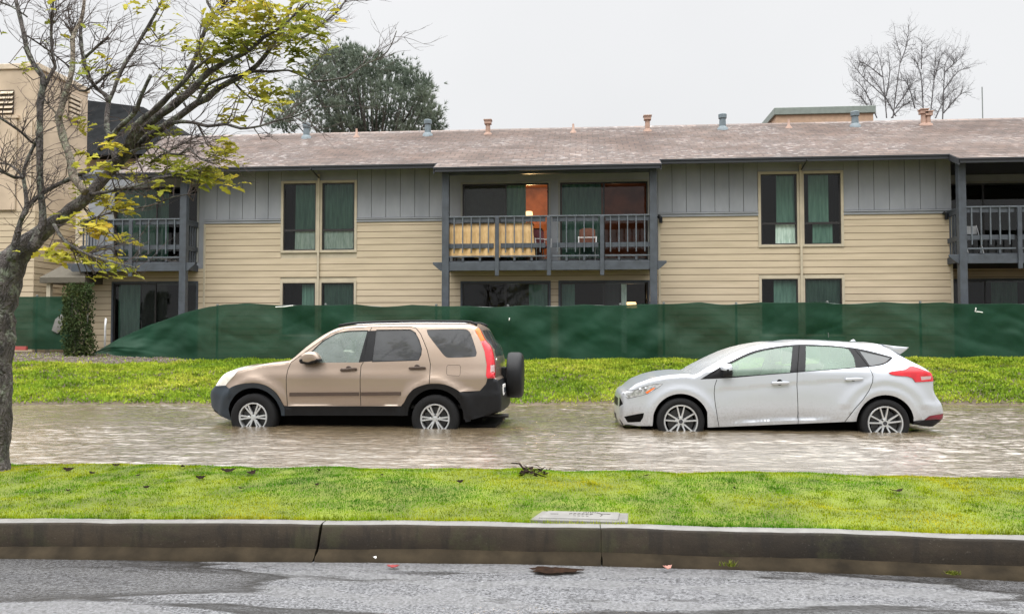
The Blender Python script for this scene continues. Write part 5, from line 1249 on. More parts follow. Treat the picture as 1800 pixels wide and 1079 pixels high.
def wall_panel(x0, x1, dz, xc, cur):
    w0, w1 = win_pair(xc, dz, cur)
    holes = [(w0, w1, 3.765+dz, 6.2+dz), (w0, w1, .0, 2.945+dz)]
    b = BM_(); zb0, zb1 = 4.66+dz, 4.79+dz
    lap(b, x0+.06, x1-.06, .5, zb0, YB, holes)
    (a0, a1), (b0, b1) = xc
    b.build('lap_siding', [M['siding'], M['lap_shadow']], fix=False)
    # the boards carry on between upper and lower windows; corner trims
    for x in (x0, x1-.06):
        t = BM_(); t.box(x, x+.06, YB-.035, YB+.02, .5, zb0); t.build('corner_trim', M['tan_trim'])
    # wall core behind boards, with openings
    c = BM_()
    for (p, q) in ((x0, w0+.03), (w1-.03, x1)): c.box(p, q, YB+.002, YB+.14, .3, 6.3+dz)
    c.box(w0+.03, w1-.03, YB+.002, YB+.14, 2.92+dz, 3.80+dz); c.box(w0+.03, w1-.03, YB+.002, YB+.14, 5.88+dz, 6.3+dz); c.box(w0+.03, w1-.03, YB+.002, YB+.14, .3, 1.3)
    c.box(a1+.03, b0-.03, YB+.005, YB+.135, 1.3, 2.92+dz); c.box(a1+.03, b0-.03, YB+.005, YB+.135, 3.8+dz, 5.88+dz)
    c.build('wall_core', M['tan_trim'])
    # strips of tan trim beside the mullion
    t = BM_(); t.box(a1+.075, b0-.075, YB-.03, YB+.0, 1.3, 5.9+dz); t.build('centre_trim', M['tan_trim'])
    # belt: drip cap and band
    for (p, q) in ((x0, w0), (w1, x1)):
        d = BM_(); d.box(p, q, YB-.05, YB, zb0+.0, zb0+.075); d.box(p, q, YB-.075, YB, zb0+.075, zb1-.015)
        d.build('belt_trim', M['grey_panel'], bevel=.006)
    # grooved upper panel, boards with open grooves
    g = BM_()
    for (p, q) in ((x0, w0), (w1, x1)):
        n = max(1, round((q-p)/.42)); s = (q-p)/n
        for k in range(n): g.box(p+k*s+.0055, p+(k+1)*s-.0055, YB-.022, YB, zb1, 6.28+dz)
    g.box(w0, w1, YB-.02, YB, 5.92+dz, 6.28+dz)
    g.build('grooved_panel', M['grey_panel'], bevel=.005)
    for (p, q) in ((x0, w0), (w1, x1)):
        k = BM_(); k.box(p, q, YB-.003, YB+.0015, zb1, 6.28+dz); k.build('panel_backing', M['sash'])

wall_panel(-11.33, -4.05, 0, ((-8.88, -7.89), (-7.70, -6.72)),
    [((.32, .97, 'curtain'), (.55, 1., 'curtain'), (.32, .97, 'sheer')), ((.03, .98, 'curtain'), (.05, 1., 'curtain'), (.03, .98, 'sheer'))])
wall_panel(2.15, 10.22, .04, ((5.03, 6.03), (6.22, 7.23)),
    [((.45, .97, 'curtain'), (.35, 1., 'curtain'), (.42, .97, 'sheer')), ((.15, .70, 'curtain'), (.05, 1., 'curtain'), (.25, .80, 'curtain'))])

def baywall(x0, x1, dz, doors, warm, yb=YB):
    """wall behind a balcony: glazed doors on both floors. doors: list of (x0,x1)"""
    zt, zl, zfl = 5.74+dz, 2.84+dz, 3.32+dz
    up = BM_(); lowr = BM_()
    xs = [x0]+[v for d in doors for v in d]+[x1]
    for i in range(0, len(xs), 2):
        if xs[i+1]-xs[i] > .01:
            up.box(xs[i], xs[i+1], yb, yb+.1, zfl-.05, 6.3+dz)
    for d in doors: up.box(d[0], d[1], yb+.0, yb+.1, zt, 6.3+dz)
    up.build('balcony_wall', M['grey_panel'])
    lap(lowr, x0, doors[0][0]-.06, .5, zfl-.05, yb+.02); lap(lowr, doors[-1][1]+.06, x1, .5, zfl-.05, yb+.02)
    for (p, q) in zip(doors[:-1], doors[1:]): lap(lowr, p[1]+.04, q[0]-.04, .5, zl+.08, yb+.02)
    lap(lowr, doors[0][0]-.06, doors[-1][1]+.06, zl+.06, zfl-.05, yb+.02)
    lowr.build('lap_siding', [M['siding'], M['lap_shadow']], fix=False)
    for lvl, (z0, z1) in enumerate(((.75, zl), (zfl+.15, zt))):
        for k, (p, q) in enumerate(doors):
            f = BM_(); w = .055
            f.box(p-w, p, yb-.025, yb+.08, z0, z1+w); f.box(q, q+w, yb-.025, yb+.08, z0, z1+w); f.box(p, q, yb-.025, yb+.08, z1, z1+w)
            fr = f.build('sliding_door', M['pale_trim'] if lvl else M['slate_paint'])
            s = BM_(); m = (p+q)/2; w = .04
            for (u, v, yy) in ((p, m+.03, .03), (m-.03, q, .055)):
                s.box(u, u+w, yb+yy, yb+yy+.03, z0, z1); s.box(v-w, v, yb+yy, yb+yy+.03, z0, z1); s.box(u+w, v-w, yb+yy, yb+yy+.03, z1-w, z1); s.box(u+w, v-w, yb+yy, yb+yy+.03, z0, z0+.07)
            s.build('door_sash', M['sash'], fr)
            g = BM_(); g.quad((p+.04, yb+.048, z0), (q-.04, yb+.048, z0), (q-.04, yb+.048, z1), (p+.04, yb+.048, z1)); g.build('pane', M['pane'], fr)
            for (u, v, mat) in warm.get((lvl, k), []):
                drape(p+(q-p)*u, p+(q-p)*v, z0, z1, yb+.16, M[mat], fr, 'curtain' if mat != 'dark_blind' else 'blind', .02 if mat != 'dark_blind' else .002)
    for lvl, (z0, z1) in enumerate(((.7, 3.2+dz), (3.35+dz, 6.15+dz))):
        r = BM_(); d = 3.2; mk = warm.get(('room', lvl), 'room')
        r.box(x0+.0, x1, yb+d, yb+d+.05, z0, z1); r.box(x0-.05, x0, yb+.15, yb+d, z0, z1); r.box(x1, x1+.05, yb+.15, yb+d, z0, z1)
        r.box(x0, x1, yb+.15, yb+d, z1, z1+.05); r.box(x0, x1, yb+.15, yb+d, z0-.05, z0)
        if mk == 'warm_room': r.box((x0+x1)/2-.05, (x0+x1)/2+.05, yb+.2, yb+d-.001, z0+.001, z1-.001)
        r.build('room', M[mk])
    if yb > YB+.2:      # the bay is a recessed loggia: side walls, floor and ceiling
        for nm, bx in (('loggia_side', (x0-.1, x0, .5, 6.3+dz)), ('loggia_side', (x1, x1+.1, .5, 6.3+dz))):
            q = BM_(); q.box(bx[0], bx[1], YB, yb, bx[2], bx[3]); q.build(nm, M['slate_paint'])
        q = BM_(); q.box(x0, x1, YB-.008, yb, 3.20+dz, 3.41+dz); q.box(x0, x1, YB, yb, 6.0+dz, 6.1+dz); q.build('loggia_floor', M['soffit'])

def balcony(x0, x1, dz, mids, right_return=True, left_post=True, bars_from=None):
    """projecting deck with rail; posts run from the ground to the roof"""
    yf = 22.95; zt, zm, zbt, zbm = 4.65+dz, 3.83+dz, 3.535+dz, 3.25+dz
    dk = BM_()
    n = 8; w = (YB-yf)/n
    for k in range(n): dk.box(x0+.02, x1-.02, yf+.02+k*w, yf+.02+(k+1)*w-.012, 3.37+dz, 3.41+dz)
    for k in range(int((x1-x0)/.55)+1):
        x = x0+.15+k*.55
        if x < x1-.1: dk.box(x-.025, x+.025, yf+.05, YB-.01, 3.24+dz, 3.365+dz)
    dk.box(x0+.1, x1-.1, yf+.06, YB-.01, 3.20+dz, 3.236+dz)
    deck = dk.build('balcony', M['slate_paint'])
    for x in ([x0] if left_post else [])+[x1]:
        p = BM_(); p.box(x-.10, x+.10, yf-.09, yf+.09, .5, 6.0+dz); p.build('post', M['slate_paint'], deck, bevel=.012)
    # rim beam with raked ends past the posts
    b = BM_(); e = .36
    zt_, zb_ = 3.385+dz, 3.13+dz
    b.prism([(x0-e, zt_-.01), (x0-e, zt_-.07), (x0-e+.22, zb_), (x1+e-.22, zb_), (x1+e, zt_-.07), (x1+e, zt_-.01), ], yf-.055, yf-.012)
    b.build('rim_beam', M['slate_paint'], deck, bevel=.008)
    spans = [x0]+mids+[x1]
    for m in mids:
        p = BM_(); p.box(m-.055, m+.055, yf-.105, yf-.057, 2.98+dz, zt-.03); p.build('rail_post', M['slate_paint'], deck, bevel=.006)
    for u, v in zip(spans[:-1], spans[1:]):
        r = BM_(); r.box(u+(.1 if u in (x0,) else .0), v-(.1 if v in (x1,) else 0), yf-.06, yf+.05, zt-.028, zt+.012); r.build('top_rail', M['rail_edge'], deck, bevel=.006)
        r = BM_(); r.box(u+.1, v-.1, yf-.022, yf+.015, zt-.155, zt-.03); r.build('upper_rail_board', M['slate_paint'], deck)
        r = BM_(); r.box(u+.1, v-.1, yf-.022, yf+.015, zm-.065, zm+.065); r.build('mid_rail', M['slate_paint'], deck)
        r = BM_(); r.box(u+.08, v-.08, yf-.04, yf+.04, zbt-.022, zbt+.015); r.build('bottom_rail', M['rail_edge'], deck)
        n = 6 if v-u > 1.2 else 3
        for k in range(1, n):
            x = u+(v-u)*k/n; c = BM_(); c.box(x-.015, x+.015, yf-.060, yf-.026, zm-.20, zt-.03); c.build('baluster', M['rail_edge'], deck)
        for k in range(1, 3):
            x = u+(v-u)*k/3; c = BM_(); c.box(x-.03, x+.03, yf-.03, yf+.03, 3.40+dz, zbt-.023); c.build('rail_block', M['slate_paint'], deck)
    for xx, sg in ((x0, 1), (x1, -1)):
        r = BM_(); r.box(xx-.03, xx+.03, yf+.09, YB, zt-.028, zt+.012); r.box(xx-.02, xx+.02, yf+.09, YB, zt-.155, zt-.03); r.box(xx-.02, xx+.02, yf+.09, YB, zm-.065, zm+.065)
        for k in range(1, 5): r.box(xx-.017, xx+.017, yf+.09+k*.15-.017, yf+.09+k*.15+.017, 3.42+dz, zt-.156)
        r.box(xx-.03, xx+.03, yf+.09, YB, 3.18+dz, 3.36+dz)
        r.build('side_rail', M['slate_paint'], deck)
    # header under the eave
    h = BM_(); h.box(x0-.1, x1+.1, yf-.06, yf+.06, 5.84+dz, 6.0+dz); h.build('header_beam', M['slate_paint'], deck)
    return deck

baywall(-4.05, 2.15, 0, [(-3.50, -.98), (-.65, 1.86)], {
    (1, 0): [(.0, .505, 'dark_blind'), (.505, .735, 'curtain')], (1, 1): [(.02, .475, 'curtain')],
    (0, 0): [(.52, .77, 'room'), (.77, .99, 'curtain')], (0, 1): [(.0, .17, 'curtain'), (.5, .68, 'dark_blind'), (.70, .76, 'sheer')],
    ('room', 1): 'warm_room', ('room', 0): 'room'})
balcony(-3.85, 1.94, 0, [-2.39, -.94, .53])
baywall(10.22, 16.2, .1, [(10.65, 13.1), (13.4, 15.9)], {(0, 0): [(.6, .9, 'curtain')], ('room', 1): 'room', ('room', 0): 'room'}, yb=YB+1.7)
balcony(10.11, 15.9, .1, [11.55, 13.0, 14.45])
baywall(-15.0, -11.33, .05, [(-14.15, -11.55)], {(1, 0): [(.0, .62, 'curtain')], (0, 0): [(.03, .29, 'curtain'), (.31, .62, 'dark_blind')], ('room', 1): 'room', ('room', 0): 'room'})
balcony(-14.75, -11.53, .05, [-13.1], left_post=False)
# wall left of the left bay and gable end
b = BM_(); lap(b, -15.4, -15.0, .5, 6.2, YB+.02); b.build('lap_siding', [M['siding'], M['lap_shadow']], fix=False)
b = BM_(); b.box(-15.4, -15.3, YB, 31, .3, 6.2); b.box(-15.3, 16.5, 33.6, 33.7, .3, 6.2); b.build('end_wall', M['tan_trim'])

# roof: shingle courses stepped in real geometry
SL = .4157
def roof_z(y): return 6.20+(y-23.05)*SL
YR = 28.75
rf = BM_()
def slope(xa0, xa1, xb0, xb1, y0, y1, course=.145):
    """courses between eave y0 and ridge y1; side edges run from xa* at the eave to xb* at the ridge"""
    n = int((y1-y0)/course)
    for k in range(n):
        ya = y0+(y1-y0)*k/n; yb = y0+(y1-y0)*(k+1)/n
        ta, tb = k/n, (k+1)/n
        l0, r0 = xa0+(xb0-xa0)*ta, xa1+(xb1-xa1)*ta; l1, r1 = xa0+(xb0-xa0)*tb, xa1+(xb1-xa1)*tb
        za, zb_ = roof_z(ya)+.016, roof_z(yb)+.004
        rf.add([(l0, ya, za), (r0, ya, za), (r1, yb, zb_), (l1, yb, zb_), (l0, ya, za-.014), (r0, ya, za-.014)], [(0,1,2,3), (4,5,1,0)])
slope(-13.35, 17.5, -15.3, 17.5, 23.05, YR)
for (x0, x1) in ((-13.4, -11.2), (-4.12, 2.12), (9.88, 17.5)):          # longer eaves over the balconies
    slope(x0, x1, x0, x1, 22.5, 23.05)
rf.add([(-15.3, YR, roof_z(YR)), (17.5, YR, roof_z(YR)), (17.5, 34.4, 6.25), (-13.35, 34.4, 6.25)], [(0,1,2,3)])
roof = rf.build('roof', M['shingle'], fix=False)
r = BM_()
r.prism([(YR-.16, roof_z(YR-.16)+.012), (YR, roof_z(YR)+.045), (YR+.16, roof_z(YR-.16)+.012), (YR+.16, roof_z(YR-.16)-.01), (YR, roof_z(YR)-.0), (YR-.16, roof_z(YR-.16)-.01)], -15.3, 17.5, axis='x')
r.build('ridge_cap', M['shingle'], roof)
# eave boards and soffits
def eave(x0, x1, y):
    z = roof_z(y); f = BM_(); f.box(x0, x1, y+.0, y+.035, z-.12, z-.004); f.box(x0, x1, y-.022, y-.001, z-.035, z+.008)
    f.build('fascia', M['soffit'], roof)
    s = BM_(); s.add([(x0, y+.036, z-.10), (x1, y+.036, z-.10), (x1, YB+.1, roof_z(YB)-.06), (x0, YB+.1, roof_z(YB)-.06)], [(0,1,2,3)]); s.build('soffit', M['soffit'], roof, fix=False)
for (x0, x1) in ((-11.2, -4.12), (2.12, 9.88)): eave(x0, x1, 23.05)
for (x0, x1) in ((-13.4, -11.2), (-4.12, 2.12), (9.88, 17.5)): eave(x0, x1, 22.5)
for x in (-11.2, -4.12, 2.12, 9.88):
    f = BM_(); f.prism([(22.5, roof_z(22.5)-.17), (22.5, roof_z(22.5)), (23.05, roof_z(23.05)), (23.05, roof_z(23.05)-.17)], x-.02, x+.02, axis='x'); f.build('eave_return', M['soffit'], roof)
f = BM_(); f.add([(-13.36, 23.05, 6.03), (-15.31, YR, roof_z(YR)-.17), (-15.31, YR, roof_z(YR)+.02), (-13.36, 23.05, 6.22)], [(0,1,2,3)]); f.build('rake_board', M['soffit'], roof, fix=False)
# roof vents
YV = 27.9
def vent(x, h, kind):
    z = roof_z(YV); b = BM_()
    if kind == 'grey':
        b.lathe([(-.08, .20), (.06, .165), (.10, .115), (h-.16, .105), (h-.15, .135), (h-.02, .14), (h, .12), (h, 0)], 'z', (x, YV, z), 20); m = 'vent_grey'
    elif kind == 'pink':
        b.lathe([(-.08, .17), (.03, .14), (.06, .085), (h-.17, .08), (h-.17, .0)], 'z', (x, YV, z), 18)
        b.box(x-.115, x+.115, YV-.115, YV+.115, z+h-.17, z+h-.05); b.box(x-.14, x+.14, YV-.14, YV+.14, z+h-.05, z+h-.02); m = 'vent_pink'
    else:
        b.lathe([(-.08, .13), (.0, .12), (.10, .045), (h, .032), (h, 0)], 'z', (x, YV, z), 14); m = 'vent_pink'
    b.build('roof_vent', M[m], roof, smooth=True, angle=40)
for x, h, k in ((-9.62, .52, 'grey'), (-7.83, .30, 'pipe'), (-5.32, .55, 'grey'), (-3.23, .52, 'pink'), (-.31, .30, 'pipe'), (2.19, .54, 'pink'), (4.68, .52, 'grey'), (6.84, .30, 'pipe'), (8.98, .50, 'grey'), (11.16, .54, 'pink'), (11.30, .47, 'pink')):
    vent(x, h, k)
c = BM_(); c.box(6.83, 10.15, 29.6, 31.5, 8.2, 9.1); cb = c.build('roof_curb', M['curb_tan'], roof)
c = BM_(); c.box(6.75, 10.22, 29.52, 31.6, 9.1, 9.36); c.build('curb_cap', M['curb_green'], cb, bevel=.02)
c = BM_(); c.tube([(14.0, 30, 8.2), (14.0, 30, 10.05)], .018, 6); c.build('antenna_mast', M['galv'], roof)
# down-pipe stubs, porch light
for x in (2.12, 10.02-.08):
    c = BM_(); c.tube([(x+.03, YB-.08, 4.72), (x+.10, YB-.12, 4.66), (x+.10, YB-.12, 4.52)], .05, 8); c.build('pipe_elbow', M['black_plastic'])
for x0 in (-7.80, 6.125):
    c = BM_(); c.tube([(x0, 22.98, 6.12), (x0+.02, YB-.1, 5.98)], .02, 6); c.build('eave_bracket', M['soffit'])

# ------------------------------------------------------------------ furniture on the balcony and lamps indoors
tb = empty('table', (-2.55, 23.35, 3.41), 'long table on the central balcony hidden under a yellow cloth', 'table')
b = MB(); b.box(-1.18, 1.12, -.30, .30, 1.0, 1.04); b.build('tabletop', M['timber_dark'], tb)
for x in (-1.1, 1.05):
    for y in (-.25, .25):
        b = MB(); b.box(x-.025, x+.025, y-.025, y+.025, 0, 1.0); b.build('leg', M['timber_dark'], tb)
b = MB(); n = 60
top = []; 
for i in range(n+1):
    t = i/n; x = -1.22+2.38*t; f = .034*math.sin(t*66)+.012*math.sin(t*23)
    top.append([(x*1.0, .34, 1.06), (x, -.34, 1.06), (x*1.01, -.37+f*.6, .80), (x*1.03+.05*(t-.3), -.39+f, .10+.015*math.sin(t*31))])
vs = [p for q in top for p in q]
b.add(vs, [(4*i+k, 4*i+4+k, 4*i+5+k, 4*i+1+k) for i in range(n) for k in range(3)])
o = b.build('tablecloth', M['cloth_yellow'], smooth=True, fix=False); o.location = (-2.55, 23.35, 3.41)
tag(o, 'pleated golden-yellow cloth draped over the table on the central balcony', 'tablecloth')
def chair(x, y, mat, label, rz=0, arms=True):
    c = empty('chair', (x, y, 3.41), label, 'chair', rz=rz)
    b = MB(); b.pillow([(-.24, .42), (.24, .42), (.24, .48), (-.24, .48)], -.24, .24, .03); b.build('seat', M[mat], c, smooth=True, angle=50)
    b = MB(); b.pillow([(-.24, .54), (.24, .54), (.22, .92), (.12, .96), (-.12, .96), (-.22, .92)], .20, .27, .02); b.build('backrest', M[mat], c, smooth=True, angle=50)
    for sx in (-.22, .22):
        for sy in (-.21, .21):
            l = MB(); l.tube([(sx, sy, 0), (sx*.97, sy*.97, .43)], .014, 6); l.build('leg', M['galv'], c)
        if arms:
            l = MB(); l.tube([(sx*1.1, .22, .50), (sx*1.12, .20, .66), (sx*1.12, -.20, .66), (sx*1.08, -.22, .42)], .018, 6); l.build('armrest', M['white_strap'], c)
    if arms:
        l = MB(); l.box(-.24, .24, -.27, -.25, .63, .65); l.build('front_bar', M['white_strap'], c)
chair(.13, 23.30, 'chair_red', 'rust-red armchair with white front bar on the right half of the central balcony')
chair(-1.22, 23.55, 'chair_maroon', 'maroon chair with white arms beside the yellow-clothed table', .5)
def lamp(x, y, z, w, h, label):
    l = empty('table_lamp', (x, y, z), label, 'lamp')
    b = MB(); b.lathe([(0, .09), (.02, .09), (.04, .03), (.25, .05), (.32, .02), (.36, .02)], 'z', (0,0,0), 16); b.build('lamp_base', M['timber_dark'], l, smooth=True, angle=40)
    b = MB(); b.lathe([(.34, w), (.34+h, w*.78)], 'z', (0,0,0), 24); b.build('lamp_shade', M['lamp_on'], l, smooth=True)
    return l
b = MB(); b.box(-.35, .35, -.3, .3, 0, 1.2); b.box(-.38, .38, -.33, .33, 1.2, 1.23); o = b.build('sideboard', M['timber_dark']); o.location = (-1.60, YB+1.5, 3.35); tag(o, 'dark tall sideboard carrying the lamp in the upper central room', 'sideboard')
lamp(-1.66, YB+1.5, 4.58, .14, .22, 'lit table lamp in the upper room behind the central balcony')
b = MB(); b.box(-.4, .4, -.25, .25, 0, 1.07); b.box(-.43, .43, -.28, .28, 1.07, 1.10); o = b.build('sideboard', M['timber_dark']); o.location = (1.4, YB+.95, .70); tag(o, 'dark low sideboard carrying the lamp in the ground-floor room', 'sideboard')
lamp(1.42, YB+.95, 1.80, .19, .17, 'lit table lamp glowing low in the ground-floor window above the fence')
def pl(name, loc, e, col, r=.12):
    L = bpy.data.lights.new(name, 'POINT'); L.energy = e; L.color = col; L.shadow_soft_size = r
    o = bpy.data.objects.new(name, L); o.location = loc; COL.objects.link(o); return o
pl('lamp_bulb', (-1.66, YB+1.45, 5.32), 75, (1., .60, .28)); pl('ceiling_bulb', (1.0, YB+1.9, 5.6), 3.5, (1., .60, .35)); pl('lamp_bulb', (1.42, YB+.90, 2.45), 5, (1., .62, .3))
# pale bits on the right-hand balcony
c = empty('folding_chair', (10.55, 23.35, 3.51), 'white folding chair behind the rail of the right-hand balcony', 'chair')
b = MB(); b.box(-.2, .22, -.2, .2, .42, .45); b.build('seat', M['grey_strap'], c)
b = MB(); b.box(-.2, .22, .18, .21, .58, .80); b.build('backrest', M['grey_strap'], c)
for sx in (-.19, .21):
    b = MB(); b.tube([(sx, -.2, 0), (sx, .2, .82)], .012, 6); b.tube([(sx, .2, 0), (sx, -.2, .43)], .010, 6); b.build('leg', M['grey_strap'], c)

# ------------------------------------------------------------------ stuccoed stair tower on the left, darker house behind
tw = empty('stair_tower', (-19.5, 25, .5), 'beige stucco tower block with louvred vents left of the apartments', 'building')
class TB(BM_):
    def __init__(s): super().__init__((-19.5, 25, .5))
b = TB(); b.box(-23, -16.86, 24, 26.6, 5.2, 9.62); b.build('tower_wall', M['stucco'], tw)
b = TB(); b.box(-23.05, -16.80, 23.95, 26.65, 9.60, 9.78); b.build('parapet', M['stucco_trim'], tw, bevel=.02)
b = TB(); b.box(-19.6, -17.5, 23.93, 24.0, 5.2, 8.05); b.box(-19.7, -17.42, 23.9, 24.0, 8.05, 8.14); b.build('raised_bay', M['stucco'], tw)
for x in (-17.5, -17.0):
    b = TB(); b.tube([(x, 23.96, 5.2), (x, 23.96, 8.0)], .025, 6); b.build('wall_pipe', M['stucco_trim'], tw)
b = TB(); b.box(-18.6, -17.62, 23.97, 24.02, 8.2, 8.95); lv = b.build('louvre_vent', M['louvre_dark'], tw)
b = TB()
for k in range(5): b.add([(-18.6, 23.90, 8.22+k*.15), (-17.62, 23.90, 8.22+k*.15), (-17.62, 23.97, 8.31+k*.15), (-18.6, 23.97, 8.31+k*.15), (-18.6, 23.97, 8.22+k*.15), (-17.62, 23.97, 8.22+k*.15)], [(0,1,2,3), (4,5,1,0)])
b.build('louvre_slats', M['stucco_trim'], lv)
b = TB(); b.box(-16.87, -16.835, 25.55, 26.15, 8.55, 9.3); lv = b.build('louvre_vent', M['louvre_dark'], tw)
b = TB()
for k in range(5): b.box(-16.84, -16.78, 25.55, 26.15, 8.57+k*.15, 8.65+k*.15)
b.box(-16.86, -16.76, 25.5, 26.2, 8.47, 8.55); b.build('louvre_slats', M['stucco_trim'], lv)
# lower storey in lap siding, seen as the tower's right-hand flank and front
b = TB(); b.box(-22.9, -16.9, 24.05, 26.5, .4, 5.2); b.build('lower_core', M['tan_trim'], tw)
b = MB(); lap(b, -23, -16.86, .5, 5.2, 24.02); b.v = [(p[0]+19.5, p[1]-25, p[2]-.5) for p in b.v]; b.build('lap_siding', [M['siding'], M['lap_shadow']], tw, fix=False)
b = MB(); lap(b, 24.0, 26.6, .5, 5.2, 0); b.v = [(-16.87-p[1]+19.5, p[0]-25, p[2]-.5) for p in b.v]; b.build('flank_siding', [M['siding'], M['lap_shadow']], tw, fix=False)
b = TB(); b.box(-16.86, -15.4, 26.4, 26.5, .4, 6.4); b.build('link_wall', M['siding'], tw)
b = TB(); b.box(-16.5, -15.7, 26.33, 26.4, .8, 2.75); b.build('door', M['sash'], tw)
# entrance canopy
b = TB(); zc = 2.86
b.add([(-15.9, 22.9, zc), (-14.5, 22.9, zc), (-14.5, 24.6, zc), (-15.9, 24.6, zc), (-15.9, 22.9, zc+.16), (-14.5, 22.9, zc+.16), (-14.5, 24.6, zc+.16), (-15.9, 24.6, zc+.16), (-15.5, 23.5, zc+.62), (-14.9, 23.5, zc+.62), (-14.9, 24.2, zc+.62), (-15.5, 24.2, zc+.62)],
    [(0,3,2,1), (0,1,5,4), (1,2,6,5), (2,3,7,6), (3,0,4,7), (4,5,9,8), (5,6,10,9), (6,7,11,10), (7,4,8,11), (8,9,10,11)])
cn = b.build('entrance_canopy', simple('olive_canopy', (.085,.075,.055), .8), tw)
b = TB(); b.box(-15.75, -15.63, 23.0, 23.12, .6, zc); b.build('canopy_post', M['tan_trim'], tw)
hs = empty('house', (-23, 41, .2), 'house with a dark hipped roof behind the apartments, left', 'building')
b = MB(); b.box(-9, 3.5, 0, 8, 0, 10.39); b.build('wall', M['stucco'], hs)
b = MB(); b.add([(-10, -1, 10.4), (4.3, -1, 10.4), (4.3, 9, 10.4), (-10, 9, 10.4), (-8, 3, 14.9), (-1.6, 3, 14.0)], [(0,1,5,4), (1,2,5), (2,3,4,5), (3,0,4), (0,3,2,1)]); b.build('roof', M['dark_roof'], hs)

# ------------------------------------------------------------------ mesh screen fences
def screen(name, label, x0, x1, zt_f, zb_f, y, posts, seams, tears=()):
    rt = empty(name, ((x0+x1)/2, y, float(zb_f(np.array([(x0+x1)/2]))[0])), label, 'fence')
    ox, oy, oz = rt.location
    nx = int((x1-x0)/.055); nz = 30
    X, T = np.meshgrid(np.linspace(x0, x1, nx+1), np.linspace(0, 1, nz+1))
    zt, zb_ = zt_f(X), zb_f(X); Z = zb_+(zt-zb_)*T
    d = .075*vnoise(X*.8+T*1.6, T*.8+X*.15, 1.1, 61)+.035*vnoise(X-1.4*T, T*1.4+X*.3, 2.0, 62)+.008*vnoise(X*1.5+T*2.2, T*3, 3.5, 63)
    for s in seams: d = d+.035*np.exp(-((X-s-.02*np.sin(T*6))/.05)**2)
    rg = lambda u, v, s_, sd: (1-np.abs(vnoise(u, v, s_, sd))*2.2)
    d = d+.022*np.clip(rg(X*.35+T*1.5, T*.5-X*.12, 1.0, 66), 0, 1)**3+.014*np.clip(rg(X*.5-T*1.7, T*.6+X*.2, 1.2, 67), 0, 1)**3
    d = d+.016*vnoise(X*2.6, T*.35+X*.1, 1.3, 69)
    d = d*(np.sin(np.clip(T, 0, 1)*math.pi)*.9+.15)
    lean = .25*np.clip((zt.max()-zt), 0, 2)
    V = np.stack([X-ox, y-.03+d+lean*T-oy, Z-oz], -1).reshape(-1, 3)
    m = nx+1; i, j = np.meshgrid(np.arange(nz), np.arange(nx), indexing='ij'); a = (i*m+j).ravel()
    fast_mesh('screen_cloth', V, np.stack([a, a+1, a+m+1, a+m], 1).ravel(), 4, M['fence_mesh'], rt, smooth=True)
    for px in posts:
        zt_, zb2 = float(zt_f(np.array([px]))[0]), float(zb_f(np.array([px]))[0])
        b = MB(); b.tube([(px-ox, y+.10-oy, zb2-.3-oz), (px-ox, y+.10-oy, zt_+.02-oz)], .03, 8); b.lathe([(0, .038), (.03, .036), (.045, 0)], 'z', (px-ox, y+.10-oy, zt_+.02-oz), 10)
        b.build('fence_post', M['galv'], rt, smooth=True, angle=50)
    b = MB(); xs = np.linspace(x0, x1, 60); b.tube([(x-ox, y+.04-oy+.25*max(0, float(zt.max()-zt_f(np.array([x]))[0])), float(zt_f(np.array([x]))[0])-.012-oz) for x in xs], .012, 5); b.build('top_wire', M['galv'], rt)
    for (tx, tz, w, h) in tears:
        b = MB(); b.tube([(tx-ox, y-.10-oy, tz-oz), (tx+w*.5-ox, y-.11-oy, tz+h*.2-oz), (tx+w-ox, y-.10-oy, tz+h-oz)], .014, 5); b.build('white_tie', M['white_scrap'], rt)
    return rt
def ztop(x):
    x = np.asarray(x, float)
    z = np.interp(x, [-13.9, -13.2, -12.2, -11.2, -10.4, -9.9, -6.6, -4, -2, 0, 2.1, 4, 8.7, 11.3, 25], [.82, 1.22, 1.62, 1.92, 2.14, 2.2, 2.17, 2.14, 2.11, 2.14, 2.17, 2.185, 2.18, 2.15, 2.15])
    return z+.012*np.sin(x*2.6)+.02*vnoise(x, 0*x, 1.3, 71)-.035*np.abs(np.sin(x*math.pi/1.55))*np.clip((x+10)*2, 0, 1)
def zbot(x): return bank_z(np.asarray(x, float), np.full(np.shape(x), FENCE_Y))-.03
screen('screen_fence', 'long sagging green mesh screen fence in front of the apartments', -13.9, 22, ztop, zbot, FENCE_Y, [-10.2, -7.1, -4.0, -2.03, 1.0, 2.15, 4.05, 6.4, 8.75, 11.6, 14.4], [-10.2, -2.03, 2.15, 2.55, 4.05, 8.75, 6.4],
    [(-8.45, 2.10, .5, .04), (10.05, 2.02, -.02, -.1), (10.05, 1.92, .16, -.02), (-1.98, 1.72, .01, .07)])
screen('screen_fence', 'short green mesh fence panel left of the dark columnar shrub', -17.6, -14.7, lambda x: np.asarray(x, float)*0+2.44, lambda x: np.asarray(x, float)*0+.92, 22.6, [-17.4, -15.82, -14.75], [-15.82])
b = MB(); b.pillow([(-.14, -.24), (.06, -.28), (.16, -.1), (.15, .2), (.02, .28), (-.12, .1)], -.012, .012, .008)
o = b.build('oval_board', M['lid'], smooth=True, angle=40); o.location = (-15.02, 22.5, 1.66); o.rotation_euler = (0, .25, 0); tag(o, 'pale oval board leaning on the short green fence by the shrub', 'board')
b = MB(); b.tube([(0, 0, 0), (0, 0, .95), (.02, 0, 1.2)], .028, 8); o = b.build('standpipe', M['white_strap'], smooth=True); o.location = (-13.85, 22.9, .62); tag(o, 'thin white standpipe between the shrub and the ground-floor door', 'pipe')
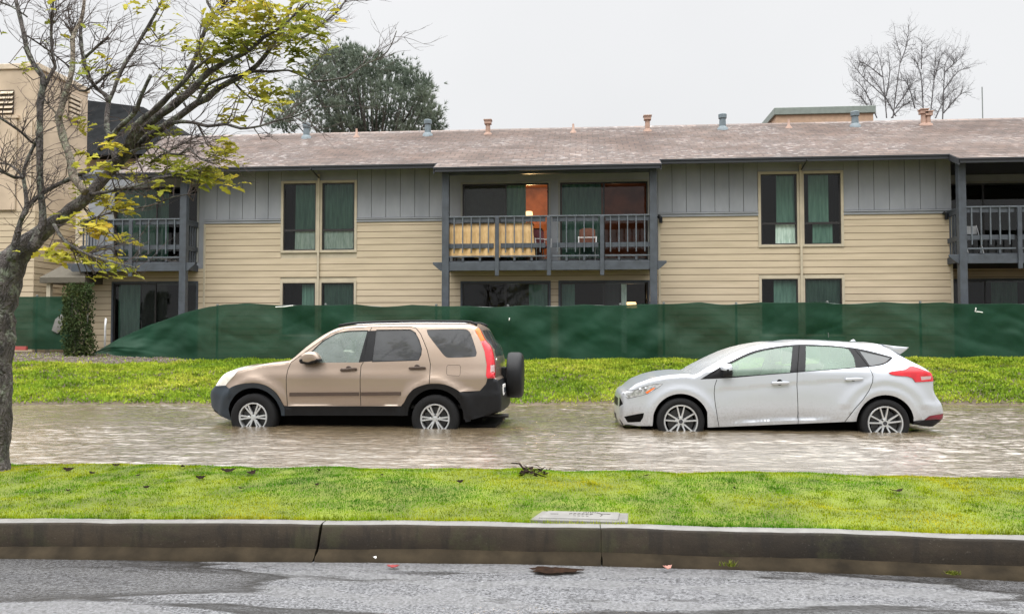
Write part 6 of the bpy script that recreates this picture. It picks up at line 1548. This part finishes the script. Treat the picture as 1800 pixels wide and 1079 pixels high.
b = MB(); b.pillow([(-.5, 0), (.5, 0), (.5, .11), (-.5, .11)], -.05, .05, .02); o = b.build('red_plank', simple('faded_red_paint', (.34,.07,.06), .7)); o.location = (-16.35, 22.35, .90); tag(o, 'faded red plank lying at the foot of the short green fence', 'plank')

# ------------------------------------------------------------------ small things on lawn, kerb and road
ub = empty('utility_box', (-.02, 5.29, .125), 'pale concrete utility box cover set in the grass behind the kerb', 'utility cover')
b = MB(); 
b.add([(-.31, -.14, -.02), (.29, -.13, -.02), (.31, .15, -.02), (-.25, .13, -.02)]+[(-.31, -.14, .012), (.29, -.13, .006), (.31, .15, .0), (-.25, .13, .008)], [(4,5,6,7), (0,1,5,4), (1,2,6,5), (2,3,7,6), (3,0,4,7)])
b.build('box_rim', M['kerb_top'], ub, bevel=.006)
b = MB()
b.add([(-.265, -.105, .0), (.235, -.10, .0), (.255, .12, .0), (-.215, .105, .0), (-.265, -.105, .020), (.235, -.10, .016), (.255, .12, .013), (-.215, .105, .017)], [(4,5,6,7), (0,1,5,4), (1,2,6,5), (2,3,7,6), (3,0,4,7)])
ld = b.build('box_lid', M['lid'], ub, bevel=.012)
b = MB(); zz = .0168
b.box(-.19, -.14, -.004, .004, zz, zz+.003)
for k in range(6): b.box(-.07+.026*k, -.052+.026*k, .02, .026, zz-.001, zz+.003); b.box(-.07+.026*k, -.066+.026*k, .0, .03, zz-.001, zz+.003)
for k in range(4): b.box(-.045+.026*k, -.028+.026*k, -.045, -.039, zz, zz+.0025)
b.box(.13, .19, .03, .036, zz-.003, zz+.001)
for k in range(14):
    a = -.5+2.6*k/13; b.box(.06+.075*math.cos(a)-.004, .06+.075*math.cos(a)+.004, .005+.075*math.sin(a)-.004, .005+.075*math.sin(a)+.004, zz-.003, zz+.0015)
b.build('lid_marking', M['lid_mark'], ld)
def leafshape(L, W, curl, lobes=False):
    pts = []; n = 9
    for i in range(n):
        t = i/(n-1); w = W*math.sin(math.pi*min(1, t*.93+.05))**.8*(1+.3*math.sin(t*19) if lobes else 1)
        pts.append((t*L-L/2, w, curl*(t-.5)**2*4+curl*.5*w/W))
        pts.append((t*L-L/2, -w, curl*(t-.5)**2*4-curl*.3*w/W))
    return pts, [(2*i, 2*i+2, 2*i+3, 2*i+1) for i in range(n-1)]
def fallen(name, x, y, z, L, W, curl, rz, mat, label, cat='leaf', group=None, rx=0):
    p, f = leafshape(L, W, curl, True); b = MB(); b.add(p, f); b.add([(q[0], q[1], q[2]-.003) for q in p], [tuple(reversed(k)) for k in f])
    o = b.build(name, M[mat], smooth=True, fix=False); o.location = (x, y, z); o.rotation_euler = (rx, 0, rz); return tag(o, label, cat, group)
fallen('fallen_leaf', -1.11, 4.80, -.072, .07, .016, .006, .1, 'red_leaf', 'small red leaf in the gutter at the foot of the kerb')
fallen('fallen_leaf', -1.24, 4.875, -.045, .022, .010, .006, .9, 'white_scrap', 'tiny white petal-like scrap on the kerb foot near the red leaf', 'scrap')
fallen('fallen_leaf', 0.48, 4.865, -.060, .058, .015, .012, .4, 'pink_leaf', 'pale pink leaf in the gutter right of the kerb crack')
for k, (x, y, L, rz) in enumerate([(-2.93, 6.65, .16, .3), (-2.68, 6.51, .14, 1.2), (-3.39, 6.78, .10, 2.), (-4.05, 6.9, .08, .4), (-3.95, 6.4, .10, -.2), (-4.3, 6.62, .12, .1), (-3.55, 6.35, .07, 1.), (-3.0, 6.3, .10, .2), (2.24, 6.18, .14, .3), (-2.2, 6.75, .08, 2.2), (-1.6, 6.5, .06, 1.5), (-3.2, 5.85, .06, .8), (-2.5, 5.9, .07, 2.7), (-.95, 6.35, .08, .6), (.5, 6.75, .07, .2), (1.1, 6.2, .06, 1.4), (-3.7, 5.7, .06, 0.), (-2.0, 6.1, .06, 1.1)]):
    fallen('dead_leaf', x, y, float(lawn_z(np.array(x), np.array(y)))+.022, L*.75, L*.17, L*.12, rz, 'dead_leaf', 'dark curled dead leaf lying on the near lawn', 'leaf', 'dead leaves scattered on the near lawn', rx=.3*math.sin(k*3))
db = empty('fallen_branch', (-.48, 6.8, .125), 'dark broken branch with withered leaves on the lawn by the water', 'branch')
b = MB(); b.tube([(-.16, .30, .10), (-.07, .20, .11), (.0, .02, .07), (.12, -.14, .06), (.24, -.22, .03)], [.006, .010, .012, .010, .005], 6)
for k in range(9):
    a = random.uniform(-.9, 2.6); s = Vector((random.uniform(-.1, .18), random.uniform(-.18, .2), .06)); b.tube([s, s+Vector((math.cos(a)*.09, math.sin(a)*.06, random.uniform(.0, .07)))], .004, 4)
b.build('stick', M['dead_leaf'], db, smooth=True)
b = MB()
for k in range(26):
    p, f = leafshape(.07, .018, .02); a = random.uniform(0, 6.3); c = Vector((random.uniform(-.05, .24), random.uniform(-.26, .06), random.uniform(.02, .09)))
    mt = Matrix.Rotation(a, 3, 'Z') @ Matrix.Rotation(random.uniform(-.8, .8), 3, 'X'); b.add([mt @ Vector(q)+c for q in p], f)
b.build('withered_leaves', M['dead_leaf'], db, fix=False); db.scale = (.8, .8, .7)
# wet leaf mulch in the gutter hole
n = 26; b = MB(); vs = [(0, 0, .012)]
for r_ in (.5, .85, 1.):
    for k in range(n):
        a = 2*math.pi*k/n; q = 1+.16*math.sin(3*a+1)+.09*math.sin(7*a); vs.append((.145*r_*q*math.cos(a), .060*r_*q*math.sin(a), .010*(1-r_**2)+.003*math.sin(k*2.3)))
fs = [(0, 1+k, 1+(k+1) % n) for k in range(n)]+[(1+j*n+k, 1+(j+1)*n+k, 1+(j+1)*n+(k+1) % n, 1+j*n+(k+1) % n) for j in range(2) for k in range(n)]
b.add(vs, fs); o = b.build('leaf_mulch', M['mulch'], smooth=True); o.location = (-.17, 4.80, -.072); tag(o, 'dark brown clot of wet leaves in the gutter below the utility cover', 'leaf heap')
def gutter_weed(x, y, z, s, label, n=26):
    w = empty('weed', (x, y, z), label, 'weed'); V = []; Fc = []; rn = []
    for k in range(n):
        a = RNG.uniform(0, 6.28); l = s*RNG.uniform(.5, 1); c = np.array([RNG.normal(0, s*.5), RNG.normal(0, .012), 0]); t = np.array([math.cos(a)*.6, math.sin(a)*.3, .7])*l; u = np.array([-math.sin(a), math.cos(a), 0])*.006
        i = len(V); V += [c-u, c+u, c+t]; Fc += [i, i+1, i+2]; rn += [RNG.random()]*3
    fast_mesh('blades', np.array(V), Fc, 3, M['weed_green'], w, rn)
gutter_weed(.84, 4.885, -.05, .055, 'yellow-green weed tuft growing from the kerb foot')
gutter_weed(2.05, 4.84, -.055, .035, 'low moss tufts along the kerb foot at the right', 60)
# ================================================================== vegetation
def smooth_poly(P, step):
    """Catmull-Rom through (x,y,z,r)"""
    P = np.array(P, float); out = []
    for i in range(len(P)-1):
        p0, p1, p2, p3 = P[max(i-1, 0)], P[i], P[i+1], P[min(i+2, len(P)-1)]
        k = max(1, int(np.linalg.norm(p2[:3]-p1[:3])/step))
        for j in range(k):
            t = j/k; out.append(.5*((2*p1)+(-p0+p2)*t+(2*p0-5*p1+4*p2-p3)*t*t+(-p0+3*p1-3*p2+p3)*t**3))
    out.append(P[-1]); out = np.array(out); out[:, 3] = np.maximum(out[:, 3], .002); return out

def tree(name, label, branches, bark, twig_mat, base, twigs, twig_len, twig_bias, seed, wob=.10, sides=16, twig_r=.004, group=None, trunk_name='trunk', stalks=()):
    rs = random.Random(seed); e = empty(name, base, label, 'tree', group); B = Vector(base)
    trunk = MB(); limb_sets = []
    alltw = MB(); paths = []
    for bi, br in enumerate(branches):
        P = smooth_poly(br, .07 if bi == 0 else .06); b = trunk if bi == 0 else MB()
        pts = [Vector(p[:3])-B for p in P]; rad = [p[3]*(1+wob*rs.uniform(-1, 1)) for p in P]
        b.tube(pts, rad, sides if bi == 0 else 8)
        if bi == 0 or rad[0] > .03:
            k0 = sides if bi == 0 else 8
            for vi, v in enumerate(b.v[:-0 or None]):
                ring = vi//k0; cpt = pts[min(ring, len(pts)-1)]; w = 1+.9*wob*rs.uniform(-1, 1)+.05*math.sin(vi*2.1+ring*.7)
                b.v[vi] = tuple(cpt+(Vector(v)-cpt)*w)
        paths.append((pts, rad)); limb_sets.append(b)
    tk = trunk.build(trunk_name, bark[0], e, smooth=True)
    for bi, b in enumerate(limb_sets[1:]):
        b.build('limb', bark[1] if bi+1 in bark[2] else bark[0], e, smooth=True)
    tips = []
    def grow(b, p, d, L, r, depth):
        pts = [p]; q = p.copy(); dd = d.normalized(); n = 4
        for k in range(n):
            dd = (dd+Vector((rs.uniform(-.35, .35), rs.uniform(-.35, .35), rs.uniform(-.35, .35)))+twig_bias*.15).normalized()
            q = q+dd*L/n; pts.append(q.copy())
        b.tube(pts, [r*(1-.65*k/n) for k in range(n+1)], 4, cap=False)
        tips.append(pts[-1])
        if depth > 0:
            for _ in range(rs.choice((1, 2, 3))):
                k = rs.randint(1, n-1); nd = (dd+Vector((rs.uniform(-1, 1), rs.uniform(-.7, .7), rs.uniform(-.8, .9)))).normalized()
                grow(b, pts[k], nd, L*rs.uniform(.45, .75), r*.65, depth-1)
    for i in range(twigs):
        bi = rs.randrange(len(paths)); pts, rad = paths[bi]; k = int(len(pts)*rs.uniform(.12 if bi else .45, 1.)); k = min(k, len(pts)-2)
        t = (pts[k+1]-pts[k]).normalized(); rnd = Vector((rs.uniform(-1, 1), rs.uniform(-1, 1), rs.uniform(-.6, 1)))
        d = (t*.5+rnd*.8+twig_bias*.5).normalized()
        grow(alltw, pts[k], d, twig_len*rs.uniform(.4, 1.2), min(rad[k]*.6, twig_r*rs.uniform(.7, 1.3)), 2)
    for st in stalks: alltw.tube(st, [.006, .0045, .003], 4, cap=False)
    alltw.build('twigs', twig_mat, e, fix=False)
    return e, tips

rot = [BR[0][0][0], BR[0][0][1], .11]
# short stalks that tie each leaf cluster back to the nearest branch
allp = np.array([[p[0], p[1], p[2]] for br in BR[1:]+[BR[0][8:]] for p in smooth_poly(br, .1)])
STALKS = []; B = np.array(rot)
for (x, y, z, rx, rz, n) in LE:
    for j in range(2):
        c = np.array([x+RNG.uniform(-.6, .6)*rx, y, z+RNG.uniform(-.5, .5)*rz]); p = allp[int(np.argmin(np.linalg.norm(allp-c, axis=1)+.25*np.maximum(0, allp[:, 0]-c[0])))]
        m = (p+c)/2+np.array([0, 0, .06*RNG.normal()]); STALKS.append([Vector(p-B), Vector(m-B), Vector(c-B)])
ft, tips = tree('street_tree', 'dark-barked tree bare but for wind-blown yellow-green leaves, on the near lawn', BR, (M['bark'], M['pale_bark'], {8, 9, 10}), M['twig'], tuple(rot), 460, .42, Vector((.5, 0, .25)), 4, stalks=STALKS)
# root flare
# leaves: lobed blades blown to the right
LV = []; LF_ = []; LR_ = []
OUT = [(0, 0), (.12, .16), (.30, .11), (.42, .30), (.60, .17), (.82, .20), (1., 0), (.82, -.17), (.60, -.15), (.44, -.27), (.30, -.10), (.12, -.15)]
def leaf(c, d, up, L, rn):
    d = d/np.linalg.norm(d); s = np.cross(up, d); s /= np.linalg.norm(s)+1e-9; n = np.cross(d, s); i = len(LV)
    for (u, w) in OUT:
        LV.append(c+d*u*L+s*w*L*1.0+n*(abs(w)*.5-.22*(u-.4)**2)*L)
    LF_.append([i+k for k in range(12)]); LR_.extend([rn]*12)
B = np.array(rot)
for (x, y, z, rx, rz, n) in LE:
    tone = RNG.random()
    for k in range(int(n*(.72 if z > 3.75 else 1.05))):
        a = RNG.uniform(0, 6.283); q = math.sqrt(RNG.random())
        c = np.array([x+rx*1.18*q*math.cos(a), y+RNG.normal(0, max(.08, rx*.6)), z+rz*1.3*q*math.sin(a)])-B
        d = np.array([1.+RNG.normal(0, .35), RNG.normal(0, .55), RNG.normal(.05, .30)]); up = np.array([RNG.normal(0, .35), RNG.normal(-.35, .45), 1.])
        leaf(c, d, up, RNG.uniform(.07, .135), min(1, max(0, .55*tone+.45*RNG.random())))
me = bpy.data.meshes.new('leaves'); me.from_pydata([tuple(v) for v in LV], [], LF_); me.materials.append(M['leaf'])
at = me.attributes.new('rnd', 'FLOAT', 'POINT'); at.data.foreach_set('value', np.array(LR_, np.float32))
o = bpy.data.objects.new('crown', me); COL.objects.link(o); o.parent = ft
# pine behind the roof
base = (-11.5, 44, .4); pe = empty('pine_tree', base, 'dark broad-crowned pine rising behind the apartment roof', 'tree')
b = MB(); b.tube([(0, 0, 0), (.2, 0, 5), (.1, 0, 9), (.4, .2, 12)], [.42, .36, .30, .2], 10); b.build('trunk', M['bark'], pe, smooth=True)
lb = MB(); V = []; Fi = []; Rn = []
for (x, y, z) in PINE:
    c = np.array([x, y, z])-np.array(base)
    s = np.array([.2+.2*(RNG.random()-.5), 0, 6.5+4.*(RNG.random())]); m = s*.35+c*.65+np.array([0, 0, -.35+.3*RNG.random()])
    lb.tube([Vector(s), Vector(m), Vector(c)], [.07, .045, .02], 5, cap=False)
    ctone = RNG.random()
    for k in range(85):
        p = c+RNG.normal(0, 1, 3)*np.array([.29, .40, .26]); out = np.array([p[0]-c[0], p[1]-c[1], abs(p[2]-c[2])+.35]); out /= np.linalg.norm(out)
        tone = .5*ctone+.25*RNG.random()
        for q in range(9):
            d = out+RNG.normal(0, .42, 3); d /= np.linalg.norm(d); u = np.cross(d, RNG.normal(0, 1, 3)); u = u/np.linalg.norm(u)*.022; L = RNG.uniform(.2, .36)
            i = len(V); V += [p-u, p+u, p+d*L]; Fi += [i, i+1, i+2]; Rn += [tone+.4*RNG.random()]*3
lb.build('limb', M['bark'], pe)
fast_mesh('crown', np.array(V), Fi, 3, M['needles'], pe, Rn)

# bare tree behind the right end of the roof
BT = []
for s in BARE:
    n = len(s); BT.append([(p[0], p[1], p[2], .052*(1-.8*i/max(1, n-1)) if k in (0, 2, 3, 5, 6) else .032*(1-.75*i/max(1, n-1))) for i, p in enumerate(s)])
gb = (BT[0][0][0], BT[0][0][1], .4)
stem = [(gb[0], gb[1], .4, .22), (gb[0]+.1, gb[1], 4., .17), (gb[0]+.0, gb[1], 7., .13)]
BT2 = [stem]+[[(stem[-1][0], stem[-1][1], stem[-1][2], .07)]+s if s[0][2] < 10.4 else s for s in BT]
tree('bare_tree', 'leafless grey tree behind the right-hand end of the roof', BT2, (M['far_twig'], M['far_twig'], set()), M['far_twig'], gb, 620, .80, Vector((.0, 0, .2)), 9, .05, 7, .010)

# columnar shrub and ivy at the left
sb = (-13.95, 21.75, .72); sh = empty('columnar_shrub', sb, 'dark columnar shrub beside the left end of the green fence', 'shrub')
b = MB()
for k in range(5): b.tube([(RNG.uniform(-.1, .1), RNG.uniform(-.1, .1), -.1), (RNG.uniform(-.3, .3), RNG.uniform(-.25, .25), 1.), (RNG.uniform(-.35, .35), RNG.uniform(-.3, .3), 1.85)], [.03, .02, .008], 5)
b.build('stem', M['bark'], sh)
V = []; Fi = []; Rn = []
for k in range(5200):
    t = RNG.random(); a = RNG.uniform(0, 6.28); r = .50*(1-.35*max(0, t-.75)*2)*(.82+.18*math.sin(3*a+t*9))*math.sqrt(RNG.uniform(.25, 1)); 
    p = np.array([r*math.cos(a)+.06*math.sin(t*7), r*math.sin(a)*.8, t*2.02-.02+.06*math.sin(5*a)]); d = RNG.normal(0, 1, 3)+np.array([0, 0, .6]); d /= np.linalg.norm(d); u = np.cross(d, RNG.normal(0, 1, 3)); u = u/np.linalg.norm(u)*.022; L = .075
    i = len(V); V += [p, p+d*L*.5+u, p+d*L, p+d*L*.5-u]; Fi += [i, i+1, i+2, i+3]; Rn += [RNG.random()]*4
fast_mesh('foliage', np.array(V), Fi, 4, M['shrub'], sh, Rn)

# ------------------------------------------------------------------ grass
def blades(name, label_kind, N, xf, yf, zf, L, W, mat, lean=.5, keep=None, quad=False):
    x = xf(N); y = yf(N, x); z = zf(x, y)
    if keep is not None:
        k = keep(x, y, z); x, y, z = x[k], y[k], z[k]; N = len(x)
    a = RNG.uniform(0, 2*math.pi, N); l = L*RNG.uniform(.5, 1.15, N); w = W*RNG.uniform(.7, 1.2, N)
    ln = lean*RNG.uniform(.1, 1.2, N)
    tx, ty, tz = l*np.sin(ln)*np.cos(a), l*np.sin(ln)*np.sin(a), l*np.cos(ln)
    ux, uy = -np.sin(a)*w/2, np.cos(a)*w/2; p = np.stack([x, y, z-.004], 1)
    r = RNG.random(N)
    if quad:
        V = np.stack([p, p+np.stack([tx*.45+ux, ty*.45+uy, tz*.55], 1), p+np.stack([tx, ty, tz], 1), p+np.stack([tx*.45-ux, ty*.45-uy, tz*.55], 1)], 1).reshape(-1, 3); k = 4
    else:
        V = np.stack([p-np.stack([ux, uy, 0*ux], 1), p+np.stack([ux, uy, 0*ux], 1), p+np.stack([tx, ty, tz], 1)], 1).reshape(-1, 3); k = 3
    o = fast_mesh(name, V, np.arange(N*k, dtype=np.int32), k, mat, None, np.repeat(r, k)); return tag(o, kind='stuff')
def lawn_y(n, x): return kerb_y(x)+.085+(lawn_far(x)+.05-kerb_y(x)-.085)*RNG.random(n)
def not_lid(x, y, z): return ~((x > -.33) & (x < .29) & (y > 5.13) & (y < 5.44))
o = blades('lawn_grass', 'grass', 360000, lambda n: RNG.uniform(-6.5, 6.0, n), lawn_y, lawn_z, .021, .0075, M['grass'], 1.3, not_lid); o['label'] = 'short mossy green and yellow lawn grass between kerb and flood water'; o['category'] = 'grass'
# taller tufts over the kerb edge and along the water
o = blades('grass_tufts', 'grass', 26000, lambda n: np.round(RNG.uniform(-6.5, 6, n)*9)/9+RNG.normal(0, .03, n), lambda n, x: np.where(RNG.random(n) < .55, kerb_y(x)+.09+np.abs(RNG.normal(0, .03, n)), lawn_far(x)-np.abs(RNG.normal(0, .08, n))), lawn_z, .042, .006, M['grass'], .8, not_lid); o['label'] = 'longer grass tufts along the kerb edge and waterline'; o['category'] = 'grass'
def bank_keep(x, y, z):
    dirt = np.clip((y-np.interp(x, [-19, -13, -11, -9.3, -8.5], [18.4, 18.7, 19.6, 22.0, 24]))/.7+.6*vnoise(x, y, 1.2, 81)+.3, 0, 1)
    bare = vnoise(x, y, .8, 82)*.5+vnoise(x, y, 2.6, 83)*.4
    sc = np.clip((z-.012)/.05, 0, 1)
    return (RNG.random(len(x)) < sc*(1-.97*dirt)*np.clip(1.05-1.2*np.clip(bare-.25, 0, 1), .08, 1)) & (z > .012)
o = blades('bank_grass', 'grass', 310000, lambda n: RNG.uniform(-19, 14.5, n), lambda n, x: 14.4+(22.3-14.4)*RNG.random(n), bank_z, .080, .034, M['weed'], 1.3, bank_keep, True); o['label'] = 'leafy weeds and grass on the far bank'; o['category'] = 'grass'
# gravelly bare strip at the left below the fence
N = 7000; x = RNG.uniform(-19, -8., N); y = RNG.uniform(18.4, 22.4, N); k = (y > np.interp(x, [-19, -13, -11, -9.3, -8.5], [18.6, 18.9, 19.8, 22.0, 24])+.5*vnoise(x, y, 1.5, 90)); x, y = x[k], y[k]; z = bank_z(x, y); s = RNG.uniform(.012, .05, len(x))
oct_ = np.array([(1,0,0), (0,1,0), (-1,0,0), (0,-1,0), (0,0,.7), (0,0,-.5)]); of = np.array([(0,1,4), (1,2,4), (2,3,4), (3,0,4), (1,0,5), (2,1,5), (3,2,5), (0,3,5)])
V = (np.stack([x, y, z], 1)[:, None, :]+oct_[None]*s[:, None, None]*RNG.uniform(.6, 1.3, (len(x), 6, 1))).reshape(-1, 3); Fi = (of[None]+6*np.arange(len(x))[:, None, None]).ravel()
o = fast_mesh('gravel', V, Fi, 3, M['gravel']); tag(o, 'grey-brown stones and rubble on the bare strip below the left fence', 'gravel', None, 'stuff')

# ================================================================== sky, sun, camera
w = bpy.data.worlds.new('World'); SC.world = w; w.use_nodes = True; t = w.node_tree; t.nodes.clear()
n = t.nodes.new; l = t.links.new
out = n('ShaderNodeOutputWorld')
EL, AZ = 62, 200
sky = n('ShaderNodeTexSky'); sky.sky_type = 'NISHITA'; sky.sun_disc = False; sky.sun_elevation = R(EL); sky.sun_rotation = R(AZ); sky.air_density = 1.5; sky.dust_density = 6.
hs_ = n('ShaderNodeHueSaturation'); hs_.inputs['Saturation'].default_value = .12; l(sky.outputs[0], hs_.inputs['Color'])
bg1 = n('ShaderNodeBackground'); l(hs_.outputs[0], bg1.inputs[0]); bg1.inputs[1].default_value = .06
# overcast cloud deck: even near the horizon, brightening to the zenith
tc = n('ShaderNodeTexCoord'); sp = n('ShaderNodeSeparateXYZ'); l(tc.outputs['Generated'], sp.inputs[0])
rp = n('ShaderNodeValToRGB'); l(sp.outputs[2], rp.inputs[0]); e = rp.color_ramp.elements
e[0].position = .0; e[0].color = (.205, .208, .212, 1); e[1].position = .40; e[1].color = (.218, .220, .224, 1)
x_ = e.new(1.); x_.color = (1.5, 1.5, 1.5, 1)
nz = n('ShaderNodeTexNoise'); nz.inputs['Scale'].default_value = 2.2; nz.inputs['Detail'].default_value = 4; l(tc.outputs['Generated'], nz.inputs['Vector'])
mr = n('ShaderNodeMapRange'); l(nz.outputs[0], mr.inputs[0]); mr.inputs[3].default_value = .90; mr.inputs[4].default_value = 1.06
mx = n('ShaderNodeMix'); mx.data_type = 'RGBA'; mx.blend_type = 'MULTIPLY'; mx.inputs[0].default_value = 1.; l(rp.outputs[0], mx.inputs[6]); l(mr.outputs[0], mx.inputs[7])
bg2 = n('ShaderNodeBackground'); l(mx.outputs[2], bg2.inputs[0]); bg2.inputs[1].default_value = 2.3
ms = n('ShaderNodeMixShader'); ms.inputs[0].default_value = .93; l(bg1.outputs[0], ms.inputs[1]); l(bg2.outputs[0], ms.inputs[2]); l(ms.outputs[0], out.inputs[0])
sl = bpy.data.lights.new('sun', 'SUN'); sl.energy = .9; sl.angle = R(50); sl.color = (1., .97, .93)
so = bpy.data.objects.new('sun', sl); COL.objects.link(so)
az = R(AZ); d = Vector((math.sin(az)*math.cos(R(EL)), math.cos(az)*math.cos(R(EL)), math.sin(R(EL))))
so.rotation_euler = d.to_track_quat('Z', 'Y').to_euler(); so.location = d*60

cam = bpy.data.cameras.new('camera'); cam.sensor_width = 36; cam.lens = 29.0; cam.clip_end = 2000; cam.clip_start = .05
co = bpy.data.objects.new('camera', cam); COL.objects.link(co); co.location = (0, 0, 1.262); co.rotation_euler = (R(90+2.113), 0, R(4.92)); SC.camera = co
vs = SC.view_settings; vs.view_transform = 'Standard'; vs.look = 'None'; vs.gamma = 1; vs.exposure = .9
SC.render.engine = 'CYCLES'; cy = SC.cycles
cy.max_bounces = 8; cy.diffuse_bounces = 3; cy.glossy_bounces = 4; cy.transmission_bounces = 6; cy.transparent_max_bounces = 16
cy.use_adaptive_sampling = True; cy.adaptive_threshold = .015; cy.sample_clamp_indirect = 6.; cy.caustics_reflective = False; cy.caustics_refractive = False
cy.use_denoising = True
try: cy.denoiser = 'OPENIMAGEDENOISE'; cy.denoising_input_passes = 'RGB_ALBEDO_NORMAL'
except Exception: pass
